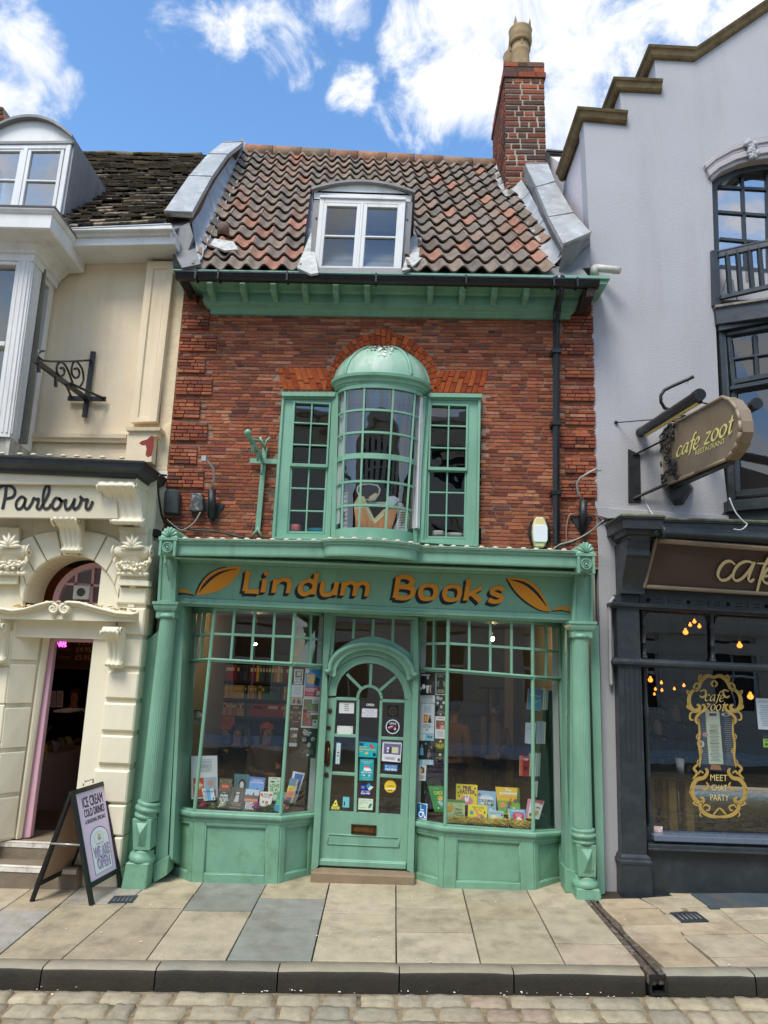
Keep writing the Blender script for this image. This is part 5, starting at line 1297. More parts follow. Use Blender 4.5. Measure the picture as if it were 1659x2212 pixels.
m=MB();b0,b1=P(I(482,338),YFn-.03),P(I(578,432),YFn-.03);m.cbox([V((b0 .x,YFn-.03,b1 .z)),V((b1 .x,YFn-.03,b1 .z)),V((b1 .x,YFn-.03,b0 .z)),V((b0 .x,YFn-.03,b0 .z))],V((0,.05,0)),.006)
fanb=build(m,'extractor_fan',white,fan)
m=MB();cc=(b0+b1)/2;cc.y=YFn-.032;m.lathe(cc,cc+V((0,-.01,0)),[(0,.034),(.5,.038),(.8,.03),(.3,.0)],20);build(m,'fan_grille',M_('grille_grey',(70,72,74),.6),fanb)
doorTL,doorTR=I(345,690),I(730,705)
YDo=YW+.22
m=MB()
pp(m,[I(318,672),I(352,672),J(212,490),J(130,665)],YDo,.07)if False else None
pj=[P(I(330,685),YDo),P(I(358,706),YDo),P(J(196,660),YDo),P(J(138,668),YDo)]
m.prism([pj[0],pj[1],pj[2],pj[3]],V((0,.06,0)))
m.prism([P(I(330,685),YDo),P(I(760,695),YDo),P(I(760,716),YDo),P(I(356,708),YDo)],V((0,.06,0)))
build(m,'door_frame',pink,par_,bev=.004)
m=MB()
a0_,a1_=P(I(95,560),YW),P(J(-60,700),YW);b0_,b1_=P(I(330,680),YDo),P(J(138,668),YDo)
m.prism([a0_,V((b0_.x,YDo,a0_.z)),V((b1_.x,YDo,a1_.z)),a1_],V((-.02,.03,0)))
ql=Quad(a1_,V((b1_.x,YDo,a1_.z)),V((b0_.x,YDo,a0_.z)),a0_)
for k in range(5):
 ql.rect(m,-.02,k/5+.01,.72,(k+1)/5-.01,.014,-.0)
m.prism([ql(.78,0,.03),ql(.97,0,.03),ql(.97,1,.03),ql(.78,1,.03)],-ql.n*.03)
build(m,'left_reveal',creamp,par_,bev=.005)
m=MB();m.prism([V((-6.4,YW-.005,gz(-4,0)-.05)),V((a1_.x,YW-.005,gz(-4,0)-.05)),V((a0_.x,YW-.005,1.97)),V((-6.4,YW-.005,1.97))],V((0,.24,0)))
for k in range(6):
 pz0,pz1=.12+k*.31,.12+(k+1)*.31-.012
 m.prism([V((-6.4,YW-.022,pz0)),V((a1_.x+(a0_.x-a1_.x)*(pz0/1.97)+.006,YW-.022,pz0)),V((a1_.x+(a0_.x-a1_.x)*(pz1/1.97)+.006,YW-.022,pz1)),V((-6.4,YW-.022,pz1))],V((0,.03,0)))
build(m,'left_pier',creamp,par_,bev=.006)
m=MB();m.prism([P(I(95,555),YW),P(I(760,580),YW),P(I(760,694),YW),P(I(95,676),YW)],V((0,.2,0)));build(m,'lintel',creamp,par_)
Yh=YW-.16
m=MB()
def bead(p,y=Yh):return P(I(*p),y)
ltop=[(-60,478),(0,492),(80,505),(160,495),(240,470),(310,452),(352,452)];rtop=[(905,520),(860,528),(760,520),(680,500),(600,478),(520,455),(450,450),(425,452)]
for pts in(ltop,rtop):
 for k_,(dy,rr,yy)in enumerate(((0,.013,0),(14,.016,.03),(30,.016,.06),(42,.010,.08))):
  m.tube([bead((p[0],p[1]+dy),Yh+yy)for p in pts],rr,7)
m.prism([bead(p,Yh+.05)for p in[(-60,500),(0,512),(80,525),(160,515),(240,490),(320,470),(385,500),(450,470),(520,475),(600,498),(680,520),(760,540),(860,548),(880,560),(868,578),(-60,556)]],V((0,.12,0)))
dh=build(m,'door_head',creamp,par_)
def spiral(m,c,r,turns,y,rad,a_start=0,sgn=1,crop_=I,n=26,grow=1):
 pts=[]
 for i in range(n+1):
  t=i/n;rr=r*(1-.86*t);a=a_start+sgn*turns*2*math.pi*t
  pts.append(P(crop_(c[0]+rr*math.cos(a),c[1]-rr*math.sin(a)),y))
 m.tube(pts,[rad*(1-.5*i/n)for i in range(n+1)],7)
for c_,a_,s_ in(((346,492),math.pi/2,-1),((422,496),math.pi/2,1)):
 m=MB();spiral(m,c_,34,1.6,Yh,.013,a_,s_);pc_=P(I(*c_),Yh);m.lathe(pc_+V((0,.07,0)),pc_+V((0,.0,0)),[(0,.042),(.9,.042),(1,.034),(1,0)],20);build(m,'scroll',creamp,dh,recalc=True)
m=MB();pp(m,[I(372,535),I(410,537),I(408,562),I(370,560)],Yh+.02,.04,lin((190,184,168)));build(m,'small_plate',creamp,dh)
m=MB();rr_=random.Random(9)
for i in range(46):
 x=rr_.uniform(340,880)if i>10 else rr_.uniform(60,340);yb=445+max(0,(x-480))*.13;p=P(I(x,yb+rr_.uniform(0,18)+(20 if x<300 else 0)),Yh+rr_.uniform(.05,.12));m.sphere(p,rr_.uniform(.012,.024),8,lin(rr_.choice([(216,186,130),(206,190,160),(188,160,110),(220,206,176)])),1.1,.9,.45)
build(m,'lead_dots',colorm,dh,kind='stuff')
def console(pts_left,pts_right,ytop,crop_,nm,par,ribs=4,Yw=YW):
 """pts: profile in (proj, frac) mapped between top and bottom px"""
 xl,xr__=pts_left,pts_right
 m=MB();n=28;nx=6*ribs
 def prof(t):
  return.05+.11*math.exp(-((t-.12)/.15)**2)+.05*math.exp(-((t-.93)/.07)**2)+.05*(1-t)
 def f(u,v):
  px=(xl[0][0]*(1-v)+xl[1][0]*v)*(1-u)+(xr__[0][0]*(1-v)+xr__[1][0]*v)*u;py=(xl[0][1]*(1-v)+xl[1][1]*v)*(1-u)+(xr__[0][1]*(1-v)+xr__[1][1]*v)*u
  p0=P(crop_(px,py),Yw)
  e=min(u,1-u);ed=0 if e<1e-6 else 1
  return V((p0 .x,Yw-prof(v)*s_-.014*abs(math.sin(ribs*math.pi*u))*ed,p0 .z))
 s_=1.0
 m.grid(f,nx,n)
 L0=[f(0,j/n)for j in range(n+1)];R0=[f(1,j/n)for j in range(n+1)]
 for sd in(L0,R0):m.add(sd+[V((p.x,Yw,p.z))for p in sd],[(j,j+1,n+1+j+1,n+1+j)for j in range(n)])
 o=build(m,nm,creamp,par,recalc=True)
 m=MB()
 for sd,sx_ in((R0,1),(L0,-1)):
  for tc_,rr,in((.12,.062),(.92,.03)):
   p=sd[int(tc_*n)];c=V((p.x+sx_*.004,p.y+rr*.95,p.z));pts=[]
   for i in range(25):
    t=i/24;a=math.pi+2.6*math.pi*t;r=rr*(1-.85*t);pts.append(c+V((sx_*.006*t,r*math.cos(a),r*math.sin(a))))
   m.tube(pts,[.009*(1-.4*i/24)for i in range(25)],6)
 build(m,'volutes',creamp,o)
 return o
console(((725,615),(722,872)),((826,617),(806,880)),0,I,'door_console',par_,3)
console(((-30,590),(-45,845)),((72,592),(54,850)),0,I,'door_console',par_,3)
console(((408,1398),(440,1630)),((560,1398),(545,1632)),0,E,'keystone',par_,4,YW-.011)
console(((692,1182),(760,1445)),((925,1185),(955,1450)),0,E,'frieze_console',par_,4,-.36)
def capital(cx,cy,crop_,nm):
 m=MB();Yc_=YW-.10;rr_=random.Random(int(cx))
 cP=lambda x,y,yy=Yc_:P(crop_(cx+x,cy+y),yy)
 a,b=cP(-120,-5),cP(105,-2);m.lathe(a+V((0,.04,0)),b+V((0,.04,0)),[(0,0),(0,.045),(.1,.052),(.45,.046),(.5,.05),(.55,.046),(.9,.056),(1,.05),(1,0)],20,ref=(0,1,0))
 for sgn,x in((1,108),(-1,-122)):
  c=cP(x,0);pts=[]
  for i in range(25):
   t=i/24;an=math.pi/2+sgn*0+2.5*math.pi*t;r=.058*(1-.85*t);pts.append(c+V((sgn*.012,.035+r*math.cos(an),r*math.sin(an))))
  m.tube(pts,.009,6)
 for k in range(-3,4):
  an=k*.42;L_=95-abs(k)*9
  pts=[cP(math.sin(an)*L_*t*.9+k*8*t*t,-25-math.cos(an)*L_*t*1.0+(14*t*t if abs(k)>1 else 0),Yc_-.02-.02*math.sin(3*t))for t in[i/6 for i in range(7)]]
  m.tube(pts,[.008,.013,.016,.017,.016,.012,.006],6)
 m.grid(lambda u,v:cP(-105+210*u,20+110*v-50*v*abs(2*u-1)**2,YW-.09+.05*v+.03*abs(2*u-1)**2*1.0),14,8)
 for i in range(70):
  x=rr_.uniform(-100,100);yy=55+rr_.uniform(0,60)*(1-(x/120)**2)+8;p=cP(x,yy,Yc_-.0+rr_.uniform(-.01,.03));m.sphere(p,rr_.uniform(.009,.017),8,None,1,.8,1)
 for i in range(26):
  t=i/25;sx_=1
  for sx_ in(1,-1):p=cP(sx_*(112+6*math.sin(5*t)-26*t*t),40+85*t,Yc_+.02);m.sphere(p,.012+.005*math.sin(9*t),7)
 a,b=cP(-105,140),cP(95,145)
 for i in range(7):m.sphere(lerp(a,b,(i+.5)/7)+V((0,.03,0)),.026,10,None,1.1,.8,.8)
 return build(m,nm,creamp,par_)
capital(865,120,I,'floral_capital');capital(60,115,I,'floral_capital')
m=MB()
for(a,b,c_,d_)in((E(775,1450),E(975,1455),E(955,1490),E(775,1480)),(I(775,300),I(972,310),I(970,345),I(770,338))):m.prism([P(p,YW-.06)for p in(a,b,c_,d_)],V((0,.08,0)))
m.prism([P(p,YW-.04)for p in(E(782,1450),E(962,1455),I(960,345),I(780,340))],V((0,.06,0)))
m.prism([P(p,YW-.04)for p in(E(-100,1450),E(120,1455),I(110,330),I(-100,330))],V((0,.06,0)))
build(m,'capital_backing',creamp,par_,bev=.004)
m=MB()
m.prism([P(p,-.46)for p in(E(-300,1165),E(752,1172),E(768,1395),E(-300,1385))],V((0,.06,0)))
sgn=build(m,'sign_board',M_('pale_sign_board',(214,206,180),.5,var=.05),par_)
m=MB();Ye_=-.50
fa=[P(E(-400,1095),Ye_),P(E(892,1095),Ye_),P(E(897,1178),Ye_),P(E(-400,1165),Ye_)]
m.prism(fa,V((0,.5,0)))
cx1=fa[1].x;m.prism([V((cx1+.005,Ye_+.01,fa[2].z-.42)),V((cx1+.005,.1,fa[2].z-.42)),V((cx1+.005,.1,fa[1].z)),V((cx1+.005,Ye_+.01,fa[1].z))],V((-.03,0,0)))if False else None
zs0=fa[1].z;zc_=P(E(940,1450),YW-.2).z
cx1+=.006
m.prism([V((cx1,Ye_+.003,zs0-.003)),V((cx1,.08,zs0)),V((cx1,.08,2.2)),V((cx1,YW,2.2)),V((cx1,YW-.03,zc_)),V((cx1,YW-.10,zc_+.12)),V((cx1,YW-.17,zc_+.30)),V((cx1,Ye_,fa[2].z-.02))],V((-.06,0,0)))
m.prism([P(p,.002)for p in(E(1015,1080),E(1098,1080),E(1062,1500),E(1000,1500))],V((0,.1,0)))
build(m,'entablature',creamp,par_,bev=.004)
m=MB();Yt=-.62
ta=P(E(935,1040),Yt);m.mould([V((-6.5,Yt+.1,ta.z-.02+.05)),V((ta.x-.1,Yt+.1,ta.z-.02)),V((ta.x-.1,.1,ta.z-.02))],[(-.3,-.085),(0,-.085),(.02,-.075),(.03,-.05),(.09,-.02),(.10,.02),(.11,.03),(.11,.045),(-.3,.07)]);build(m,'dark_cornice',slate,par_)
m=MB();xx=-4.4;rr_=random.Random(4)
while xx<ta.x-.03:
 m.sphere(V((xx,Yt-.0,ta.z+.045+(-(xx-ta.x))*.008)),.026,10,lin((226,220,200)),1.1,.8,.4);xx+=rr_.uniform(.10,.17)
build(m,'lead_dots',colorm,par_,kind='stuff')
m=MB()
for(yt,yb,yy,col)in((J(0,700),J(0,735),-.16,(150,140,128)),(J(0,835),J(0,865),-.30,(150,142,130))):pass
s1=P(J(300,700),-.14).z;s2=P(J(150,850),-.34).z
m.prism([V((-4.0,-.14,-.05)),V((xr_-.3,-.14,-.05)),V((xr_-.3,-.14,s1)),V((-4.0,-.14,s1))],V((0,.45,0)),lin((134,122,104)))
m.prism([V((-4.0,-.36,-.05)),V((xr_-.27,-.36,-.05)),V((xr_-.27,-.36,s2)),V((-4.0,-.36,s2))],V((0,.25,0)),lin((128,116,100)))
stp=build(m,'door_steps',stonem,par_,bev=.01)
m=MB()
for zz,yy in((s1,-.145),(s2,-.365)):m.prism([V((-4.0,yy,zz-.035)),V((xr_-.29,yy,zz-.035)),V((xr_-.29,yy,zz-.002)),V((-4.0,yy,zz-.002))],V((0,.04,0)))
for zz,yy in((s1,-.145),(s2,-.365)):m.prism([V((-4.0,yy,zz+.001)),V((xr_-.29,yy,zz+.001)),V((xr_-.29,yy+.05,zz+.001)),V((-4.0,yy+.05,zz+.001))],V((0,0,.002)))
build(m,'white_step_edge',M_('worn_white_edge',(222,218,208),.6,var=.2,vscale=12,dirt=(120,110,96),dscale=9,damt=.8),stp)
# RIGHT: grey rendered building with dark cafe front
caf=thing('cafe_building','tall grey rendered building with stepped gable and dark slate painted cafe front','building',(3.2,0,0))
def rpart(mbf,nm,mat,par=caf,bev=0,**k):
 m=MB();mbf(m);return build(m,nm,mat,par,bev=bev,**k)
RX=7.5
def pY(p,y=0):return P(p,y)
m=MB()
gL=pY(R(185,1885));gR_=pY(R(345,1895))
left=[V((gL.x,0,-.1)),V((gR_.x+.2,0,-.1)),pY(Q(330,200)),pY(Q(345,60)),pY(H(1415,1385)),pY(H(1360,900)),pY(H(1320,0)),pY(Cc(1290,2150)),pY(Cc(1262,1275)),pY(Cc(1213,1158))]
tops=[pY(Cc(1213,1100)),pY(Cc(1213,372))]
outl=[pY(Cc(1140,425)),pY(Cc(858,410)),pY(Cc(868,575)),pY(Cc(862,650)),pY(Cc(612,640)),pY(Cc(620,790)),pY(Cc(620,860)),pY(Cc(355,850)),pY(Cc(395,1640)),pY(H(545,500)),pY(H(557,1290)),pY(L(1585,100))]
m.prism(left+[pY(Cc(1213,372))]+outl,V((0,.18,0)))
arcO=[Cc(1213,1158),Cc(1280,1100),Cc(1400,1030),Cc(1530,985),Cc(1659,965),Cc(1800,985),Cc(1930,1030),Cc(2050,1100),Cc(2110,1158)]
rt=[Cc(1659,70),Cc(2400,-340),Cc(2400,1158)]
m.prism([pY(Cc(1213,372)),pY(Cc(1659,70)),V((RX,0,pY(Cc(1659,70)).z+.6)),V((RX,0,pY(arcO[-1]).z))]+[pY(p)for p in arcO[::-1]],V((0,.18,0)))
m.prism([V((5.2,0,-.1)),V((RX,0,-.1)),V((RX,0,pY(arcO[-1]).z)),V((pY(arcO[-1]).x,0,pY(arcO[-1]).z)),V((5.2,0,3))],V((0,.18,0)))
build(m,'rendered_wall',greyr,caf)
bw_=P(Cc(2075,1272),0).x;rpart(lambda m:m.box((bw_,.004,2.95),(RX,.17,pY(Cc(2068,1272)).z+.05)),'right_wall',greyr)
xs_=pY(Cc(385,1300)).x
m=MB();fl_=[PX(Cc(398,1650),xs_),PX(Cc(362,850),xs_),PX(Cc(240,1180),xs_),PX(Cc(118,1108),xs_)]
m.prism([V((xs_+.004,.02,4.8)),V((xs_+.004,.02,fl_[1].z)),V((xs_+.004,fl_[2].y,fl_[2].z)),V((xs_+.004,fl_[3].y,fl_[3].z)),V((xs_+.004,4.6,fl_[3].z)),V((xs_+.004,4.6,4.8))],V((.2,0,0)))
build(m,'flank_wall',M_('flank_render',(212,204,208),.9,var=.08,vscale=2,bump=.5,bscale=30),caf)
m=MB()
for a,zb in((Cc(612,640),Cc(620,800)),(Cc(858,410),Cc(868,580))):
 p,q=pY(a),pY(zb);m.prism([p+V((.004,.004,0)),q+V((.004,.004,-.3)),q+V((.004,.34,-.3)),p+V((.004,.34,0))],V((.5,0,0)))
build(m,'gable_step',greyr,caf)
cpf=[(0,-.03),(.03,-.02),(.045,.0),(.06,.05),(.075,.06),(.085,.085),(.03,.11),(-.16,.115)]
def coping(pts,back,nm='stone_coping'):
 a,b=pts;a=P(a,0);b=P(b,0)
 m=MB();m.mould([V((a.x,back,a.z)),V((a.x,0,a.z)),V((b.x,0,b.z))],cpf)
 build(m,nm,gablest,caf)
coping((Cc(358,845),Cc(655,872)),.95);coping((Cc(610,636),Cc(900,650)),.35)
a,b,c_=pY(Cc(856,408)),pY(Cc(1135,424)),pY(Cc(1659,66));d_=c_+(c_-b)*1.2
m=MB();m.mould([V((a.x,.35,a.z)),a,b,c_,d_],cpf);build(m,'stone_coping',gablest,caf)
m=MB();m.prism([P(Cc(*p),3.4)for p in((92,1052),(222,1064),(250,1190),(200,1160),(140,1118))],V((0,.3,0)),lin((120,120,112)))
for k in range(5):m.prism([P(Cc(96+k*22,1062+k*20),3.38),P(Cc(228+k*4,1070+k*20),3.38),P(Cc(229+k*4,1076+k*20),3.38),P(Cc(98+k*22,1068+k*20),3.38)],V((0,.02,0)),lin((54,54,50)))
build(m,'rear_slates',slatem,caf)
arcI=[Cc(1262,1272),Cc(1330,1213),Cc(1450,1158),Cc(1560,1130),Cc(1659,1116),Cc(1800,1128),Cc(1900,1160),Cc(2000,1215),Cc(2068,1272)]
arcO2=arcO
m=MB()
for k,(f0,f1,y)in enumerate(((0,.25,-.05),(.25,.45,-.035),(.45,.75,-.05),(.75,1.0,-.025))):
 for i in range(len(arcI)-1):
  g=lambda p,q,f:(p[0]*(1-f)+q[0]*f,p[1]*(1-f)+q[1]*f)
  pp(m,[g(arcO2[i],arcI[i],f1),g(arcO2[i+1],arcI[i+1],f1),g(arcO2[i+1],arcI[i+1],f0),g(arcO2[i],arcI[i],f0)],y,.12)
hood=build(m,'arch_hood',M_('hood_stone',(176,170,172),.85,var=.12,bump=.3),caf,bev=.006)
m=MB();rr_=random.Random(5)
for i in range(26):
 x,y=rr_.gauss(1542,16),1005+i*4.4;p=P(Cc(x,y),-.07);m.sphere(p,rr_.uniform(.022,.036),8)
build(m,'carved_boss',greyr,hood)
Yw_=.13
m=MB()
fo=[Cc(1262,1272)]+arcI[1:];fi=[Cc(1300,1312),Cc(1400,1252),Cc(1480,1225),Cc(1580,1205),Cc(1659,1196),Cc(1790,1205),Cc(1880,1230),Cc(1960,1265),Cc(2030,1312)]
for i in range(len(fo)-1):pp(m,[fi[i],fi[i+1],fo[i+1],fo[i]],Yw_-.06,.1)
pp(m,[Cc(1255,1270),Cc(1303,1305),Cc(1325,2150),Cc(1285,2150)],Yw_-.06,.1)
aw=build(m,'arched_window',slate,caf,bev=.004)
m=MB()
def cb(a,b,w=.03):m.bar(P(Cc(*a),Yw_),P(Cc(*b),Yw_),w,.04)
cb((1478,1228),(1512,2000));cb((1655,1200),(1670,2000));cb((1305,1318),(1990,1352));cb((1310,1494),(1990,1545));cb((1322,1685),(1990,1745));cb((1325,1890),(1990,1950),.06)
build(m,'glazing_bars',slate,aw)
m=MB();m.add([P(p,Yw_+.02)for p in[Cc(1300,1950),Cc(2010,2000)]+fi[::-1]],[tuple(range(11))]);build(m,'glass',glass('upper_cafe_glass',.45,wav=.08),aw)
rpart(lambda m:m.prism([P(p,Yw_+.0)for p in(Cc(1300,1900),Cc(2010,1960),W(2200,240),W(1040,260))],V((0,.05,0))),'panel_below',greyr,aw)
YR=lambda u:-.02-(max(0,u-1540))*.0024
def pr(c_):return P(c_,YR(c_[0]))
bal=rpart(lambda m:m.bar(pr(Cc(1286,1768)),pr(W(1025,330)),.075,.06),'balcony',slate,bev=.005)
m=MB()
def rb(a,b,w,d=.05):m.bar(pr(a),pr(b),w,d)
rb(Cc(1310,1800),Cc(1900,1668),.055);rb(Cc(1325,2098),Cc(1900,1968),.045)
rb(Cc(1305,1775),Cc(1900,1642),.02,.07)
build(m,'rails',slate,bal,bev=.004)
for x in(1385,1460,1542,1612,1690,1770):
 m=MB();t=(x-1310)/590;m.bar(pr(Cc(x-10,1800-132*t)),pr(Cc(x+14,2092-130*t)),.036,.04);build(m,'baluster',slate,bal)
rpart(lambda m:m.prism([pr(W(1020,562)),pr(W(1900,436)),pr(W(1900,218)),pr(W(995,352))],V((0,.3,0))),'balcony_beam',slate,bal,bev=.006)
rpart(lambda m:m.prism([pr(W(990,364))+V((0,-.03,0)),pr(W(1900,228))+V((0,-.03,0)),pr(W(1900,205))+V((0,-.03,0)),pr(W(985,338))+V((0,-.03,0))],V((0,.25,0))),'weathered_edge',M_('flaking_edge',(140,132,124),.8,var=.4,vscale=20,bump=.8,dirt=(50,54,56),dscale=12,damt=.9),bal)
YD_=lambda u:-.01-(max(0,u-1565))*.0022
def pd(c_,o=0):return P(c_,YD_(c_[0])+o)
db=rpart(lambda m:m.prism([pd(H(1412,1282)),pd(H(1462,1230)),pd(H(1390,170)),pd(H(1345,130))],V((0,.1,0))),'dark_bay',slate,bev=.005)
m=MB()
def db_(a,b,w,o=-.0,d=.05):m.bar(pd(a,o),pd(b,o),w,d)
db_(H(1345,135),H(1900,30),.10,-.02,.08);db_(H(1395,185),H(1900,95),.04);db_(H(1415,205),H(1450,560),.04);db_(H(1580,190),H(1595,480),.035,.01);db_(H(1420,345),H(1900,275),.025,.01)
db_(H(1430,492),H(1900,400),.05,-.005);db_(H(1420,530),H(1900,445),.04,-.03);db_(H(1445,560),H(1470,1200),.05);db_(H(1455,1205),H(1900,1165),.06,-.01);db_(H(1400,1285),H(1900,1240),.10,-.05,.1)
build(m,'bay_frame',slate,db,bev=.004)
m=MB();m.add([pd(H(1410,200),.04),pd(H(1900,110),.04),pd(H(1900,1190),.04),pd(H(1450,1215),.04)],[(0,1,2,3)]);build(m,'glass',winglass,db)
rpart(lambda m:m.box((1.95,.9,2.8),(7.3,.95,7.9)),'upper_room_wall',innerd);rpart(lambda m:m.box((1.95,.19,7.5),(7.3,.9,7.55)),'upper_room_ceiling',innerd)
rpart(lambda m:m.prism([pd(H(1400,1290)),pd(H(1900,1250)),V((4.6,.1,2.95)),V((2.75,.1,2.95))],V((0,0,-.04))),'bay_underside',slate,db)
rpart(lambda m:pp(m,[H(1340,1290),H(2200,1290),H(2200,1500),H(1360,1420)],.02,.1),'wall_below_bay',greyr)
rpart(lambda m:(m.prism([P(p,-.035)for p in(H(562,1290),H(1410,1345),H(1418,1392),H(640,1365),H(575,1345))],V((0,.04,0)))),'plaster_ledge',greyr,bev=.004)
m=MB();a,b=P(Cc(445,1895),-.06),P(Cc(610,1912),-.20);m.lathe(a,b,[(0,.036),(1,.036),(1,.0)],14,ref=(0,0,1));m.tube([P(Cc(430,1950),-.06),P(Cc(430,1905),-.06),a],.045,10)
build(m,'overflow_pipe',M_('pvc_pipe',(206,202,192),.5,var=.1,dirt=(110,110,80),dscale=8,damt=.6),caf)
# cafe shopfront
YP,YG,YE=-.12,.03,-.46
gq=lambda p,y:P(p,y)
m=MB()
z_=P(Q(345,75),YE).z;xl_=P(Q(345,100),YE).x;xm_=P(Q(712,110),YE).x
m.mould([V((xl_,.02,z_-.09)),V((xl_,YE,z_-.09)),V((xm_,YE,z_-.09)),V((xm_,YE+.10,z_-.09)),V((6.5,YE+.10,z_-.09))],[(-.25,-.10),(-.10,-.095),(-.08,-.06),(-.05,-.05),(-.04,-.02),(-.0,-.01),(0,.07),(.012,.075),(.012,.088),(-.3,.10)])
ent=build(m,'entablature',slate,caf)
m=MB();m.mould([V((xl_,.02,z_)),V((xl_,YE,z_)),V((xm_,YE,z_)),V((xm_,YE+.10,z_)),V((6.5,YE+.10,z_))],[(-.3,.012),(.018,.0),(.02,.012),(0,.026),(-.35,.05)]);build(m,'mossy_edge',M_('mossy_lead',(104,104,84),.9,var=.5,vscale=14,bump=1,bscale=30,dirt=(60,66,40),dscale=8,damt=.9),ent)
ca,cb2=P(Q(395,250),-.34),P(Q(600,250),-.34)
x0_,x1_=P(Q(345,600),-.2).x-.0,P(Q(540,600),-.2).x+.01
zt2=z_-.18;zb2=P(Q(400,780),YP).z
pf=[(.0,0),(-.36,0),(-.36,-.05),(-.34,-.07),(-.345,-.13),(-.32,-.15),(-.31,-.17)]+[(-.31+.13*math.sin(t*math.pi/2)**1.2,-.17-(zt2-zb2-.19)*t)for t in[i/10 for i in range(1,11)]]+[(-.18,zb2-zt2),(0,zb2-zt2)]
rpart(lambda m:m.prism([V((x0_,y,zt2+z))for y,z in pf],V((x1_-x0_,0,0))),'console_bracket',slate,ent,bev=.004)
m=MB();a,b=P(Q(700,218),-.46),P(Q(1700,272),-.46);b=a+(b-a)*3;m.lathe(a,b,[(0,0),(0,.055),(.004,.058),(.006,.046),(1,.046)],18,ref=(0,0,1));build(m,'awning_roller',slate,ent)
m=MB();m.tube([P(Q(x,y),-.47)for x,y in((692,205),(650,215),(632,235),(640,245),(690,225))],.005,6);build(m,'roller_hook',iron,ent)
def sq3(a,b,c_,d_,y0,y1):return Quad(P(a,y0),P(b,y0),P(c_,y1),P(d_,y1))
qs_=sq3(Q(512,722),Q(1720,795),Q(1720,352),Q(632,268),-.16,-.30)
ext=2.2;qs_=Quad(qs_.a,qs_.a+(qs_.b-qs_.a)*ext,qs_.d+(qs_.c-qs_.d)*ext,qs_.d)
cs=rpart(lambda m:m.prism([qs_(0,0,-.01),qs_(1,0,-.01),qs_(1,1,-.01),qs_(0,1,-.01)],-qs_.n*.03),'sign_board',brownp)
rpart(lambda m:(qs_.frame(m,.035,.025,-.01,wb=.035,wt=.045)),'sign_frame',taupe,cs,bev=.01)
fz=Quad(P(Q(500,895),-.10),P(Q(1659,925),-.10)*1.0,P(Q(1659,800),-.10),P(Q(500,730),-.10))
fzq=Quad(fz.a,fz.a+(fz.b-fz.a)*2.2,fz.d+(fz.c-fz.d)*2.2,fz.d)
rpart(lambda m:m.prism([fzq(0,-.1),fzq(1,-.1),fzq(1,1.1),fzq(0,1.1)],V((0,.12,0))),'frieze',slate)
m=MB()
def dk(x,y,w,h):m.prism([P(Q(x-w,y-h),-.1015),P(Q(x+w,y-h+w*.06),-.1015),P(Q(x+w,y+h+w*.06),-.1015),P(Q(x-w,y+h),-.1015)],V((0,.001,0)))
for k,x in enumerate((578,680,760,841,942,1043,1125,1201,1299,1398,1475,1557,1645)):
 y=832+(x-578)*.053;t=k%4
 if t==0:
  for a in range(6):an=a*math.pi/3;dk(x+10*math.cos(an),y+10*math.sin(an),9,9)
 elif t in(1,3):
  for s_ in(-14,14):dk(x,y+s_,22,2.5);dk(x-22,y+s_,3,5);dk(x+22,y+s_,3,5)
 else:dk(x,y,2.5,20);dk(x,y-20,5,3);dk(x,y+20,5,3)
build(m,'frieze_holes',M_('cut_hole',(8,9,10),.9,var=0),caf)
def hband(pl,pr_,prof,nm,ylev,xend=6.4,left=True):
 a,b=P(pl,ylev),P(pr_,ylev);d=b-a;b=a+d*((xend-a.x)/d.x);a.y=b.y=ylev
 m=MB();pth=([V((a.x,.05,a.z))]if left else[])+[a,b];m.mould(pth,prof);return build(m,nm,slate,caf)
hband(Q(272,880),Q(1659,960),[(-.1,-.02),(.0,-.02),(.01,-.01),(.03,.0),(.035,.02),(.02,.03),(-.1,.035)],'upper_moulding',YP)
hband(Q(292,1392),Q(1659,1452),[(-.1,-.03),(.0,-.03),(.012,-.02),(.03,-.01),(.03,.01),(.015,.03),(.0,.04),(-.1,.04)],'transom',YP)
xa_,xb_=P(Q(300,1100),YP).x,P(Q(505,1100),YP).x
xa2,xb2=P(R(345,1500),YP).x,P(R(572,1500),YP).x
pil=rpart(lambda m:m.prism([V((xa_,YP,zb2)),V((xb_,YP,zb2)),V((xb2,YP,-.02)),V((xa2,YP,-.02))],V((0,.2,0))),'pilaster',slate,bev=.006)
m=MB()
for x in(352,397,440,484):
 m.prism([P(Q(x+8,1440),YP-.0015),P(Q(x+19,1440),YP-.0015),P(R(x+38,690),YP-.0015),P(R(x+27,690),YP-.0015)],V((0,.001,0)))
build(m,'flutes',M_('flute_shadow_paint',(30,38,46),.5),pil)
zp=P(R(480,1560),YP).z
m=MB();m.mould([V((xa2-.0,.05,zp)),V((xa2,YP,zp)),V((xb2,YP,zp)),V((xb2,.0,zp))],[(-.1,-.04),(.03,-.04),(.03,-.02),(.02,-.01),(.015,.01),(.0,.03),(-.1,.03)]);m.prism([V((xa2-.02,YP-.025,-.02)),V((xb2+.025,YP-.025,-.02)),V((xb2+.02,YP-.025,zp-.03)),V((xa2-.015,YP-.025,zp-.03))],V((0,.2,0)));build(m,'plinth',slate,pil)
for(top_,bot_,x)in((Q(528,930),Q(542,1355),0),(Q(1150,950),Q(1160,1385),0),(Q(1800,980),Q(1812,1400),0),(Q(542,1440),R(598,1300),0)):
 a,b=P(bot_,-.0),P(top_,-.0)
 m=MB();m.lathe(a,b,[(0,.028),(.03,.030),(.05,.020),(.07,.026),(.09,.018),(.3,.018),(.31,.024),(.33,.018),(.68,.018),(.69,.026),(.71,.018),(.74,.025),(.77,.018),(.93,.018),(.95,.03),(1,.032)],14);build(m,'colonnette',slate,caf)
m=MB()
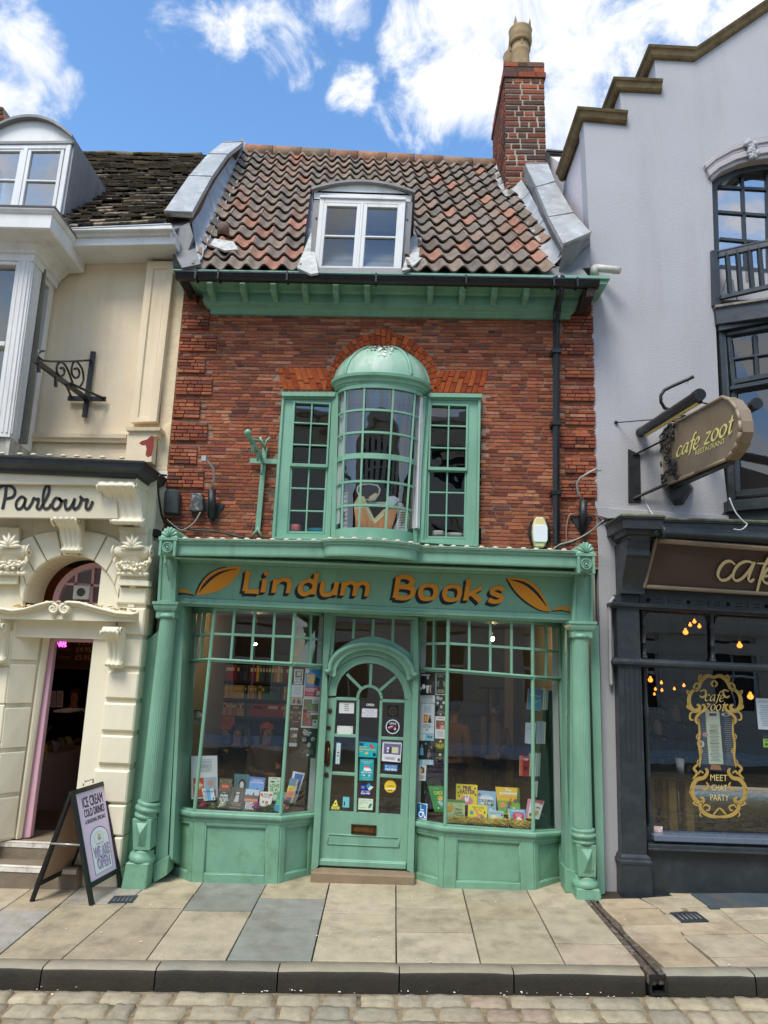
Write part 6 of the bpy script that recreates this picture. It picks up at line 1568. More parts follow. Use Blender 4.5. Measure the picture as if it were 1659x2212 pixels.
for(xl,xr__,y0,y1)in((545,1125,932,1010),(1180,1790,962,1050)):
 for s_,x in((1,xl),(-1,xr__)):
  for i in range(5):
   t0,t1=i/5,(i+1)/5;f=lambda t:(x+s_*50*t,(y1 if s_==1 else y1+15)-70*(1-(1-t)**2)**.5)
   yy=y0+(15 if s_==-1 else 0)
   pp(m,[Q(*f(t0)),Q(*f(t1)),Q(f(t1)[0],yy-12),Q(f(t0)[0],yy-12)],-.0,.03)
build(m,'spandrels',slate,caf)
for nm,pts in(('glass',[Q(520,1375),Q(1900,1450),Q(1900,955),Q(515,915)]),('glass',[R(600,1340),R(2600,1395),Q(2600,1500),Q(520,1400)])):
 m=MB();m.add([P(p,YG)for p in pts],[(0,1,2,3)]);build(m,nm,winglass,caf)
def hr(pl,pr_,y,t,h0,h1,nm,mat):
 a,b=P(pl,y),P(pr_,y);b=a+(b-a)*((6.4-a.x)/(b-a).x);m=MB();m.prism([a+V((0,0,h0)),b+V((0,0,h0)),b+V((0,0,h1)),a+V((0,0,h1))],V((0,t,0)));return build(m,nm,mat,caf,bev=.004)
hr(R(632,1350),R(1659,1385),-.10,.2,-.045,-.0,'window_sill',M_('pale_slate_paint',(96,108,126),.3,var=.1,vscale=5,bump=.05))
hr(R(630,1385),R(1659,1420),-.06,.2,-.05,-.006,'sill_band',slate)
hr(R(580,1430),R(1659,1470),-.12,.25,-.045,.0,'sill_moulding',slate);hr(R(580,1452),R(1659,1495),-.13,.25,-.03,-.012,'sill_moulding',slate)
a,b=P(R(600,1485),-.07),P(R(1659,1525),-.07);b=a+(b-a)*((6.4-a.x)/(b-a).x)
rpart(lambda m:m.prism([V((a.x-.02,-.07,-.0)),V((b.x,-.07,.05)),b,a-V((.02,0,0))],V((0,.2,0))),'stall_riser',slate)
rpart(lambda m:m.prism([P(R(545,1400),-.05),P(R(632,1405),-.05),P(R(600,0),-.02)+V((.0,0,0)),P(R(560,0),-.02)],V((0,.1,0)))if False else m.bar(P(R(590,1400),-.03),P(R(598,1270),-.03),.05,.06),'post_foot',slate)
m=MB();m.box((2.0,6.0,0),(7,6.1,3));m.box((1.98,.1,0),(2.02,6,2.9));build(m,'cafe_walls',M_('cafe_wall',(70,70,72),.9,var=.2),caf)
m=MB();m.box((2.0,.1,-.2),(7,6.0,-.1));build(m,'cafe_floor',M_('cafe_floor_wood',(70,52,36),.35,var=.3),caf)
m=MB();m.box((2.0,.08,2.62),(7,6.0,2.74));build(m,'cafe_ceiling',M_('cafe_ceiling',(130,120,104),.9,var=.1),caf)
rpart(lambda m:m.prism([V((7.3,.18,-.1)),V((7.5,.18,-.1)),V((7.5,.18,9.5)),V((7.3,.18,9.5))],V((0,5.5,0))),'far_flank',greyr)
def bulb(cx,cy,r,y,c_=Q,cage=True,lab=''):
 p=P(c_(cx,cy),y);rr=r*.2394*(6.5+y)/F
 o=thing('pendant_bulb',lab,'light bulb',p,'glowing filament bulbs in the cafe')
 k=rr/.5
 m=MB();m.lathe(p-V((0,0,rr)),p+V((0,0,rr*1.5)),[(0,.0),(.03,rr*.35),(.15,rr*.75),(.35,rr*.95),(.5,rr*.85),(.7,rr*.45),(.85,rr*.34),(1,rr*.34)],16);build(m,'glass_globe',bulbg,o)
 m=MB()
 for i in range(4):
  a_=i*math.pi/2+.4;m.tube([p+V((rr*.35*math.cos(a_)*s_,rr*.35*math.sin(a_)*s_,z))for s_,z in((.4,rr*.5),(1,-rr*.4),(.6,-rr*.5),(.2,rr*.55))],rr*.07,5)
 m.sphere(p-V((0,0,rr*.02)),rr*.48,10)
 build(m,'filament',bulbe,o)
 m=MB();m.lathe(p+V((0,0,rr*1.4)),p+V((0,0,rr*2.6)),[(0,rr*.36),(.8,rr*.36),(1,rr*.1)],10);m.tube([p+V((0,0,rr*2.4)),V((p.x,p.y,2.62))],.003,5);build(m,'flex_and_holder',iron,o)
 if cage:
  m=MB()
  for i in range(6):
   a_=i*math.pi/3;m.tube([p+V((math.cos(a_)*q_*rr,math.sin(a_)*q_*rr,z*rr))for q_,z in((.4,1.9),(1.25,.5),(1.3,-.2),(.8,-1.1),(.2,-1.4))],rr*.045,5)
  build(m,'wire_cage',iron,o)
BL_=[(915,1120,24,1.5,1,'large caged bulb glowing high in the left upper cafe pane'),(995,1025,17,3.6,0,'topmost bulb of the cluster of three in the left upper cafe pane'),(957,1055,16,3.8,0,'left bulb of the cluster of three in the left upper cafe pane'),(1040,1068,17,3.6,0,'right bulb of the cluster of three in the left upper cafe pane'),(1403,1240,24,1.5,1,'large caged bulb glowing behind the right upper cafe pane'),(598,1550,22,1.6,1,'caged bulb close to the fluted pilaster just under the cafe transom'),(697,1577,13,4.2,0,'small bulb right of the caged bulb beside the cafe pilaster'),(643,1635,12,4.6,0,'small bulb below the caged bulb beside the cafe pilaster'),(702,1645,12,4.5,0,'small bulb midway between pilaster and gold ornament, lower of its pair'),(634,1680,11,5.0,0,'smallest and lowest bulb beside the cafe pilaster'),(814,1632,12,4.5,0,'lone small bulb left of the gold ornament, above the passers-by'),(900,1602,13,4.2,0,'small bulb nearest the left edge of the gold ornament'),(1500,1700,27,1.2,1,'big caged bulb right of the gold ornament on the cafe window')]
for b_ in BL_:bulb(b_[0],b_[1],b_[2],b_[3],Q,b_[4],b_[5])
t_=thing('cafe_table','dark high cafe table with pale wooden legs behind the window left of the gold ornament','table',P(R(760,1250),1.4))
zt3=P(R(760,775),1.0).z;pA,pB=P(R(600,770),1.0),P(R(930,780),1.0)
m=MB();m.box((pA.x-.1,.7,zt3-.04),(pB.x,1.5,zt3));build(m,'tabletop',woodd,t_)
wp=M_('pale_wood',(150,120,66),.5,var=.2,vscale=10)
for x,y in((pA.x+.12,.8),(pB.x-.08,.8),(pA.x+.12,1.4),(pB.x-.08,1.4)):
 m=MB();m.box((x-.035,y-.035,-.1),(x+.035,y+.035,zt3-.04));build(m,'leg',wp,t_)
m=MB();p=P(R(868,770),.9);m.lathe(V((p.x,.9,zt3)),V((p.x,.9,zt3+.14)),[(0,0),(0,.032),(1,.040),(.95,.036),(.9,.0)],16);build(m,'paper_cup',white,label='white paper cup standing on the cafe table',cat='cup')
go=thing('gold_window_ornament','gold scrolled frame painted on the cafe window around its lettering','window decal',P(R(1225,1190),YG-.01))
ax_=lambda y:1170+(y+94)*.043
def gs(pts,w,mir=True,c_=R):
 m=MB()
 def sm(pts):
  out=[];n=len(pts)
  for i in range(n-1):
   p0,p1,p2,p3=pts[max(i-1,0)],pts[i],pts[i+1],pts[min(i+2,n-1)]
   for k in range(5):
    t=k/5;out.append(tuple(.5*((2*p1[j])+(-p0[j]+p2[j])*t+(2*p0[j]-5*p1[j]+4*p2[j]-p3[j])*t*t+(-p0[j]+3*p1[j]-3*p2[j]+p3[j])*t**3)for j in(0,1)))
  return out+[pts[-1]]
 for sg in((1,-1)if mir else(1,)):
  s_=sm(pts);n=len(s_);L_=[];R_=[]
  for i in range(n):
   a,b=s_[max(i-1,0)],s_[min(i+1,n-1)];dx,dy=b[0]-a[0],b[1]-a[1];l=math.hypot(dx,dy)or 1
   ww=w*(.35+.65*math.sin(math.pi*min(1,max(0,(i+.5)/n)))**.6)/2
   for lst,q_ in((L_,1),(R_,-1)):
    x,y=s_[i][0]-dy/l*ww*q_,s_[i][1]+dx/l*ww*q_;lst.append(P(c_(ax_(y)+sg*x,y),YG-.006-.0002*len(m.f)*0))
  m.add(L_+R_,[(i,i+1,n+i+1,n+i)for i in range(n-1)])
 return m
GS=[([(0,-70),(50,-90),(100,-62),(128,-20),(140,30)],26),([(0,-50),(25,-20),(8,10)],14),([(95,-50),(120,-95),(138,-60),(130,-30)],12),([(128,-30),(170,-15),(185,20),(160,45),(140,25)],13),([(140,20),(200,50),(232,110),(228,180),(190,225),(150,215),(140,185),(165,170)],26),([(130,50),(85,40),(80,80),(110,105),(135,90)],14),([(215,60),(250,45),(240,80)],10),([(232,150),(252,190),(225,215)],12),([(120,170),(95,180),(100,220),(140,245),(180,300),(165,340),(150,315)],18),([(185,230),(225,250),(230,300),(200,310)],13),([(155,300),(150,420),(162,520),(152,640),(165,735)],15),([(160,430),(180,460),(158,500)],8),([(150,560),(132,590),(152,620)],8),([(160,660),(182,690),(160,720)],8),([(165,700),(215,745),(190,790),(230,840)],17),([(110,745),(95,780),(130,830),(190,845),(232,900),(240,970),(205,1040),(160,1055),(140,1025),(165,1005)],27),([(130,790),(160,770),(175,800)],12),([(110,870),(95,900),(120,935),(150,925)],14),([(240,930),(262,960),(238,990)],11),([(200,1040),(235,1060),(190,1085)],12),([(150,1050),(172,1075),(165,1120),(120,1160),(60,1180),(0,1182)],25),([(150,1100),(130,1075),(90,1090),(100,1125),(125,1120)],12),([(60,1165),(30,1130),(10,1110),(0,1105)],13),([(165,1120),(180,1165),(160,1180)],9)]
m=MB()
for pts,w in GS:
 s_=gs(pts,w*1.45);o_=len(m.v);m.v+=s_.v;m.f+=[tuple(i+o_ for i in f)for f in s_.f];m.c+=s_.c;m.s+=s_.s
for i,f in enumerate(m.f):pass
build(m,'scrollwork',goldm,go,recalc=False)
# projecting sign
hx=2.42
sg_=thing('hanging_sign','round-ended taupe cafe sign projecting from the grey wall on a scrolled black iron bracket','sign',P(H(810,1090),0))
bo=[H(1020,1150),H(985,1085),H(962,1010),H(965,940),H(1005,790),H(1100,738),H(1240,662),H(1372,588),H(1420,606),H(1465,668),H(1482,740),H(1486,810),H(1470,880),H(1440,935),H(1400,985),H(1200,1070)]
bp=[PX(p,hx)for p in bo]
m=MB();m.prism(bp,V((.10,0,0)));sb=build(m,'sign_panel',taupe,sg_,bev=.012)
m=MB();cen=sum(bp,V())/len(bp)
for i in range(len(bp)):m.tube([bp[i]+V((-.004,0,0)),bp[(i+1)%len(bp)]+V((-.004,0,0))],.014,7)
build(m,'sign_rim',M_('rim_taupe',(150,132,108),.35,var=.1),sg_)
m=MB();m.prism([PX(H(1030,1155),hx+.02),PX(H(1400,995),hx+.02),PX(H(1395,1012),hx+.02),PX(H(1040,1172),hx+.02)],V((.06,0,0)));build(m,'base_rail',iron,sg_)
m=MB();pp(m,[H(768,918),H(843,955),H(850,1262),H(770,1262)],-.015,.03);build(m,'wall_plate',iron,sg_,bev=.003)
hp2=lambda a,b:PX(H(a,b),hx-.02)
m=MB()
for a,b,w in(((800,955),(985,862),.03),((800,1232),(1010,1140),.03)):m.bar(P(H(*a),-.02),hp2(*b),w,.03,n=(-1,0,0))
m.bar(hp2(915,858),hp2(930,1185),.035,.03,n=(-1,0,0));m.bar(hp2(900,862),hp2(960,835),.03,.03,n=(-1,0,0))
build(m,'bracket_arms',iron,sg_)
m=MB()
def sp(cx,cy,r,a0_,s_,tn=1.25):
 pts=[]
 for i in range(27):
  t=i/26;a=a0_+s_*tn*2*math.pi*t;q_=r*(1-.82*t);pts.append(hp2(cx+q_*math.cos(a),cy-q_*math.sin(a)*1.25))
 m.tube(pts,[.009*(1-.3*i/26)for i in range(27)],6)
for c_ in((945,890,28,2.2,1),(930,850,26,1,1),(1035,850,26,2.5,-1),(1040,778,20,3.5,-1),(1005,920,30,1,-1),(950,935,24,4,1),(1012,985,24,4.6,1),(960,1020,22,2,-1),(1048,1010,24,1,-1),(1040,1040,26,5,1),(945,1080,28,1.2,1),(985,1115,24,2,-1),(1075,1095,18,2,1),(1000,830,22,4,1),(1030,1075,18,3,-1)):sp(*c_)
for pts in(((925,845),(960,850),(1000,800),(1035,760)),((935,1140),(975,1120),(1010,1060),(1050,1080)),((1035,760),(1055,800),(1050,850),(1000,900),(1020,960),(1050,1000),(1075,1060)),((930,1000),(965,960),(985,900),(955,840))):m.tube([hp2(*p)for p in pts],.008,6)
build(m,'iron_scrollwork',iron,sg_)
def lighttube(a,b,x,ra,end):
 p,q=PX(H(*a),x),PX(H(*b),x)
 m=MB();m.lathe(p,q,[(0,0),(0,ra*1.05),(.02,ra*1.08),(.05,ra),(.94,ra),(.95,ra*1.12),(1,ra*1.12),(1,0)],20,ref=(0,0,1),sm=False);build(m,'lamp_housing',iron,sg_)
 m=MB();o_=V((.028 if x<hx else-.03,0,-ra*(.62 if x<hx else.35)));m.lathe(p*.95+q*.05+o_,p*.06+q*.94+o_,[(0,ra*.62),(1,ra*.62)],12,ref=(0,0,1));build(m,'lamp_diffuser',M_('lamp_yellow',(228,206,110),.3,var=.1),sg_)
lighttube((845,815),(1225,572),hx-.20,.042,1);lighttube((1250,860),(1590,628),hx+.38,.042,1)
m=MB()
for a,b in(((1215,620),(1275,632)),((1060,745),(1010,742)),((1130,706),(1060,740))):m.tube([PX(H(*a),hx-.18),PX(H(*b),hx)],.006,6)
m.tube([P(H(690,752),-.0),PX(H(930,732),hx-.2),PX(H(1130,705),hx)],.005,6);m.tube([PX(H(1130,706),hx),PX(H(1040,770),hx)],.008,6);m.sphere(P(H(690,750),-.01),.018,8)
build(m,'stay_rods',iron,sg_)
fl2=thing('wall_floodlight','black wedge-shaped lamp housing on the grey wall below the hanging sign','lamp',P(H(1090,1285),0))
m=MB();wb=[P(H(*p),0)for p in((985,1150),(1040,1120),(1140,1110),(1185,1170),(1120,1275),(1060,1282))];wf=[P(H(*p),-.14)for p in((1000,1165),(1045,1140),(1135,1125),(1172,1172),(1110,1240),(1060,1245))]
m.add(wb+wf,[tuple(range(6,12))]+[(i,(i+1)%6,6+(i+1)%6,6+i)for i in range(6)]);build(m,'housing',iron,fl2,bev=.004)
fr2=thing('hooked_rod','thin bent black rod with a cable ring above the hanging sign','bracket',P(W(400,1620),0))
m=MB();m.tube([P(W(*p),y)for p,y in(((430,1625),0),((370,1605),-.08),((325,1530),-.12),((322,1450),-.12),((370,1380),-.13),((480,1325),-.16),((630,1260),-.2),((735,1212),-.24))],.016,8);build(m,'bent_rod',iron,fr2)
m=MB();m.tube([P(W(645+18*math.cos(a),1268+26*math.sin(a)),-.2)for a in[i*.6 for i in range(9)]],.006,5);build(m,'cable_ring',white,fr2)
# lettering
_tc={}
def tmesh(s):
 if s in _tc:return _tc[s]
 cu=bpy.data.curves.new('t','FONT');cu.body=s;cu.resolution_u=2;cu.fill_mode='FRONT'
 ob=bpy.data.objects.new('t',cu);COL.objects.link(ob)
 dg=bpy.context.evaluated_depsgraph_get();me=bpy.data.meshes.new_from_object(ob.evaluated_get(dg))
 vs=[(v.co.x,v.co.y)for v in me.vertices];fs=[tuple(p.vertices)for p in me.polygons]
 bpy.data.objects.remove(ob);bpy.data.curves.remove(cu);bpy.data.meshes.remove(me)
 x0=min(v[0]for v in vs);x1=max(v[0]for v in vs);y0=min(v[1]for v in vs);y1=max(v[1]for v in vs)
 r=([((x-x0)/(x1-x0),(y-y0)/(y1-y0))for x,y in vs],fs);_tc[s]=r;return r
def ptext(m,f,s,u0,v0,u1,v1,col,bold=0):
 vs,fs=tmesh(s)
 for k,(bx,by)in enumerate(((0,0),(bold,0),(0,bold*.6))if bold else((0,0),)):
  m.add([f(u0+(u1-u0)*x+bx,v0+(v1-v0)*y+by,k)for x,y in vs],fs,col)
def csm(pts,k=6):
 out=[];n=len(pts)
 for i in range(n-1):
  p0,p1,p2,p3=pts[max(i-1,0)],pts[i],pts[i+1],pts[min(i+2,n-1)]
  for j in range(k):
   t=j/k;out.append(tuple(.5*((2*p1[q])+(-p0[q]+p2[q])*t+(2*p0[q]-5*p1[q]+4*p2[q]-p3[q])*t*t+(-p0[q]+3*p1[q]-3*p2[q]+p3[q])*t**3)for q in(0,1)))
 return out+[pts[-1]]
def stroke(m,f,pts,w,col,smooth=True,contrast=0,nib=.5,flare=0,taper=0,kd=0):
 s=csm(pts)if smooth else pts
 if not smooth:
  for a,b in zip(pts,pts[1:]):stroke(m,f,[a,((a[0]+b[0])/2,(a[1]+b[1])/2),b],w,col,True,contrast,nib,flare,taper,kd);kd+=1
  return
 n=len(s);Lf,Rt=[],[]
 for i in range(n):
  a,b=s[max(i-1,0)],s[min(i+1,n-1)];dx,dy=b[0]-a[0],b[1]-a[1];l=math.hypot(dx,dy)or 1e-6
  th=math.atan2(dy,dx);t=i/(n-1)
  ww=w*((1-contrast)+contrast*abs(math.sin(th-nib)))*(1+flare*(max(0,1-t*5)+max(0,1-(1-t)*5)))*(1-taper*max(0,1-min(t,1-t)*5))/2
  nx,ny=-dy/l,dx/l
  Lf.append(f(s[i][0]+nx*ww,s[i][1]+ny*ww,kd));Rt.append(f(s[i][0]-nx*ww,s[i][1]-ny*ww,kd))
 m.add(Lf+Rt,[(i,i+1,n+i+1,n+i)for i in range(n-1)],col)
X1=crop(1140,2600,160,681);X2=crop(1640,2620,140,619);X3=crop(1250,2700,360,1448);X4=crop(730,2980,500);X5=crop(1650,3050,530)
gx={'L':[([(0,45),(0,1),(30,1)],0)],'i':[([(0,29),(0,0)],0)],'n':[([(0,29),(0,0)],0),([(0,17),(12,28),(24,29),(31,22),(31,0)],1)],'d':[([(31,22),(20,29),(6,25),(0,13),(5,2),(16,0),(31,12)],1),([(31,46),(31,0)],0)],'u':[([(0,29),(0,9),(7,0),(20,2),(29,14)],1),([(29,29),(29,0)],0)],'m':[([(0,29),(0,0)],0),([(0,17),(10,28),(20,28),(26,21),(26,0)],1),([(26,17),(36,28),(46,28),(52,21),(52,0)],1)],'B':[([(0,46),(0,0)],0),([(0,45),(20,45),(31,36),(22,25),(2,24)],1),([(18,24),(34,20),(35,7),(22,0),(0,1)],1)],'o':[([(17,30),(4,26),(0,14),(6,2),(18,0),(30,4),(33,16),(28,27),(17,30)],1)],'k':[([(0,46),(0,0)],0),([(30,29),(4,13)],0),([(10,17),(32,0)],0)],'s':[([(29,26),(18,30),(6,26),(6,19),(16,15),(27,10),(24,2),(12,0),(0,4)],1)]}
word=[('L',529,10.5),('i',568,10.5),('n',591,10),('d',646,10),('u',694,10),('m',739,9.5),('B',854,11),('o',906,10),('o',958,10),('k',1006,10.5),('s',1055,10.5)]
orange=lin((226,146,34));ink=lin((22,32,38))
def base(u):return 1277.5+(u-520)*.0405
lettL=thing('fascia_lettering','x','x')if False else None
for layer in(5,4,3,2,1,0):
 if layer==5:mS=MB()
 if layer==0:mO=MB()
 m=mS if layer else mO
 for g,x,w in word:
  dxs,dys=-layer*1.35,layer*1.25
  def f(a,b,k=0):
   u=x+a+b*.16;return fq.px((u+dxs,base(x+a)-b+dys),.002+(5-layer)*.0009+k*.00012)
  for kk,(pts,s_)in enumerate(gx[g]):stroke(m,f,pts,w,orange if layer==0 else ink,bool(s_),.18,.4,.25 if not s_ else.0,0,kk*2)
  if g=='i':m.add([f(5.5*math.cos(t)+1,41+5.5*math.sin(t))for t in[i*.6283 for i in range(10)]],[tuple(range(10))],orange if layer==0 else ink)
build(mS,'letter_shading',signm,fascia,recalc=False);build(mO,'lettering',signm,fascia,recalc=False)
def poly_on(m,pts,c_,col,d):m.add([fq.px(c_(*p),d)for p in pts],[tuple(range(len(pts)))],col)
m=MB()
poly_on(m,csm([(348,608),(360,560),(392,498),(450,435),(530,392),(600,376),(600,392),(530,410),(455,455),(400,520),(368,600)],3),K,ink,.002)
poly_on(m,csm([(356,606),(385,540),(440,460),(520,405),(620,380),(722,377),(700,430),(640,505),(560,562),(460,596),(356,608)],3),K,orange,.003)
poly_on(m,csm([(378,588),(420,515),(490,450),(580,408),(700,392),(590,420),(500,470),(435,530),(378,590)],3),K,ink,.004)
poly_on(m,[(204,612),(206,592),(214,562),(216,590),(260,592),(310,600),(348,612),(330,617),(290,606),(240,604)],K,ink,.002)
poly_on(m,[(216,588),(218,558),(262,560),(305,575),(344,602),(300,592),(260,586)],K,orange,.003)
poly_on(m,csm([(978,292),(1010,355),(1060,415),(1120,465),(1190,503),(1255,517),(1262,508),(1190,490),(1110,440),(1040,375),(995,300)],3),L,ink,.002)
poly_on(m,csm([(986,290),(1060,290),(1120,305),(1175,340),(1215,390),(1250,455),(1268,508),(1200,498),(1110,442),(1040,372),(988,292)],3),L,orange,.003)
poly_on(m,csm([(1008,301),(1080,310),(1140,338),(1195,390),(1232,445),(1252,482),(1215,440),(1165,385),(1100,335),(1008,303)],3),L,ink,.004)
poly_on(m,[(1276,513),(1290,500),(1340,500),(1404,514),(1398,519),(1340,507)],L,ink,.002);poly_on(m,[(1282,506),(1310,484),(1350,476),(1406,478),(1402,512),(1350,498)],L,orange,.003)
build(m,'leaf_emblem',signm,fascia,recalc=False)
def fE(y):return lambda a,b,k=0:P(E(a,b),y-.0008*k)
m=MB();blk=lin((40,42,40))
for k,(pts,w)in enumerate((([(-14,1215),(0,1190),(40,1178),(82,1192),(98,1222),(84,1255),(38,1268)],17),([(40,1186),(36,1240),(26,1290),(16,1336)],17),([(166,1268),(140,1254),(112,1280),(104,1312),(116,1334),(140,1326),(160,1295),(168,1264),(158,1310),(172,1334),(196,1318)],15),([(190,1322),(210,1290),(220,1264),(238,1272),(252,1268),(246,1300),(240,1325),(258,1334),(276,1310)],15),([(270,1318),(300,1268),(320,1220),(318,1186),(300,1188),(284,1230),(280,1290),(290,1330),(318,1326),(334,1300)],15),([(392,1272),(366,1262),(344,1290),(342,1322),(362,1336),(388,1318),(400,1284),(388,1264),(400,1282),(428,1278)],15),([(432,1268),(424,1305),(432,1334),(456,1326),(480,1288),(488,1264),(478,1310),(486,1334),(510,1322)],15),([(508,1326),(526,1290),(530,1262),(520,1250),(545,1272),(572,1272),(562,1300),(562,1330),(584,1330),(606,1282)],15))):
 stroke(m,fE(-.463),pts,w*1.2,blk,kd=k)
build(m,'lettering',signm,sgn,recalc=False)
AG={'c':(.78,[([(.76,.80),(.55,1),(.27,.86),(.08,.45),(.18,.08),(.45,0),(.74,.2)],1)]),'a':(.95,[([(.80,.88),(.55,1),(.25,.82),(.07,.38),(.17,.03),(.42,.08),(.70,.45),(.82,.98)],1),([(.84,1),(.74,.35),(.80,.02),(.98,.16)],1)]),'f':(.52,[([(.80,1.5),(.62,1.62),(.46,1.3),(.34,.5),(.24,-.2),(.05,-.35)],1),([(.10,.97),(.70,.97)],1)]),'e':(.80,[([(.12,.42),(.5,.48),(.74,.72),(.56,1),(.26,.86),(.07,.40),(.2,.02),(.5,0),(.76,.22)],1)]),'z':(.82,[([(.10,.98),(.76,.98)],1),([(.76,.98),(.08,.02)],1),([(.06,.02),(.78,.02)],1)]),'o':(.88,[([(.46,1),(.14,.76),(.07,.30),(.36,0),(.72,.24),(.78,.72),(.46,1)],1)]),'t':(.55,[([(.38,1.4),(.28,.6),(.25,.1),(.38,0),(.58,.14)],1),([(.05,.98),(.58,.98)],1)]),' ':(.5,[])}
def italic(m,f,s,xh,w,col,shear=.22,contrast=.55,sp=.10):
 x=0;k=0
 tot_=sum(AG[c][0]+sp for c in s)
 for c in s:
  adv,st=AG[c]
  for pts,_ in st:
   stroke(m,lambda a,b,kk=0,x=x:f((x+a+b*shear)/tot_,b*xh,kk),pts,w,col,True,contrast,.55,0,.35,k);k+=1
  x+=adv+sp
hq=Quad(PX(H(1072,972),hx-.004),PX(H(1438,812),hx-.004),PX(H(1436,690),hx-.004),PX(H(1074,880),hx-.004))
gold=lin((238,226,140))
m=MB();n_=hq.n if hq.n.x<0 else-hq.n
italic(m,lambda u,v,k=0:hq(u,v)+n_*(.001+.0004*k),'cafe zoot',.62,.23,gold)
q2=Quad(PX(H(1196,962),hx-.004),PX(H(1386,882),hx-.004),PX(H(1384,848),hx-.004),PX(H(1195,930),hx-.004))
ptext(m,lambda u,v,k=0:q2(u,v)+n_*.001,'RESTAURANT',0,0,1,1,gold)
build(m,'lettering',signm,sb,recalc=False)
m=MB();ll=lin((206,184,136));fQ_=lambda a,b,k=0:qs_.px(Q(a,b),.006+.0006*k)
for k,(pts,w)in enumerate((([(1362,512),(1322,482),(1268,492),(1222,548),(1208,610),(1238,650),(1292,644),(1338,600)],30),([(1528,500),(1470,482),(1400,508),(1352,575),(1346,632),(1376,656),(1424,636),(1478,578),(1528,500)],28),([(1540,488),(1496,590),(1484,645),(1506,662),(1534,640)],28),([(1740,420),(1680,440),(1630,520),(1590,640),(1560,760)],28),([(1560,500),(1720,505)],16),([(1628,620),(1690,600),(1716,560),(1690,530),(1640,570),(1612,640),(1650,680),(1720,650)],28))):
 for dd in(0,1):stroke(m,lambda a,b,kk=0,dd=dd:fQ_(a-(0 if dd else 5),b+(0 if dd else 3),kk+(12 if dd else 0)),pts,w,ll if dd else lin((30,24,20)),True,.4,.9,0,.25,k)
build(m,'lettering',signm,cs,recalc=False)
fR=lambda q:(lambda u,v,k=0:q(u,v)+V((0,-.001-.0003*k,0)))
def rq_(x0,y0,x1,y1,x2,y2,x3,y3,y=YG-.006):return Quad(P(R(x0,y0),y),P(R(x1,y1),y),P(R(x2,y2),y),P(R(x3,y3),y))
m=MB();gl=lin((206,186,120))
italic(m,fR(rq_(1085,135,1262,142,1262,85,1085,78)),'cafe',1.0,.17,gl);italic(m,fR(rq_(1088,220,1268,228,1268,170,1088,162)),'zoot',1.0,.17,gl)
for s,y in(('MEET',800),('CHAT',890),('PARTY',980)):
 x0=1138 if s!='CHAT' else 1148;x1=1292 if s=='MEET' else 1288 if s=='CHAT' else 1305
 ptext(m,fR(rq_(x0,y+55,x1,y+60,x1,y+5,x0,y)),s,0,0,1,1,gl,.004)
build(m,'window_lettering',signm,go,recalc=False)
# cards: posters, stickers, books
def card(name,label,cat,cor,ops,base_,th=.002,group=None,parent=None,back=None,mat=None):
 q=Quad(*cor);m=MB();
 m.prism([q(0,0),q(1,0),q(1,1),q(0,1)],-q.n*th,lin(base_),lin(back)if back else None)
 d=[.0004]
 def f(u,v,k=0):return q(u,v,d[0]+k*.00005)
 for op in ops:
  t=op[0];d[0]+=.00022
  if t=='r':_,x0,y0,x1,y1,c=op;m.add([f(x0,y0),f(x1,y0),f(x1,y1),f(x0,y1)],[(0,1,2,3)],lin(c))
  elif t=='p':m.add([f(*p)for p in op[1]],[tuple(range(len(op[1])))],lin(op[2]))
  elif t=='c':_,cx,cy,r,c=op[:5];ry=op[5]if len(op)>5 else r*q.w/q.h;m.add([f(cx+r*math.cos(i*.3927),cy+ry*math.sin(i*.3927))for i in range(16)],[tuple(range(16))],lin(c))
  elif t=='t':_,s,x0,y0,x1,y1,c=op[:7];ptext(m,f,s,x0,y0,x1,y1,lin(c),op[7]if len(op)>7 else 0)
  elif t=='l':
   _,x0,y0,x1,y1,n,c=op;rr=random.Random(len(m.v))
   for i in range(n):
    yy=y1-(y1-y0)*(i+.5)/n;h=(y1-y0)/n*.38;w=(x1-x0)*rr.uniform(.6,1)/2;cx=(x0+x1)/2
    m.add([f(cx-w,yy-h/2),f(cx+w,yy-h/2),f(cx+w,yy+h/2),f(cx-w,yy+h/2)],[(0,1,2,3)],lin(c))
 return build(m,name,mat or printm,parent,label=label,cat=cat,group=group,recalc=False)
def figure(x,y,s,top,skin=(206,160,130),hair=(50,36,30)):
 return[('p',[(x-s*.5,y),(x+s*.5,y),(x+s*.42,y+s*.8),(x+s*.15,y+s),(x-s*.15,y+s),(x-s*.42,y+s*.8)],top),('c',x,y+s*1.28,s*.22,hair),('c',x,y+s*1.2,s*.17,skin)]
def onq(q,c_,pts,d=-.004):return[q.px(c_(*p),d)for p in pts]
GP='posters taped inside the right cant of the left bay window'
qL=lowL[2]
def posL(pts,name,label,base_,ops,g='posters on the left bay window',d=-.004):return card(name,label,'poster',onq(qL,X1,pts,d),ops,base_,.0015,g)
posL([(70,398),(213,402),(232,152),(84,150)],'poster','small white leaflet with a shopfront drawing, top left poster beside the shop door',(226,228,232),[('r',.12,.45,.9,.9,(92,92,130)),('r',.3,.55,.8,.85,(196,206,150)),('l',.1,.22,.6,.42,3,(90,90,90)),('r',.72,.24,.9,.4,(60,60,60)),('r',0,.13,1,.17,(30,26,24))])
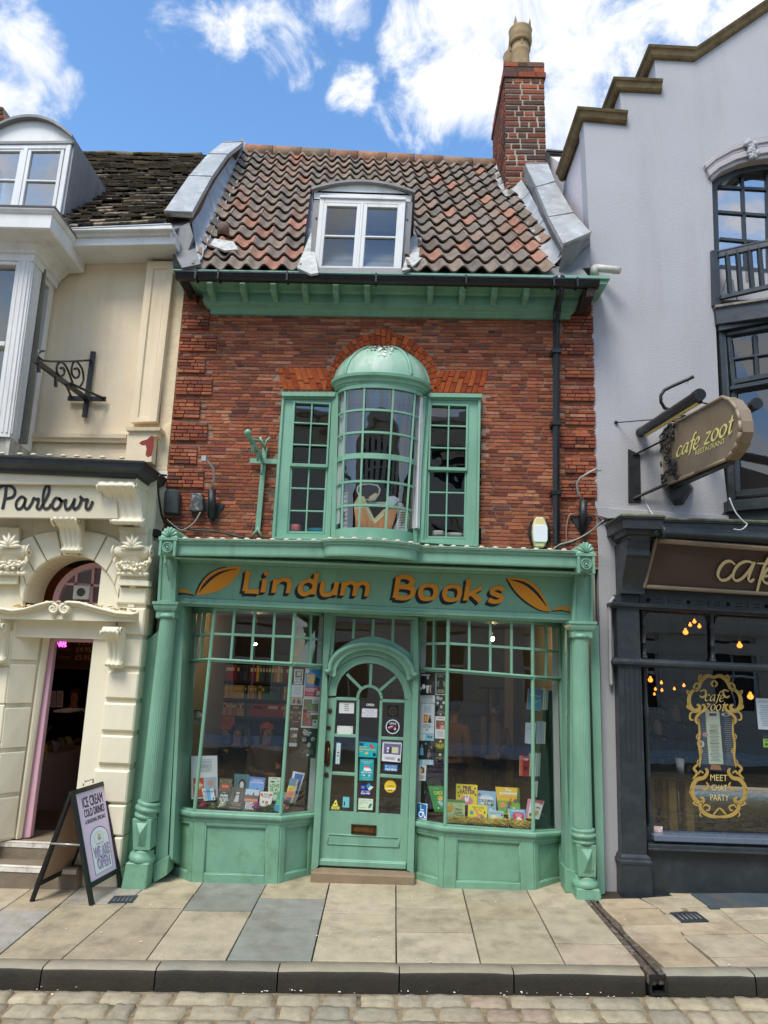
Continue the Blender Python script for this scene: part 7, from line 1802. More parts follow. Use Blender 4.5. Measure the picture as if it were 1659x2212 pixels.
posL([(236,622),(515,632),(545,146),(268,128)],'poster','blue and crimson bookbinding workshop poster with brown and black books',(238,240,244),[('r',.03,.36,.97,.98,(58,146,214)),('r',.03,.04,.97,.37,(190,22,78)),('p',[(.14,.5),(.55,.46),(.62,.8),(.1,.78)],(226,180,122)),('p',[(.55,.45),(.82,.4),(.92,.66),(.62,.72)],(34,34,40)),('p',[(.02,.86),(.14,.8),(.26,.9),(.16,.97),(.04,.97)],(232,236,246)),('t','BOOKBINDING',.07,.27,.78,.33,(240,200,216),.01),('t','WORKSHOP',.07,.20,.62,.26,(240,200,216),.01),('l',.07,.07,.66,.17,3,(226,130,160)),('r',.74,.09,.95,.24,(214,214,220))])
posL([(14,742),(205,752),(234,416),(38,408)],'poster','pale poster of a family group on a beach beside the shop door',(232,236,238),[('r',.04,.22,.96,.4,(206,186,150)),('r',.04,.03,.96,.23,(190,176,152)),('l',.1,.5,.9,.93,8,(196,202,206))]+figure(.32,.08,.2,(60,56,58))+figure(.48,.07,.2,(196,196,200))+figure(.63,.08,.2,(120,34,44))+figure(.78,.06,.18,(80,100,140)))
posL([(188,1128),(470,1138),(508,640),(230,628)],'poster','white framed collage poster of green and pink photographs with a magenta banner',(236,238,238),[('r',.05,.06,.95,.96,(120,110,98)),('c',.4,.75,.16,(86,140,62)),('c',.62,.66,.14,(110,150,80)),('r',.55,.82,.95,.96,(216,220,220)),('l',.58,.84,.93,.95,4,(60,70,66)),('c',.16,.6,.12,(60,30,40)),('r',.06,.62,.28,.72,(150,140,120)),('r',.3,.52,.95,.58,(208,52,140)),('t','EXHIBITION',.33,.53,.88,.57,(250,230,240)),('r',.5,.44,.95,.51,(226,214,230)),('r',.6,.3,.95,.43,(120,86,50)),('c',.2,.3,.12,(190,70,40)),('c',.44,.18,.13,(214,70,140)),('r',.66,.07,.94,.28,(228,230,228)),('r',.72,.18,.86,.24,(50,60,54)),('c',.36,.42,.12,(170,150,130)),('c',.15,.45,.08,(206,60,50))])
posL([(-6,1110),(180,1118),(205,760),(16,750)],'poster','dim plum coloured poster with gold figures low beside the shop door',(66,48,56),[('c',.5,.9,.3,(150,126,90),.06),('c',.16,.66,.12,(176,130,70)),('c',.86,.66,.12,(176,130,70)),('c',.12,.42,.12,(170,120,66)),('c',.88,.42,.12,(170,120,66)),('l',.3,.5,.7,.72,4,(150,140,136)),('l',.1,.22,.9,.28,1,(170,160,160)),('l',.2,.12,.8,.22,2,(176,80,56))])
posL([(-12,1440),(118,1445),(145,1135),(12,1128)],'poster','grey leaflet with white bands and a sailing boat picture beside the shop door',(88,86,84),[('r',0,.88,1,1,(226,228,230)),('r',0,0,1,.18,(226,228,230)),('p',[(.1,.5),(.6,.45),(.5,.75)],(200,160,130)),('r',.55,.5,.9,.68,(206,210,214)),('l',.5,.28,.9,.36,1,(190,190,190))])
posL([(158,1632),(435,1640),(472,1145),(205,1138)],'poster','black theatre poster with three pale faces in the left bay window, below the collage',(20,22,24),[('t','The',.1,.88,.36,.96,(232,234,232),.012),('t','Birthday',.08,.81,.64,.89,(232,234,232),.012),('t','Party',.16,.74,.52,.83,(232,234,232),.012),('c',.2,.62,.13,(196,196,190),.07),('c',.74,.64,.12,(206,206,200),.07),('c',.52,.44,.12,(180,178,172),.08),('c',.2,.64,.06,(120,110,104)),('c',.76,.62,.05,(60,56,54)),('l',.2,.2,.85,.28,3,(150,150,150)),('l',.05,.15,.95,.18,1,(190,190,190)),('c',.5,.1,.1,(214,214,214),.03)])
qRc=lowR[0]
def posR(pts,label,base_,ops,nm='poster'):return card(nm,label,'poster',onq(qRc,X2,pts),ops,base_,.0015,'posters on the right bay window')
posR([(62,665),(322,660),(322,135),(72,130)],'tall black and white poster of a white haired man in a dark shirt with trophies',(228,232,236),[('r',0,.26,1,1,(26,26,30)),('t','JACK ASHES',.05,.9,.66,.95,(240,240,240),.012),('c',.52,.84,.09,(206,150,130)),('c',.52,.875,.08,(220,220,220),.02),('p',[(.38,.6),(.74,.6),(.7,.78),(.42,.78)],(44,44,50)),('p',[(.4,.58),(.62,.6),(.56,.34),(.44,.34)],(236,236,240)),('p',[(.64,.6),(.76,.6),(.74,.34),(.66,.34)],(214,160,140)),('c',.24,.55,.12,(224,224,230)),('c',.06,.48,.08,(200,200,210)),('r',.8,.66,.98,.72,(60,60,64)),('r',.8,.56,.98,.62,(60,60,64)),('l',.1,.16,.9,.25,2,(120,120,120)),('l',.05,.03,.95,.16,5,(190,194,198))])
posR([(332,512),(515,512),(522,150),(336,142)],'dark poster in a white frame showing a black silhouette on green',(226,226,222),[('r',.06,.03,.94,.97,(34,36,24)),('c',.3,.52,.2,(120,122,90),.14),('c',.76,.52,.2,(120,122,90),.14),('p',[(.3,.3),(.76,.3),(.66,.62),(.36,.62)],(10,10,8)),('c',.51,.66,.12,(10,10,8),.07),('l',.15,.84,.85,.93,2,(196,186,140)),('l',.12,.08,.88,.26,4,(186,180,130))])
posR([(322,880),(512,882),(514,522),(332,515)],'black theatre poster with three pale faces in the right bay window',(20,22,24),[('t','The',.1,.88,.36,.96,(232,234,232),.012),('t','Birthday',.08,.81,.68,.89,(232,234,232),.012),('t','Party',.16,.74,.56,.83,(232,234,232),.012),('c',.24,.62,.13,(196,196,190),.08),('c',.8,.64,.12,(206,206,200),.07),('c',.58,.44,.12,(180,178,172),.08),('l',.2,.18,.85,.26,3,(150,150,150)),('l',.05,.13,.95,.16,1,(190,190,190)),('c',.52,.08,.1,(214,214,214),.03)])
posR([(48,1180),(305,1190),(318,672),(62,670)],'long white notice with a small orange book picture in the right bay window',(222,228,234),[('l',.2,.7,.85,.95,6,(150,156,162)),('r',.28,.36,.54,.64,(222,100,40)),('p',[(.34,.4),(.5,.42),(.46,.6),(.36,.58)],(236,190,60)),('r',.56,.36,.82,.64,(196,196,196)),('p',[(.58,.36),(.82,.36),(.76,.52),(.62,.52)],(50,46,46)),('c',.69,.56,.07,(170,120,100)),('l',.2,.18,.85,.32,4,(160,166,172)),('r',.48,.1,.56,.15,(70,70,74))])
posR([(322,1270),(500,1278),(512,892),(328,884)],'white poster with a salmon photograph of a long haired woman in the right bay window',(236,234,234),[('l',.08,.86,.92,.96,1,(200,130,120)),('r',.08,.42,.94,.82,(170,90,84)),('r',.1,.5,.4,.8,(120,60,60)),('p',[(.45,.42),(.92,.42),(.84,.62),(.56,.62)],(236,160,140)),('c',.66,.7,.15,(60,34,34),.1),('c',.66,.7,.08,(214,160,140)),('l',.12,.08,.88,.36,6,(206,204,206))])
posR([(35,1725),(296,1735),(306,1195),(48,1182)],'teal band poster with four musicians under a pale blue strip',(20,66,74),[('r',0,.78,1,1,(150,206,228)),('r',.0,.76,.4,.98,(222,226,228)),('t','live',.55,.86,.9,.95,(24,34,48),.012),('r',0,.18,1,.77,(20,40,52)),('r',0,0,1,.16,(160,210,230)),('r',.3,.02,.84,.16,(226,236,240)),('l',.35,.03,.8,.15,3,(110,120,130))]+figure(.2,.3,.26,(120,170,210))+figure(.48,.36,.26,(24,24,30))+figure(.86,.26,.26,(60,50,50))+figure(.7,.24,.2,(130,110,110)))
posR([(312,1648),(488,1660),(500,1282),(320,1275)],'dark olive poster with yellow lettering and a glowing peak in the right bay window',(36,38,22),[('p',[(.4,.84),(.72,.84),(.56,.96)],(226,206,150)),('t','THE BIG',.1,.70,.9,.77,(206,196,40),.012),('t','INDEPENDENT',.12,.62,.92,.69,(206,196,40),.012),('t','LINCOLN',.32,.55,.76,.61,(206,196,40),.012),('r',.1,.38,.9,.5,(70,76,30)),('r',.44,.2,.68,.33,(200,200,180)),('l',.1,.06,.9,.16,3,(170,166,60))])
posR([(30,2000),(158,2012),(172,1735),(36,1722)],'lowest small white flyer with orange and brown figures in the right bay window',(230,232,234),[('p',[(.3,.45),(.55,.42),(.6,.8),(.35,.85)],(226,170,110)),('p',[(.5,.45),(.8,.5),(.76,.85),(.55,.8)],(120,60,40)),('c',.42,.82,.12,(60,36,30)),('l',.1,.1,.9,.36,4,(150,150,156))])
card('access_sticker','square blue and white wheelchair access sticker at the lower left of the right bay window','sticker',onq(qRc,O,[(78,1388),(163,1410),(172,1278),(85,1262)],.003),[('r',.05,.05,.95,.95,(20,112,184)),('c',.40,.82,.075,(245,248,250)),('p',[(.35,.74),(.46,.74),(.48,.46),(.38,.46)],(245,248,250)),('p',[(.42,.62),(.70,.62),(.70,.56),(.42,.56)],(245,248,250)),('p',[(.40,.48),(.72,.48),(.84,.18),(.92,.22),(.95,.15),(.80,.10),(.66,.40),(.40,.40)],(245,248,250)),('c',.44,.28,.20,(245,248,250)),('c',.45,.29,.135,(20,112,184)),('p',[(.44,.40),(.66,.40),(.60,.52),(.44,.54)],(20,112,184)),('p',[(.40,.50),(.66,.46),(.66,.40),(.40,.40)],(245,248,250))],(240,244,246),.001)
def dst(pts,name,label,base_,ops,cat='sticker',g='notices and stickers on the door glass',y=YD+.024):return card(name,label,cat,[P(X3(*p),y)for p in pts],ops,base_,.0012,g)
dst([(340,436),(578,440),(582,270),(346,264)],'notice','white notice with four lines of print in the upper left door pane',(214,218,216),[('l',.3,.2,.7,.92,4,(120,124,126))],'notice')
dst([(305,765),(556,772),(562,642),(314,634)],'notice','blank white card resting at the bottom of the upper left door pane',(214,218,214),[('c',.07,.85,.03,(120,120,120)),('c',.93,.85,.03,(120,120,120)),('c',.05,.15,.03,(120,120,120)),('c',.93,.12,.03,(120,120,120))],'notice')
dst([(700,496),(943,502),(948,368),(706,360)],'notice','white opening hours card below the word OPEN',(218,218,226),[('t','OPENING HOURS',.24,.70,.78,.82,(120,120,130)),('t','Monday - Saturday 9am-5pm',.05,.42,.95,.56,(120,120,130)),('t','Sunday 11am-4pm',.2,.14,.78,.28,(120,120,130))],'notice')
card('open_sign','white word OPEN on a black plate in the arched middle door pane','sign',[P(X3(*p),YD+.024)for p in((758,340),(908,345),(910,272),(762,268))],[('t','OPEN',.10,.26,.90,.80,(236,236,232),.02)],(38,36,36),.002)
dst([(1082,650),(1298,655),(1298,648),(1082,645)],'sticker','x',(0,0,0),[])if False else None
def disc(cx,cy,r,label,ops,base_):
 c=P(X3(cx,cy),YD+.024);rr=r*(360/1448/1.8228)*6.6/F
 o=card('sticker',label,'sticker',[c+V((-rr*.7,0,-rr*.7)),c+V((rr*.7,0,-rr*.7)),c+V((rr*.7,0,rr*.7)),c+V((-rr*.7,0,rr*.7))],[('c',.5,.5,.70,base_[0]),('c',.5,.5,.60,base_[1])]+ops,base_[1],.001,'notices and stickers on the door glass');return o
disc(1190,650,110,'round navy and red sticker with a vintage biplane and the year 1916',[('t','1916',.22,.70,.82,.92,(220,220,228),.02),('p',[(.05,.36),(.55,.56),(.60,.44),(.14,.22)],(196,50,62)),('p',[(.05,.44),(.5,.62),(.52,.56),(.05,.36)],(230,230,232)),('p',[(.55,.5),(.92,.66),(.95,.55),(.62,.42)],(176,34,46)),('c',.74,.30,.12,(220,220,222)),('c',.74,.30,.06,(60,60,66))],((214,220,224),(26,28,52)))
disc(1152,1595,92,'round yellow sticker in the lower right door pane',[('r',-.1,.18,1.1,.32,(240,236,200)),('t','LoyalFree',.12,.46,.92,.62,(60,56,40),.01),('r',.25,.04,.75,.12,(70,60,20))],((214,176,40),(226,190,50)))
dst([(1110,490),(1280,494),(1284,316),(1114,312)],'sticker','faint dark sticker with a brown cog emblem in the upper right door pane',(22,20,20),[('c',.5,.5,.38,(78,66,54)),('c',.5,.5,.26,(22,20,20)),('c',.5,.48,.14,(66,58,50))])
dst([(280,1240),(352,1245),(376,908),(298,900)],'sticker','narrow blue edged card strip in the left middle door pane',(112,172,206),[('r',.18,.03,.82,.97,(214,222,212)),('r',.34,.5,.7,.58,(30,34,36)),('r',.34,.36,.66,.44,(30,34,36)),('l',.3,.6,.7,.92,5,(150,160,160)),('l',.3,.06,.7,.32,4,(120,130,130))])
dst([(643,1125),(938,1142),(958,905),(652,884)],'sticker','teal rectangular book token sticker with red and gold drawings',(30,160,170),[('r',.03,.04,.97,.96,(22,172,184)),('r',.05,.74,.27,.92,(40,60,110)),('t','Share your',.06,.62,.46,.72,(216,176,90),.008),('t','National Book Tokens',.06,.46,.92,.57,(216,176,90),.008),('t','here',.06,.32,.22,.42,(216,176,90),.008),('p',[(.54,.82),(.66,.64),(.84,.58),(.78,.78),(.62,.9)],(206,70,52)),('p',[(.34,.24),(.44,.16),(.54,.26),(.5,.36),(.38,.32)],(230,186,80)),('r',.78,.1,.94,.3,(20,60,70))])
dst([(660,1498),(880,1505),(894,1168),(674,1160)],'sticker','teal upright sticker with a white delivery van and the words send my book',(28,158,164),[('t','TRY OUR BOOK SERVICE',.1,.86,.92,.92,(200,232,232)),('l',.2,.76,.8,.84,2,(160,214,214)),('r',.32,.60,.7,.68,(214,90,110)),('r',.3,.44,.66,.6,(236,232,236)),('p',[(.66,.44),(.86,.44),(.8,.56),(.66,.58)],(236,232,236)),('c',.4,.43,.05,(28,120,128)),('c',.72,.43,.05,(28,120,128)),('t','SEND MY BOOK',.12,.34,.9,.41,(214,236,236),.008),('t','13p',.18,.2,.42,.29,(236,244,244),.01),('c',.72,.24,.08,(160,220,220)),('l',.2,.1,.85,.16,1,(150,210,210)),('t','Booksellers',.3,.03,.75,.08,(180,226,226))])
dst([(668,1738),(836,1744),(852,1560),(682,1550)],'sticker','navy gift card sticker with a pale open book standing out at its corner',(16,22,112),[('r',.08,.58,.42,.82,(110,120,170)),('t','GIFT CARD',.1,.3,.92,.42,(196,206,230),.008),('t','SOLD HERE',.1,.12,.94,.26,(236,240,250),.014),('p',[(.5,.82),(.82,1.12),(.98,.86),(.7,.6)],(30,140,176)),('p',[(.7,.6),(.98,.86),(1.24,.76),(.9,.44)],(214,220,226))])
dst([(642,1960),(872,1970),(882,1795),(652,1782)],'sticker','pale cream contactless payment sticker with a teal card reader',(206,222,196),[('t','Pay quicker with',.08,.76,.86,.90,(120,170,170)),('t','contactless',.08,.6,.66,.72,(120,170,170)),('t','here',.08,.46,.3,.57,(120,170,170)),('p',[(.68,.16),(.84,.22),(.96,.58),(.78,.56)],(40,120,130)),('l',.08,.14,.5,.24,1,(150,180,170))])
dst([(1015,1190),(1315,1215),(1338,898),(1032,880)],'sticker','white square sticker with a drawing of a purple framed shopfront',(226,226,232),[('r',.08,.36,.96,.9,(112,106,150)),('r',.2,.42,.5,.72,(60,54,80)),('r',.5,.44,.84,.74,(206,206,160)),('r',.24,.6,.36,.72,(226,226,226)),('r',.24,.46,.34,.56,(226,226,226)),('p',[(.02,.4),(.3,.38),(.45,.3),(1,.28),(1,.34),(.5,.37)],(226,226,232)),('l',.05,.1,.8,.24,3,(140,140,150)),('r',.84,.06,.96,.2,(90,90,96))])
dst([(1050,1350),(1272,1362),(1276,1250),(1052,1238)],'sticker','blue sticker with the word MEMBER in white',(24,92,160),[('t','MEMBER',.1,.1,.92,.42,(226,240,250),.016),('t','BOOKSELLERS',.3,.68,.92,.84,(190,216,236),.006),('t','ASSOCIATION',.3,.5,.92,.64,(190,216,236),.006),('r',.1,.52,.24,.84,(150,190,226))])
dst([(218,1955),(345,1960),(348,1915),(222,1910)],'sticker','yellow warning strip under the triangular sticker in the lowest left door pane',(220,210,96),[('l',.1,.2,.9,.8,2,(120,116,60))])
card('warning_sticker','yellow triangular warning sticker in the lowest left door pane','sticker',[P(X3(*p),YD+.024)for p in((234,1905),(325,1905),(300,1808),(286,1808))],[('p',[(.25,.3),(.8,.26),(.7,.45),(.3,.5)],(50,46,20))],(232,222,100),.001)
dst([(396,1935),(500,1942),(506,1765),(404,1758)],'sticker','pale blue card with a black fountain pen nib in the lowest left door pane',(110,190,200),[('p',[(.14,.3),(.2,.55),(.26,.64),(.34,.5),(.36,.3),(.26,.2)],(20,30,36)),('r',0,0,1,.06,(40,60,66))])
def book(c_,pts,y0,y1,label,base_,ops,th=.018,g=None,back=(226,222,210),nm='book'):
 cor=[P(c_(*pts[0]),y0),P(c_(*pts[1]),y0),P(c_(*pts[2]),y1),P(c_(*pts[3]),y1)]
 return card(nm,label,'book',cor,ops,base_,th,g,back=back)
GL_='books on display in the left bay window'
card('display_notice','tall white event notice with orange book cover and portrait in the left window','notice',[P(M(*p),y)for p,y in(((245,1415),.10),((490,1395),.10),((487,1008),.16),((243,1012),.16))],[('l',.2,.6,.86,.92,9,(150,152,156)),('t','NIGHT FIRE',.36,.72,.68,.76,(110,112,116)),('r',.08,.03,.48,.48,(206,70,32)),('c',.28,.3,.14,(232,160,50)),('t','Night',.12,.26,.44,.34,(240,230,210),.01),('r',.5,.03,.96,.48,(170,190,214)),('p',[(.58,.03),(.94,.03),(.92,.18),(.72,.24),(.6,.16)],(40,44,54)),('c',.74,.34,.13,(206,160,140),.07)],(224,228,232),.003)
book(M,[(365,1430),(468,1420),(452,1312),(342,1316)],-.0,.04,'small white and blue book with the big name Szalay, in front of the tall notice',(206,220,228),[('r',.34,0,.66,1,(70,176,222)),('t','Szalay',.08,.62,.96,.84,(30,40,50),.012),('l',.1,.1,.32,.5,5,(150,160,166)),('c',.86,.12,.08,(30,40,44))],g=GL_)
book(M,[(480,1490),(590,1500),(626,1225),(512,1218)],.02,.10,'dark green patterned book titled Paper Sisters',(34,68,58),[('r',.04,.56,.98,.98,(88,80,50)),('c',.5,.72,.34,(196,56,40),.09),('t','How to Love',.28,.70,.76,.77,(240,220,200)),('c',.12,.9,.06,(206,150,60)),('c',.85,.9,.06,(206,150,60)),('c',.15,.6,.05,(196,90,50)),('c',.85,.6,.05,(120,140,60)),('t','PAPER',.22,.36,.84,.45,(236,240,236),.012),('t','SISTERS',.16,.24,.9,.33,(236,240,236),.012),('l',.3,.5,.7,.54,1,(190,210,200))],g=GL_)
book(M,[(640,1440),(760,1450),(786,1185),(648,1176)],.12,.18,'teal tinted portrait book of a dark haired woman, behind the black fashion book',(62,112,122),[('r',0,0,1,.1,(20,22,26)),('c',.56,.64,.26,(20,18,22),.2),('c',.54,.6,.15,(206,206,200),.14),('p',[(.2,.05),(.98,.05),(.84,.34),(.6,.42),(.4,.36)],(22,24,30)),('t','ARTIST PORTRAIT',.1,.06,.9,.13,(220,224,226))],g=GL_)
book(M,[(588,1506),(712,1516),(756,1312),(624,1302)],.0,.08,'black book titled Fashioning the Crown with a woman in a pale gown',(26,26,28),[('c',.5,.76,.12,(196,190,184),.07),('p',[(.3,.34),(.66,.34),(.62,.66),(.4,.66)],(186,184,180)),('c',.5,.83,.1,(24,22,22),.04),('r',.05,.4,.24,.8,(66,66,68)),('r',.74,.42,.95,.85,(58,58,60)),('t','FASHIONING',.14,.24,.86,.31,(176,150,110),.006),('t','THE CROWN',.2,.15,.84,.22,(176,150,110),.006),('l',.1,.04,.9,.1,1,(150,150,150))],g=GL_)
book(M,[(770,1400),(905,1405),(938,1215),(788,1202)],.12,.18,'blue book titled Churches of Lincolnshire showing a red cathedral skyline',(110,160,222),[('r',0,.72,1,1,(86,120,196)),('t','CHURCHES OF',.2,.82,.82,.88,(220,232,248),.006),('t','LINCOLNSHIRE',.1,.7,.92,.79,(226,238,250),.008),('p',[(0,.0),(1,.0),(1,.36),(.7,.34),(.6,.5),(.5,.34),(.2,.4),(0,.3)],(140,84,66))],g=GL_)
book(M,[(722,1518),(840,1524),(886,1330),(756,1318)],.0,.08,'dark book titled Roman Britain with a glowing dusk city photograph',(38,34,38),[('r',0,.72,1,1,(176,196,214)),('p',[(0,.42),(1,.42),(1,.72),(.7,.7),(.6,.92),(.5,.7),(.2,.76),(0,.7)],(96,62,60)),('r',0,.42,1,.56,(206,120,80)),('t','ROMAN',.16,.31,.84,.40,(230,230,230),.012),('t','BRITAIN',.16,.22,.86,.30,(230,230,230),.012),('t','& NEW',.16,.14,.7,.21,(230,230,230),.012),('t','TOWNS',.16,.05,.86,.13,(230,230,230),.012)],g=GL_)
book(M,[(878,1478),(984,1485),(1010,1348),(890,1342)],-.01,.04,'white book titled Hen Party with red hens on its cover',(226,218,208),[('t','Hen',.32,.74,.76,.9,(70,60,60),.006),('t','Party',.24,.56,.84,.72,(70,60,60),.006),('p',[(.02,.78),(.16,.62),(.24,.8),(.14,.94)],(196,60,60)),('p',[(.96,.8),(.8,.64),(.76,.8),(.84,.94)],(196,60,60)),('c',.6,.28,.12,(180,90,80)),('c',.3,.3,.1,(150,120,110))],g=GL_)
book(M,[(958,1425),(1066,1430),(1080,1212),(966,1206)],.10,.16,'pale green book titled Love is a, with bold green letters and leaves',(196,216,190),[('t','LOVE',.12,.56,.92,.7,(60,130,40),.02),('t','IS A',.2,.40,.8,.53,(60,130,40),.02),('t','ROAD',.2,.24,.92,.37,(60,130,40),.02),('p',[(.1,.8),(.4,.84),(.6,.78),(.3,.76)],(60,66,60)),('l',.2,.92,.8,.97,1,(120,140,120)),('c',.8,.84,.06,(90,120,80))],g=GL_)
book(M,[(1008,1520),(1070,1535),(1132,1352),(1062,1338)],-.02,.02,'shiny emerald and blue tilted book beside the right corner post of the left bay',(40,176,140),[('p',[(0,0),(1,0),(1,.35),(0,.25)],(50,160,206)),('l',.15,.3,.8,.6,3,(170,236,200)),('c',.4,.8,.12,(120,226,170))],g=GL_)
card('display_card','white backing card leaning behind the rainbow book in the left bay window','card',[P(M(*p),y)for p,y in(((1130,1440),.12),((1216,1456),.12),((1306,1172),.16),((1196,1152),.16))],[('r',.2,.3,.9,.94,(36,120,200))],(232,236,240),.003)
book(M,[(1112,1440),(1192,1450),(1250,1225),(1168,1215)],.06,.12,'rainbow sunset book standing beside an open page block at the right of the left bay',(96,140,170),[('r',0,.44,1,.68,(232,206,90)),('r',0,.2,1,.46,(232,130,110)),('r',0,0,1,.2,(60,100,140)),('t','World',.16,.5,.6,.6,(230,150,80),.008),('t','Delight',.12,.34,.64,.44,(240,180,120),.008),('p',[(.72,0),(.9,0),(.96,.96),(.8,.96)],(214,190,150))],g=GL_)
def bloom(c,r,cols,label,n=60,nm='flower'):
 rr=random.Random(int(c.x*1000));m=MB()
 for i in range(n):
  a,b=rr.uniform(0,6.28),rr.uniform(-.3,1.3);d_=V((math.cos(a)*math.cos(b),math.sin(a)*math.cos(b),math.sin(b)));p=c+d_*r*rr.uniform(.5,1)
  s=r*rr.uniform(.18,.36);t1=d_.cross(V((rr.random(),rr.random(),rr.random()))).normalized();t2=d_.cross(t1)
  m.add([p-t1*s,p+t2*s*.6+d_*s*.3,p+t1*s+d_*s*.4,p-t2*s*.6+d_*s*.3],[(0,1,2,3)],lin(rr.choice(cols)))
 return build(m,nm,colorm,label=label,cat='flower',recalc=False,group='artificial flowers along the window sill')
def leaves(c,r,label,n=26):
 rr=random.Random(int(c.x*777));m=MB()
 for i in range(n):
  a,b=rr.uniform(0,6.28),rr.uniform(.0,1.3);d_=V((math.cos(a)*math.cos(b),math.sin(a)*math.cos(b)*.6,math.sin(b)));p=c;L_=r*rr.uniform(.7,1.2);t1=d_.cross(V((0,0,1))).normalized()if abs(d_.z)<.95 else V((1,0,0))
  q=p+d_*L_*.5+V((0,0,L_*.1));w=L_*.24
  cc=lin(rr.choice([(54,98,40),(70,120,48),(40,80,40),(90,140,60)]))
  m.add([p,q+t1*w,p+d_*L_,q-t1*w,q+V((0,0,w*.4))],[(0,1,4),(1,2,4),(2,3,4),(3,0,4)],cc)
 return build(m,'leaf_sprig',leafm,label=label,cat='leaves',recalc=False,group='artificial leaves along the window sill')
fpL=lambda a,b,y=-.045:P(M(a,b),y)
bloom(fpL(350,1475),.032,[(206,24,52),(226,40,70),(170,16,44)],'crimson flower at the left front corner of the left bay window')
bloom(fpL(535,1470),.036,[(226,222,196),(236,232,210),(200,204,170)],'creamy white hydrangea head in front of the Paper Sisters book',110)
bloom(fpL(848,1482),.038,[(160,40,130),(190,70,156),(130,30,104)],'magenta carnation in front of the Roman Britain book',90)
bloom(P(M(1128,1490),-.02),.032,[(226,110,140),(240,180,196),(206,40,80)],'pink and white orchid right of the corner post in the left bay',40);bloom(P(M(1135,1415),.0),.026,[(236,150,176),(240,190,200),(214,60,100)],'upper pink blossom leaning on the rainbow book',26)
leaves(fpL(440,1500),.045,'green leaves between the crimson flower and the white hydrangea');leaves(fpL(960,1520),.06,'green leaves right of the magenta carnation',34);leaves(P(M(1165,1500),.0),.05,'dark leaves beside the pink orchid')
GR_='picture books on display in the right bay window'
def bR(pts,y0,y1,label,base_,ops):return book(X5,pts,y0,y1,label,base_,ops,g=GR_)
bR([(190,455),(300,462),(300,142),(110,140)],.03,.08,'dark green picture book titled Chick, leaning at the far left of the right bay',(50,140,46),[('t','CHICK',.32,.66,.94,.80,(222,216,60),.016),('c',.74,.52,.2,(236,186,70),.10),('c',.66,.56,.03,(30,26,20)),('p',[(.45,.4),(.6,.3),(.9,.2),(.95,.36),(.7,.42)],(170,206,226)),('c',.5,.14,.07,(230,236,230)),('l',.3,.88,.7,.93,1,(160,206,120))])
bR([(455,370),(718,385),(720,128),(457,112)],.10,.15,'yellow picture book titled Pink Easter with a white rabbit',(232,214,44),[('t','PINK',.32,.74,.72,.92,(110,24,90),.018),('t','EASTER',.18,.54,.88,.72,(110,24,90),.018),('c',.5,.22,.3,(216,130,160),.22),('c',.5,.26,.1,(240,238,240),.11),('p',[(.42,.3),(.46,.3),(.45,.52),(.41,.5)],(240,238,240)),('p',[(.54,.3),(.6,.3),(.62,.5),(.57,.52)],(240,238,240)),('c',.13,.85,.04,(120,40,30)),('c',.88,.82,.04,(120,40,30)),('c',.1,.58,.04,(120,40,30)),('c',.92,.52,.04,(120,40,30)),('c',.14,.42,.04,(120,40,30))])
bR([(345,590),(562,600),(568,318),(348,302)],.0,.05,'pale green board book asking Where is Little Chick',(176,196,136),[('r',0,.88,1,1,(84,140,60)),('t','Where\'s',.46,.54,.84,.64,(90,90,66),.01),('t','Little',.46,.40,.86,.52,(90,90,66),.01),('t','Chick?',.36,.26,.94,.39,(90,90,66),.01),('c',.22,.68,.15,(214,170,50)),('c',.1,.56,.14,(206,160,50)),('c',.38,.76,.04,(236,236,230)),('l',.62,.72,.84,.82,2,(150,150,120))])
bR([(600,590),(838,600),(842,382),(606,366)],-.01,.03,'bright yellow board book titled This Little Bunny',(240,222,36),[('t','This Little',.2,.80,.82,.91,(150,130,80),.008),('t','Bunny',.3,.64,.72,.78,(226,120,90),.012),('c',.66,.3,.22,(236,150,120),.2),('c',.4,.16,.2,(206,90,150),.18),('c',.72,.34,.08,(34,28,26)),('c',.74,.38,.025,(240,240,240)),('p',[(.46,.5),(.6,.42),(.5,.62),(.36,.66)],(232,140,116)),('c',.18,.56,.1,(60,160,170)),('c',.12,.26,.05,(150,110,60)),('c',.86,.6,.05,(90,90,80))])
bR([(722,480),(950,490),(948,210),(722,192)],.10,.15,'light blue colouring book with drifting bunting',(150,190,220),[('c',.48,.6,.4,(226,234,240),.24),('t','COLOURING',.06,.50,.86,.62,(40,46,56),.014),('t','FUN',.34,.36,.62,.48,(40,46,56),.014),('t','Easter Bunny',.3,.74,.7,.82,(130,140,150)),('c',.1,.82,.08,(196,70,100)),('c',.78,.4,.1,(60,130,90)),('c',.84,.3,.05,(230,190,100)),('r',0,0,.4,.2,(120,170,206)),('c',.7,.12,.12,(230,230,234),.12)])
bR([(985,490),(1245,500),(1240,165),(942,148)],.08,.14,'large orange and green picture book titled Say Peekaboo with a brown hare',(236,190,56),[('r',0,0,1,.5,(120,176,60)),('t','Say',.4,.84,.64,.95,(246,246,236),.016),('t','peekaboo!',.14,.70,.86,.83,(246,246,236),.016),('t','Chick\'s Easter Egg Hunt',.14,.60,.86,.66,(206,160,80)),('c',.54,.40,.10,(140,84,52),.09),('p',[(.54,.46),(.6,.46),(.64,.60),(.58,.58)],(140,84,52)),('p',[(.34,.1),(.5,.1),(.56,.34),(.46,.36)],(60,90,150)),('c',.22,.34,.14,(240,150,110),.1),('c',.8,.5,.09,(150,80,110)),('p',[(.85,.5),(.92,1),(1,1),(1,.4)],(70,110,46)),('c',.72,.22,.07,(240,220,90))])
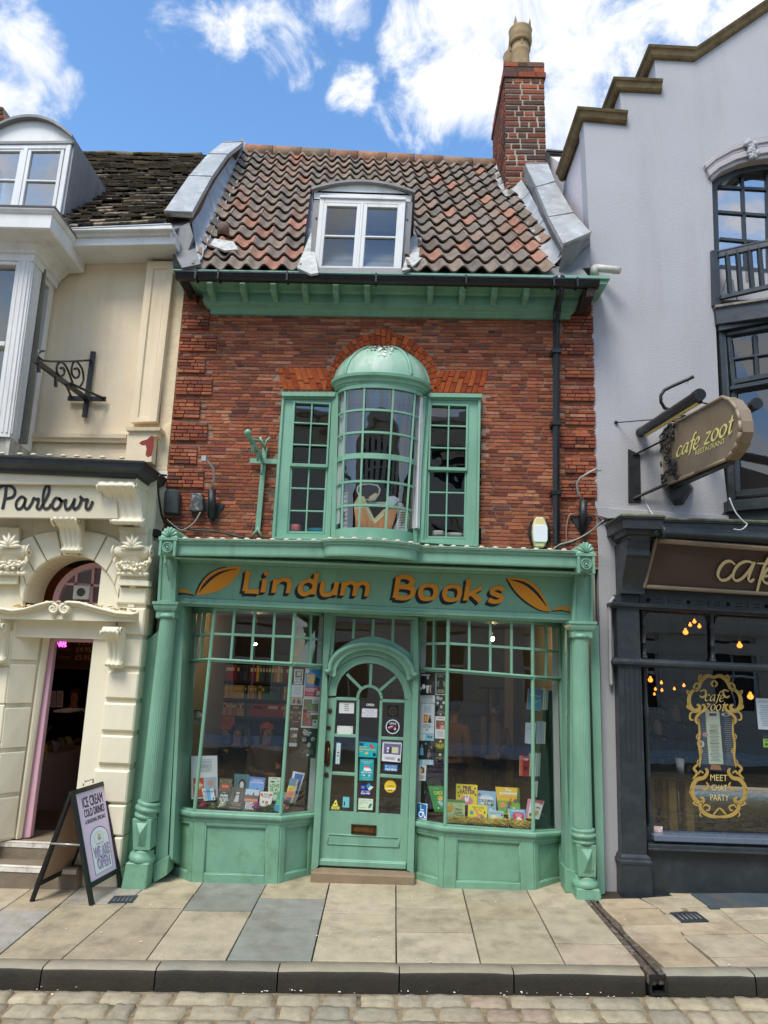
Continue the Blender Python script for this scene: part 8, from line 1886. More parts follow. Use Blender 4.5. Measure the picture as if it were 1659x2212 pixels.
bR([(855,600),(1040,606),(1042,450),(855,438)],-.02,.02,'pale blue board book titled Easter Farm with a lamb',(160,206,214),[('r',0,0,1,.5,(176,206,120)),('t','Easter Farm',.1,.74,.94,.88,(176,120,150),.008),('c',.36,.46,.18,(240,230,180)),('c',.58,.36,.14,(240,190,150)),('c',.78,.2,.12,(190,90,150)),('c',.9,.66,.07,(140,84,60))])
bR([(1112,590),(1320,596),(1308,432),(1092,418)],-.01,.03,'board book with a red barn under a blue sky, counting little lambs',(96,176,220),[('r',0,0,1,.35,(110,180,70)),('r',0,0,.07,1,(230,214,60)),('t','Five Little Lambs',.2,.82,.9,.93,(240,244,246),.010),('c',.58,.48,.36,(206,50,80),.30),('r',.3,.1,.86,.48,(206,50,80)),('r',.46,.1,.7,.34,(80,30,40)),('c',.58,.54,.2,(232,130,150),.16),('c',.6,.2,.16,(240,236,226)),('c',.2,.16,.1,(40,110,60))])
bR([(1310,535),(1478,552),(1545,325),(1345,298)],.03,.07,'white book with pink spine and blossom branches, tilted at the right of the right bay',(232,228,220),[('r',0,0,.16,1,(226,140,170)),('p',[(.2,1),(.98,1),(.96,.78),(.6,.86),(.3,.8)],(190,90,100)),('t','When',.58,.56,.84,.65,(70,60,60),.008),('c',.7,.32,.13,(214,160,70),.14),('c',.34,.2,.12,(60,40,34)),('r',.2,0,.5,.14,(236,190,60))])
def straw(a,b,y,label):
 rr=random.Random(int(a[0]));m=MB();p0,p1=P(X5(*a),y),P(X5(*b),y)
 c=[lin(x)for x in((206,178,60),(222,196,84),(180,150,46),(232,210,110))]
 for i in range(110):
  t=rr.random();c_=lerp(p0,p1,t)+V((0,rr.uniform(-.02,.02),rr.uniform(-.012,.024)));r=rr.uniform(.02,.05);a0_=rr.uniform(0,6.28);el=rr.uniform(-.3,.3)
  m.tube([c_+V((math.cos(a0_+k*.6)*r,math.sin(a0_+k*.6)*r*.4,math.sin(k*.9+el)*r*.35))for k in range(6)],.0022,3,rr.choice(c),False)
 m.sphere((p0+p1)/2,.02,12,c[2],(p1 .x-p0 .x)/2/.02,.8,.7)
 return build(m,'straw_nest',colorm,label=label,cat='straw',recalc=False,group='tufts of yellow craft straw in the right bay')
straw((355,560),(840,585),-.06,'long yellow straw tuft below the Little Chick and Bunny books');straw((860,600),(1090,590),-.065,'yellow straw tuft below the Easter Farm book');straw((1150,615),(1370,625),-.065,'paler yellow straw tuft below the red barn book')
rack=thing('book_rack','dark green spinner rack holding facing books behind the right window','book rack',P(O(1110,1470),.25))
dg=M_('rack_green',(20,52,48),.6)
m=MB();m.prism([P(O(1048,1475),.42),P(O(1216,1470),.42),P(O(1205,350),.42),P(O(1140,352),.42)],V((0,.05,0)));m.prism([P(O(1045,1470),.12),P(O(1155,1475),.12),P(O(1155,1392),.12),P(O(1045,1390),.12)],V((0,.2,0)));build(m,'rack_panel',dg,rack)
m=MB();m.tube([P(O(985,1100),.34),P(O(1010,560),.34),P(O(1050,350),.34)],.012,6);build(m,'rack_post',iron,rack)
for k,(pts,lab,cb_,cv)in enumerate((([(985,500),(1105,515),(1115,345),(1000,330)],'blue landscape book with a winding river, top of the rack',(70,130,160),[('r',0,.6,1,1,(60,90,140)),('p',[(.3,0),(.5,.4),(.9,.5),(.5,.3),(.45,0)],(90,200,220)),('t','Edge of England',.1,.62,.9,.72,(226,226,210))]),([(970,780),(1045,790),(1060,615),(975,612)],'plain white book on the second tier of the rack',(196,206,216),[('t','Lincoln',.2,.7,.8,.78,(120,120,126))]),([(925,1045),(1000,1052),(1005,885),(928,880)],'red book with white lettering on the third tier of the rack',(150,26,34),[('r',0,0,.3,1,(206,90,40)),('t','MAP',.4,.76,.9,.88,(230,230,230),.01),('c',.62,.4,.2,(60,30,34))]))):
 book(O,pts,.24,.27,lab,cb_,cv,th=.03,g='books on the rack')
for k,(x0,y0,n,h)in enumerate(((1112,338,3,170),(1060,610,5,175),(1003,870,6,180),(1040,1100,2,120))):
 for i in range(n):
  xx=x0+i*15
  m=MB();m.prism([P(O(xx,y0+h),.25),P(O(xx+11,y0+h+2),.25),P(O(xx+20,y0-6*(i%2)),.25),P(O(xx+9,y0-6*(i%2)),.25)],V((0,.14,0)),lin(random.choice([(196,200,196),(206,206,176),(170,186,200),(150,160,150)])))
  build(m,'upright_book',printm,label='pale upright book wedged on the rack behind the right window',cat='book',group='pale upright books on the rack')
  # bookcase inside the left window
Yk2=2.7
bk=thing('bookcase','dark bookcase full of books behind the left shop window','bookcase',V((-1.45,Yk2,-.45)))
bx0,bx1=P(M(330,700),Yk2).x,P(M(1150,700),Yk2).x
m=MB();m.box((bx0-.02,Yk2+.26,-.45),(bx1+.02,Yk2+.28,2.32));
for x in(bx0-.02,(bx0+bx1)/2-.01,bx1):m.box((x,Yk2+.02,-.45),(x+.02,Yk2+.26,2.32))
build(m,'carcass',woodd,bk)
sz=[P(M(700,y),Yk2).z for y in(125,312,478,640,930,1200,1500)]
for z in sz:
 m=MB();m.box((bx0,Yk2,z-.03),(bx1,Yk2+.26,z));build(m,'shelf',woodd,bk)
rr_=random.Random(21);SPC=[(170,60,50),(60,90,150),(206,180,120),(60,60,70),(196,120,60),(40,110,110),(214,206,190),(120,50,60),(90,120,70),(226,190,90),(50,50,90),(150,140,130)]
for si,z in enumerate(sz[1:5]):
 top=sz[si]-.05
 x=bx0+.02
 while x<bx1-.03:
  face=rr_.random()<(.16 if si!=3 else.0)
  if si>=3:break
  w=rr_.uniform(.16,.20)if face else rr_.uniform(.024,.045);h=min((top-z),rr_.uniform(.23,.30));dy=rr_.uniform(.0,.03)
  c=rr_.choice(SPC);m=MB();m.box((x,Yk2+.02+dy,z+.001),(x+w-.002,Yk2+(.05 if face else.18)+dy,z+h),lin(c))
  yy=Yk2+.0195+dy;c2_=lin(rr_.choice([(236,220,170),(240,240,236),(30,30,30)]))
  m.add([(x+w*.2,yy,z+h*.62),(x+w*.8,yy,z+h*.62),(x+w*.8,yy,z+h*.84),(x+w*.2,yy,z+h*.84)],[(0,1,2,3)],c2_)
  if face:build(m,'book',printm,label='book facing out on a shelf of the dark bookcase',cat='book',group='books facing out on the bookcase')
  else:build(m,'book',printm,label='book spine packed on the upper shelves of the dark bookcase',cat='book',group='book spines on the bookcase')
  x+=w
GB='large books facing out on the lower bookcase shelves'
def bb(pts,lab,base_,ops,y=Yk2-.02):return book(M,pts,y,y+.02,lab,base_,ops,g=GB)
bb([(362,915),(450,918),(470,730),(385,728)],'black book with golden blossom pattern on the bookcase',(46,40,40),[('c',.3,.6,.16,(196,170,110)),('c',.7,.64,.14,(196,170,110)),('c',.5,.44,.14,(186,160,100)),('t','KIN',.1,.05,.9,.28,(226,220,200),.02)])
bb([(508,925),(618,930),(625,745),(522,742)],'dark blue book with the pale author name Colm Toibin',(60,76,104),[('t','Colm',.1,.74,.6,.86,(240,200,150),.012),('t','Toibin',.1,.60,.8,.72,(240,200,150),.012),('c',.6,.3,.2,(90,110,140))])
bb([(512,765),(640,770),(648,642),(520,638)],'plain orange book above the blue one on the bookcase',(196,104,62),[('l',.3,.8,.7,.9,1,(236,190,150))])
bb([(648,930),(770,938),(780,750),(660,745)],'ochre and yellow book with a loud yellow title on the bookcase',(80,74,62),[('p',[(.3,.2),(.9,.2),(.8,.6),(.5,.7)],(196,120,40)),('t','Yesterday',.05,.06,.95,.22,(230,190,50),.01)])
bb([(484,1172),(590,1180),(616,982),(498,976)],'cream book with a big green olive on its cover',(190,160,120),[('c',.48,.56,.38,(96,104,40),.34),('c',.5,.82,.16,(170,50,40),.07),('t','Look',.3,.56,.66,.68,(30,34,20),.01),('t','What You',.26,.44,.7,.54,(30,34,20),.01),('t','LANCHESTER',.06,.04,.94,.14,(120,96,70),.008)])
bb([(634,1176),(766,1190),(778,986),(650,980)],'white and blue wave patterned book by the name Yann Martel',(206,206,200),[('r',.05,.2,.97,.84,(196,200,206))]+[('c',.12+.19*i,.30+.16*j,.075,(46,70,190),.06)for i in range(5)for j in range(4)]+[('c',.78,.7,.12,(20,24,40)),('t','Yann Martel',.08,.04,.9,.16,(70,130,110),.008)])
m=MB();
wlp=thing('wall_lamp','small grey swing arm lamp on the inner wall at the left shop window','lamp',P(M(300,690),.35))
m.tube([P(M(*p),.35)for p in((230,605),(290,600),(270,585),(345,590),(320,610))],.006,6);build(m,'arm',iron,wlp)
m=MB();a,b=P(M(300,600),.35),P(M(322,680),.30);m.lathe(a,b,[(0,.012),(.3,.03),(1,.05)],14);build(m,'shade',lead,wlp)
# A-board
sbd=thing('sandwich_board','black framed A-board with pink ice cream poster on the pavement by the parlour steps','sandwich board',G(J(400,1040)))
FLp,FRp,RLp,RRp=G(J(592,1105)),G(J(797,980)),G(J(198,1080)),G(J(430,958))
def near(uv,a,b):
 mid=(a+b)/2;d=ray(uv);t=((mid.x-CAM.x)*d.x+(mid.y-CAM.y)*d.y)/(d.x**2+d.y**2);return CAM+d*t
TL=near(J(462,356),FLp,RLp);TR=PP(J(688,288),FLp,(FRp-FLp).cross(TL-FLp).normalized())
fF=Quad(FLp,FRp,TR,TL)
if fF.n.y>0:pass
v0=.135
pn=Quad(fF(0,v0),fF(1,v0),TR,TL);fb=.036
m=MB();pn.frame(m,fb,.012,-.014);fF.rect(m,0,0,fb/fF.w,v0,.012,-.014);fF.rect(m,1-fb/fF.w,0,1,v0,.012,-.014);build(m,'front_frame',plasticb,sbd,bev=.003)
rF=Quad(RRp,RLp,TL+V((0,0,-.012)),TR+V((0,0,-.012)));pr2=Quad(rF(0,v0),rF(1,v0),rF(1,1),rF(0,1))
m=MB();pr2 .frame(m,fb,.012,-.014);rF.rect(m,0,0,fb/rF.w,v0,.012,-.014);rF.rect(m,1-fb/rF.w,0,1,v0,.012,-.014);build(m,'rear_frame',plasticb,sbd,bev=.003)
m=MB();pr2 .rect(m,.05,.03,.95,.97,.002,-.004);build(m,'rear_panel',M_('kraft_back',(170,146,118),.8,var=.15),sbd)
m=MB();m.tube([lerp(FLp,TL,.52)+V((0,0,0)),lerp(RLp,TL,.52)],.008,6);m.tube([lerp(FRp,TR,.52),lerp(RRp,TR,.52)],.008,6);build(m,'spreader_bar',M_('zinc_bar',(176,176,172),.4,metal=.6),sbd)
m=MB();c1,c2_=lerp(TL,TR,.34)+V((0,0,.01)),lerp(TL,TR,.62)+V((0,0,.01));m.tube([c1,c1+V((0,0,.03)),c2_+V((0,0,.03)),c2_],.006,8);build(m,'carry_handle',M_('steel_handle',(190,190,190),.3,metal=.8),sbd)
fu,fv=fb/pn.w,fb/pn.h
pc_=[pn(fu,fv,-.002),pn(1-fu,fv,-.002),pn(1-fu,1-fv,-.002),pn(fu,1-fv,-.002)]
arch=[(.24,.045),(.90,.045),(.90,.42)]+[(.57+.33*math.cos(math.pi*i/12),.42+.14*math.sin(math.pi*i/12))for i in range(1,12)]+[(.24,.42)]
arch2=[(.57+(x-.57)*.955,.06+(y-.06)*.975+.003)for x,y in arch]
dk_=(46,36,62)
card('poster','x','x',pc_,[('t','ICE CREAM',.20,.815,.90,.935,dk_,.012),('t','COLD DRINKS',.20,.705,.90,.795,dk_,.010),('t','& SEASONAL SPECIALS',.20,.63,.90,.675,dk_,.006),('p',arch,dk_),('p',arch2,(236,240,244)),('c',.56,.43,.17,(200,206,210),.075),('c',.56,.43,.155,(236,240,244),.068),('c',.57,.445,.055,(206,206,120),.035),('r',.515,.405,.63,.43,(196,150,176)),('l',.40,.36,.72,.375,1,(150,154,160)),('t','WE ARE',.30,.215,.84,.33,dk_,.02),('t','WE ARE',.312,.222,.836,.325,(206,186,226),.008),('t','OPEN',.36,.085,.80,.20,dk_,.02),('t','OPEN',.372,.092,.796,.195,(206,186,226),.008)],(232,210,232),.003,None,sbd)
for o in bpy.data.objects:
 if o.parent==sbd and o.name.startswith('poster'):del o['label'];del o['category']
 # brackets, boxes, cables on the fronts
br=thing('sign_bracket','empty black wrought iron sign bracket with scrolls on the cream wall','bracket',P(U(660,1690),0))
m=MB();m.bar(P(U(665,1692),-.01),P(U(735,1172),-.01),.045,.02);build(m,'wall_bar',iron,br);m=MB();m.bar(P(U(535,1543),-.022),P(U(836,1548),-.022),.045,.015);build(m,'cross_bar',iron,br)
bw=P(U(685,1538),-.02);be=PX(U(288,1242),bw.x-.02);xc=bw.x-.01
m=MB();m.bar(bw,be,.04,.03,n=(1,0,0));build(m,'arm',iron,br)
pxp=lambda a,b:PX(U(a,b),xc)
m=MB();m.tube([P(U(820,1545),-.02),pxp(555,1425)],.012,6);m.tube([P(U(560,1525),-.02),pxp(520,1430)],.012,6)
m.tube([pxp(728,1242),pxp(560,1252),pxp(400,1252),pxp(340,1246),pxp(305,1220),pxp(305,1190),pxp(322,1172),pxp(346,1170)],.010,6);build(m,'struts',iron,br)
for pts in(((575,1425),(545,1340),(515,1280),(480,1256),(452,1285),(450,1335),(475,1368),(502,1358),(510,1325),(498,1305),(480,1308)),((632,1455),(660,1400),(652,1320),(620,1265),(590,1252),(570,1290),(568,1345),(592,1382),(622,1372),(628,1335),(612,1308),(588,1314))):
 m=MB();m.tube([pxp(*p)for p in csm(list(pts),4)],.011,6);build(m,'scroll',iron,br)
for x,y in((315,1265),(450,1380)):
 m=MB();m.bar(pxp(x,y+75),pxp(x+2,y),.03,.02,n=(1,0,0));build(m,'hanger',iron,br)
gb=thing('sign_bracket','empty mint green sign bracket with forked ends on the brick wall','bracket',P(Fc(95,1370),0))
m=MB();m.bar(P(Fc(97,1335),-.035),P(Fc(140,850),-.035),.045,.012);m.tube([P(Fc(110,785),-.05),P(Fc(125,815),-.04),P(Fc(140,860),-.035),P(Fc(150,810),-.04),P(Fc(172,788),-.05)],.012,6);m.tube([P(Fc(64,1368),-.05),P(Fc(88,1345),-.04),P(Fc(97,1325),-.035),P(Fc(105,1345),-.04),P(Fc(120,1374),-.05)],.012,6);build(m,'wall_bar',green,gb)
m=MB();m.bar(P(Fc(50,925),-.05),P(Fc(214,930),-.05),.045,.012);build(m,'cross_bar',green,gb)
g0_=P(Fc(128,905),-.05);ge=PX(Fc(40,758),g0_.x);m=MB();m.bar(g0_,ge,.03,.03,n=(1,0,0));m.sphere(ge,.03,8);build(m,'arm',green,gb)
m=MB();m.tube([P(Fc(140,850),-.05),PX(Fc(110,805),g0_.x),PX(Fc(60,800),g0_.x)],.010,6);m.tube([PX(Fc(70,830),g0_.x),PX(Fc(68,885),g0_.x)],.014,6);m.tube([PX(Fc(100,870),g0_.x),PX(Fc(98,930),g0_.x)],.012,6);m.tube([P(Fc(125,930),-.05),P(Fc(120,1010),-.09)],.012,6);build(m,'struts',green,gb)
def socket(plate,cyl,arm,label):
 o=thing('flagpole_socket',label,'bracket',P(plate[2],0))
 m=MB();pp(m,plate,-.015,.015);build(m,'back_plate',slate,o,bev=.002)
 m=MB();a,b=P(cyl[0],-.06),P(cyl[1],-.09);m.lathe(a,b,[(0,0),(0,.036),(1,.036),(1,0)],16);build(m,'socket_tube',iron,o)
 m=MB();m.tube([P(p,-.09-.03*i)for i,p in enumerate(arm)],.010,8);build(m,'bent_arm',lead,o)
 m=MB();e=P(arm[-1],-.09-.03*(len(arm)-1));m.box((e.x-.02,e.y-.02,e.z-.03),(e.x+.02,e.y+.02,e.z+.02));build(m,'arm_tip',lead,o)
socket([E(1328,1298),E(1466,1304),E(1380,1436)],(E(1383,1395),E(1384,1208)),[E(1385,1205),E(1398,1130),E(1392,1070),E(1362,1028),E(1334,1002)],'black triangular wall socket with bent grey arm, left of the upstairs windows')
socket([H(400,1352),H(542,1350),H(475,1478)],(H(478,1440),H(482,1248)),[H(480,1245),H(445,1200),H(440,1140),H(460,1105),H(510,1075),H(580,1038)],'black triangular wall socket with bent arm, right of the downpipe')
def rbox(pts,y,t,nm,label,mat,cat,group=None,rnd=.012):
 m=MB();pp(m,pts,y,t);return build(m,nm,mat,label=label,cat=cat,group=group,bev=rnd)
rbox([E(1072,1215),E(1100,1203),E(1150,1206),E(1168,1222),E(1160,1368),E(1066,1360)],-.09,.09,'junction_box','larger dark grey junction box at the left edge of the brick wall',slate_c,'junction box')
rbox([E(1250,1228),E(1322,1230),E(1326,1340),E(1318,1350),E(1234,1345)],-.07,.07,'junction_box','smaller flaking grey junction box beside the triangular socket plate',M_('flaking_box',(70,74,76),.6,var=.4,vscale=30,dirt=(190,190,190),dscale=24,damt=.8),'junction box')
al=thing('alarm_box','cream and white burglar alarm box on the brick wall beside the downpipe','alarm',P(H(205,1550),0))
m=MB();ov=[(203+70*math.cos(a),1450+100*math.sin(a))for a in[i*math.pi/10 for i in range(20)]];pp(m,[H(*p)for p in ov],-.04,.04);build(m,'back_shell',iron,al,bev=.004)
m=MB();pp(m,[H(178,1352),H(232,1354),H(250,1400),H(256,1455),H(250,1510),H(232,1548),H(175,1545),H(164,1505),H(158,1455),H(162,1400)],-.10,.07);build(m,'cover',M_('alarm_cream',(214,202,150),.5,var=.1),al,bev=.012)
m=MB();pp(m,[H(172,1402),H(246,1405),H(254,1420),H(254,1500),H(246,1514),H(170,1512),H(164,1495),H(164,1418)],-.112,.02);build(m,'front_label',M_('alarm_white',(226,230,234),.4,var=.04),al,bev=.004)
def cable(pts,y,r,label,mat=iron,nm='cable'):
 m=MB();ys=y if isinstance(y,(list,tuple))else[y]*len(pts);W_=[P(p,yy)for p,yy in zip(pts,ys)]
 out=[]
 for i in range(len(W_)-1):
  p0,p1,p2,p3=W_[max(i-1,0)],W_[i],W_[i+1],W_[min(i+2,len(W_)-1)]
  for k in range(5):
   t=k/5;out.append(.5*((2*p1)+(-p0+p2)*t+(2*p0-5*p1+4*p2-p3)*t*t+(-p0+3*p1-3*p2+p3)*t**3))
 m.tube(out+[W_[-1]],r,6);build(m,nm,mat,label=label,cat='cable',group='cables strung along the fronts')
cable([E(1085,1115),E(1040,1120),E(1032,1200),E(1045,1310),E(1062,1390),E(1100,1440)],[-.3,-.45,-.30,-.15,-.05,-.04],.010,'thick dark cable hanging down beside the corner of the cream cornice')
cable([E(1062,1400),E(1130,1450),E(1220,1462),E(1280,1400),E(1300,1350)],-.05,.008,'dark cable looping from the corner up to the smaller junction box')
cable([E(1110,1440),E(1250,1470),E(1400,1480),E(1560,1515),E(1650,1530)],-.06,.010,'black cable lying along the green cornice on the left');cable([E(1090,1400),E(1180,1470),E(1260,1430),E(1310,1355)],-.07,.005,'pale thin cable looping below the smaller junction box',M_('pale_cable',(170,170,166),.5))
cable([H(640,1365),H(540,1430),H(450,1495),H(340,1545),H(250,1565)],[-.30,-.16,-.10,-.09,-.08],.009,'black cable sagging from the cafe cornice to the green cornice');cable([H(610,1375),H(520,1450),H(430,1500),H(330,1530),H(290,1560)],[-.28,-.16,-.12,-.1,-.1],.006,'thinner pale cable just under the black sagging cable',M_('pale_cable_b',(160,156,150),.5))
cable([H(375,1520),H(372,1440),H(385,1360),H(410,1335),H(480,1332),H(550,1340),H(610,1372)],-.03,.008,'copper coloured conduit arching over the right triangular socket',M_('copper_pipe',(150,110,90),.5,var=.2),'conduit')
cable([Q(430,795),Q(300,800),Q(252,830),Q(234,900),Q(235,1200),Q(240,1480),Q(245,1600)],-.04,.017,'white painted pipe running down the grey strip beside the cafe',greyr,'wall_pipe')
cable([H(860,1215),H(895,1290),H(925,1340)],[-.02,-.03,-.40],.004,'short white string hanging below the wall plate of the hanging sign',white);cable([H(1412,1232),H(1450,1320),H(1500,1380),H(1525,1400),H(1490,1435),H(1440,1432)],-.42,.006,'white flex looping over the cafe cornice below the dark bay',white)
cable([Cc(1370,1945),Cc(1340,2050),Cc(1300,2110)],-.06,.004,'thin dark wire tied to the left of the balcony rail');cable([W(1220,0),W(1235,120),W(1270,240),W(1310,290)],-.12,.004,'thin wire dangling below the balcony rail')
for c_,lab in((K,'left'),):
 pass
def hook(a,b,c,label):
 m=MB();m.tube([P(a,-.26),P(b,-.30),P(c,-.27)],.007,6);m.sphere(P(b,-.31),.010,8);build(m,'awning_hook',green,label=label,cat='hook')
hook(K(100,285),K(106,345),K(138,490),'small awning hook on the left green pilaster under the roundel');hook(L(1500,262),L(1497,292),L(1483,400),'small awning hook on the right green pilaster under the roundel')
menu=card('menu_board','dark menu poster with a tall white menu down its middle, inside the gold ornament','menu',[P(R(*p),YG+.05)for p in((1045,760),(1372,782),(1345,235),(1012,228))],[('l',.03,.1,.30,.95,26,(120,124,130)),('l',.72,.1,.97,.9,24,(130,134,140)),('p',[(.26,.11),(.66,.12),(.62,1),(.24,1)],(206,212,186)),('l',.30,.16,.60,.78,26,(110,112,96)),('r',.34,.92,.54,.97,(130,50,36)),('t','Pasta Risotto',.32,.655,.50,.675,(40,40,36)),('t','Rustica Pizza',.32,.45,.52,.47,(40,40,36)),('c',.8,.95,.13,(230,230,226),.03),('c',.8,.95,.06,(150,70,50),.02),('c',.06,.44,.1,(232,232,226),.06),('c',.06,.44,.06,(206,150,70),.04),('c',.2,.6,.08,(190,150,150),.04),('p',[(.28,.02),(.6,.02),(.56,.1),(.32,.11)],(186,130,90))],(56,60,70),.003)
card('window_notice','large white printed notice at the right edge of the cafe window','notice',[P(R(*p),YG+.01)for p in((1572,392),(1760,402),(1740,120),(1548,112))],[('t','WE ARE SERVING',.12,.86,.9,.92,(90,96,110)),('l',.1,.1,.85,.8,12,(150,156,166))],(226,232,240),.002)
card('hygiene_sticker','green food hygiene rating sticker below the white cafe notice','sticker',[P(R(*p),YG+.01)for p in((1618,555),(1760,562),(1755,450),(1612,445))],[('r',.0,.7,1,1,(30,40,36)),('t','FOOD HYGIENE',.12,.48,.9,.62,(40,60,30),.01),('c',.2,.25,.09,(60,90,40)),('c',.45,.25,.09,(60,90,40)),('c',.7,.25,.09,(60,90,40))],(160,206,60),.001)
card('small_sticker','tiny white sticker in the lower left corner of the cafe window','sticker',[P(R(*p),YG-.003)for p in((625,1315),(706,1320),(708,1270),(622,1266))],[('l',.06,.6,.9,.9,2,(200,120,110)),('l',.06,.1,.6,.45,2,(190,130,120)),('c',.84,.3,.08,(200,110,100))],(226,214,206),.001)
# across the street (seen only as reflections)
opp=thing('opposite_building','pale banded stucco building with sash windows facing the shops across the street','building',(0,-13.5,-.3))
m=MB();YO=-13.5
wins=[(x,z)for z in(0.7,3.9,6.6)for x in(-9.6,-7.0,-4.4,-1.8,.8,3.4,6.0,8.6)]
stu=M_('stucco_opposite',(200,190,176),.8,var=.08,bump=.1)
zl=[-.3]
def oppbox(x0,x1,z0,z1,y=YO,t=.3):m.prism([V((x0,y,z0)),V((x1,y,z0)),V((x1,y,z1)),V((x0,y,z1))],V((0,-t,0)))
rowsz=[(-.3,.7),(.7,2.7),(2.7,3.9),(3.9,5.6),(5.6,6.6),(6.6,7.9),(7.9,8.6)]
for z0,z1 in rowsz:
 if(z0 in(.7,3.9,6.6)):
  xs_o=sorted(x for x,z in wins if z==z0);e=-12.5
  for x in xs_o:oppbox(e,x,z0,z1);e=x+1.15
  oppbox(e,12.5,z0,z1)
 else:oppbox(-12.5,12.5,z0,z1)
build(m,'wall',stu,opp)
m=MB()
for k in range(8):oppbox(-12.5,12.5,-.3+.36*k+.02,-.3+.36*(k+1)-.02,YO+.02,.019)if k in(0,1,2,7)else None
for x in[-12.5]+[x+1.15 for x,z in wins if z==.7]:
 for k in range(3,7):oppbox(x+.1,x+1.35,-.3+.36*k+.02,-.3+.36*(k+1)-.02,YO+.02,.019)
oppbox(-12.5,12.5,2.78,2.98,YO+.12,.12);oppbox(-12.6,12.6,8.4,8.7,YO+.3,.3)
build(m,'banding',stu,opp)
m=MB()
for x,z in wins:
 h={.7:2.0,3.9:1.7,6.6:1.3}[z];y=YO-.12
 for a,b,c,d in((0,.07,0,h),(1.08,1.15,0,h),(.07,1.08,0,.07),(.07,1.08,h-.07,h),(.07,1.08,h/2-.03,h/2+.03),(.55,.58,.07,h-.07)):oppbox(x+a,x+b,z+c,z+d,y,.05)
build(m,'window_frames',white,opp)
m=MB();m.box((-12.4,YO-.28,0),(12.4,YO-.2,8));build(m,'dark_windows',innerd,opp)
m=MB();m.box((-15.5,YO-.3,-.3),(-12.55,YO+.2,7.2));m.box((12.55,YO-.3,-.3),(15.5,YO+.2,7.6));build(m,'brick_neighbour',M_('opp_brick',(124,70,54),.9,var=.3,bump=.3),opp)
m=MB();m.box((-15,YO+.05,-.42),(15,YO+1.6,-.28));build(m,'far_pavement',stonem,kind='structure')
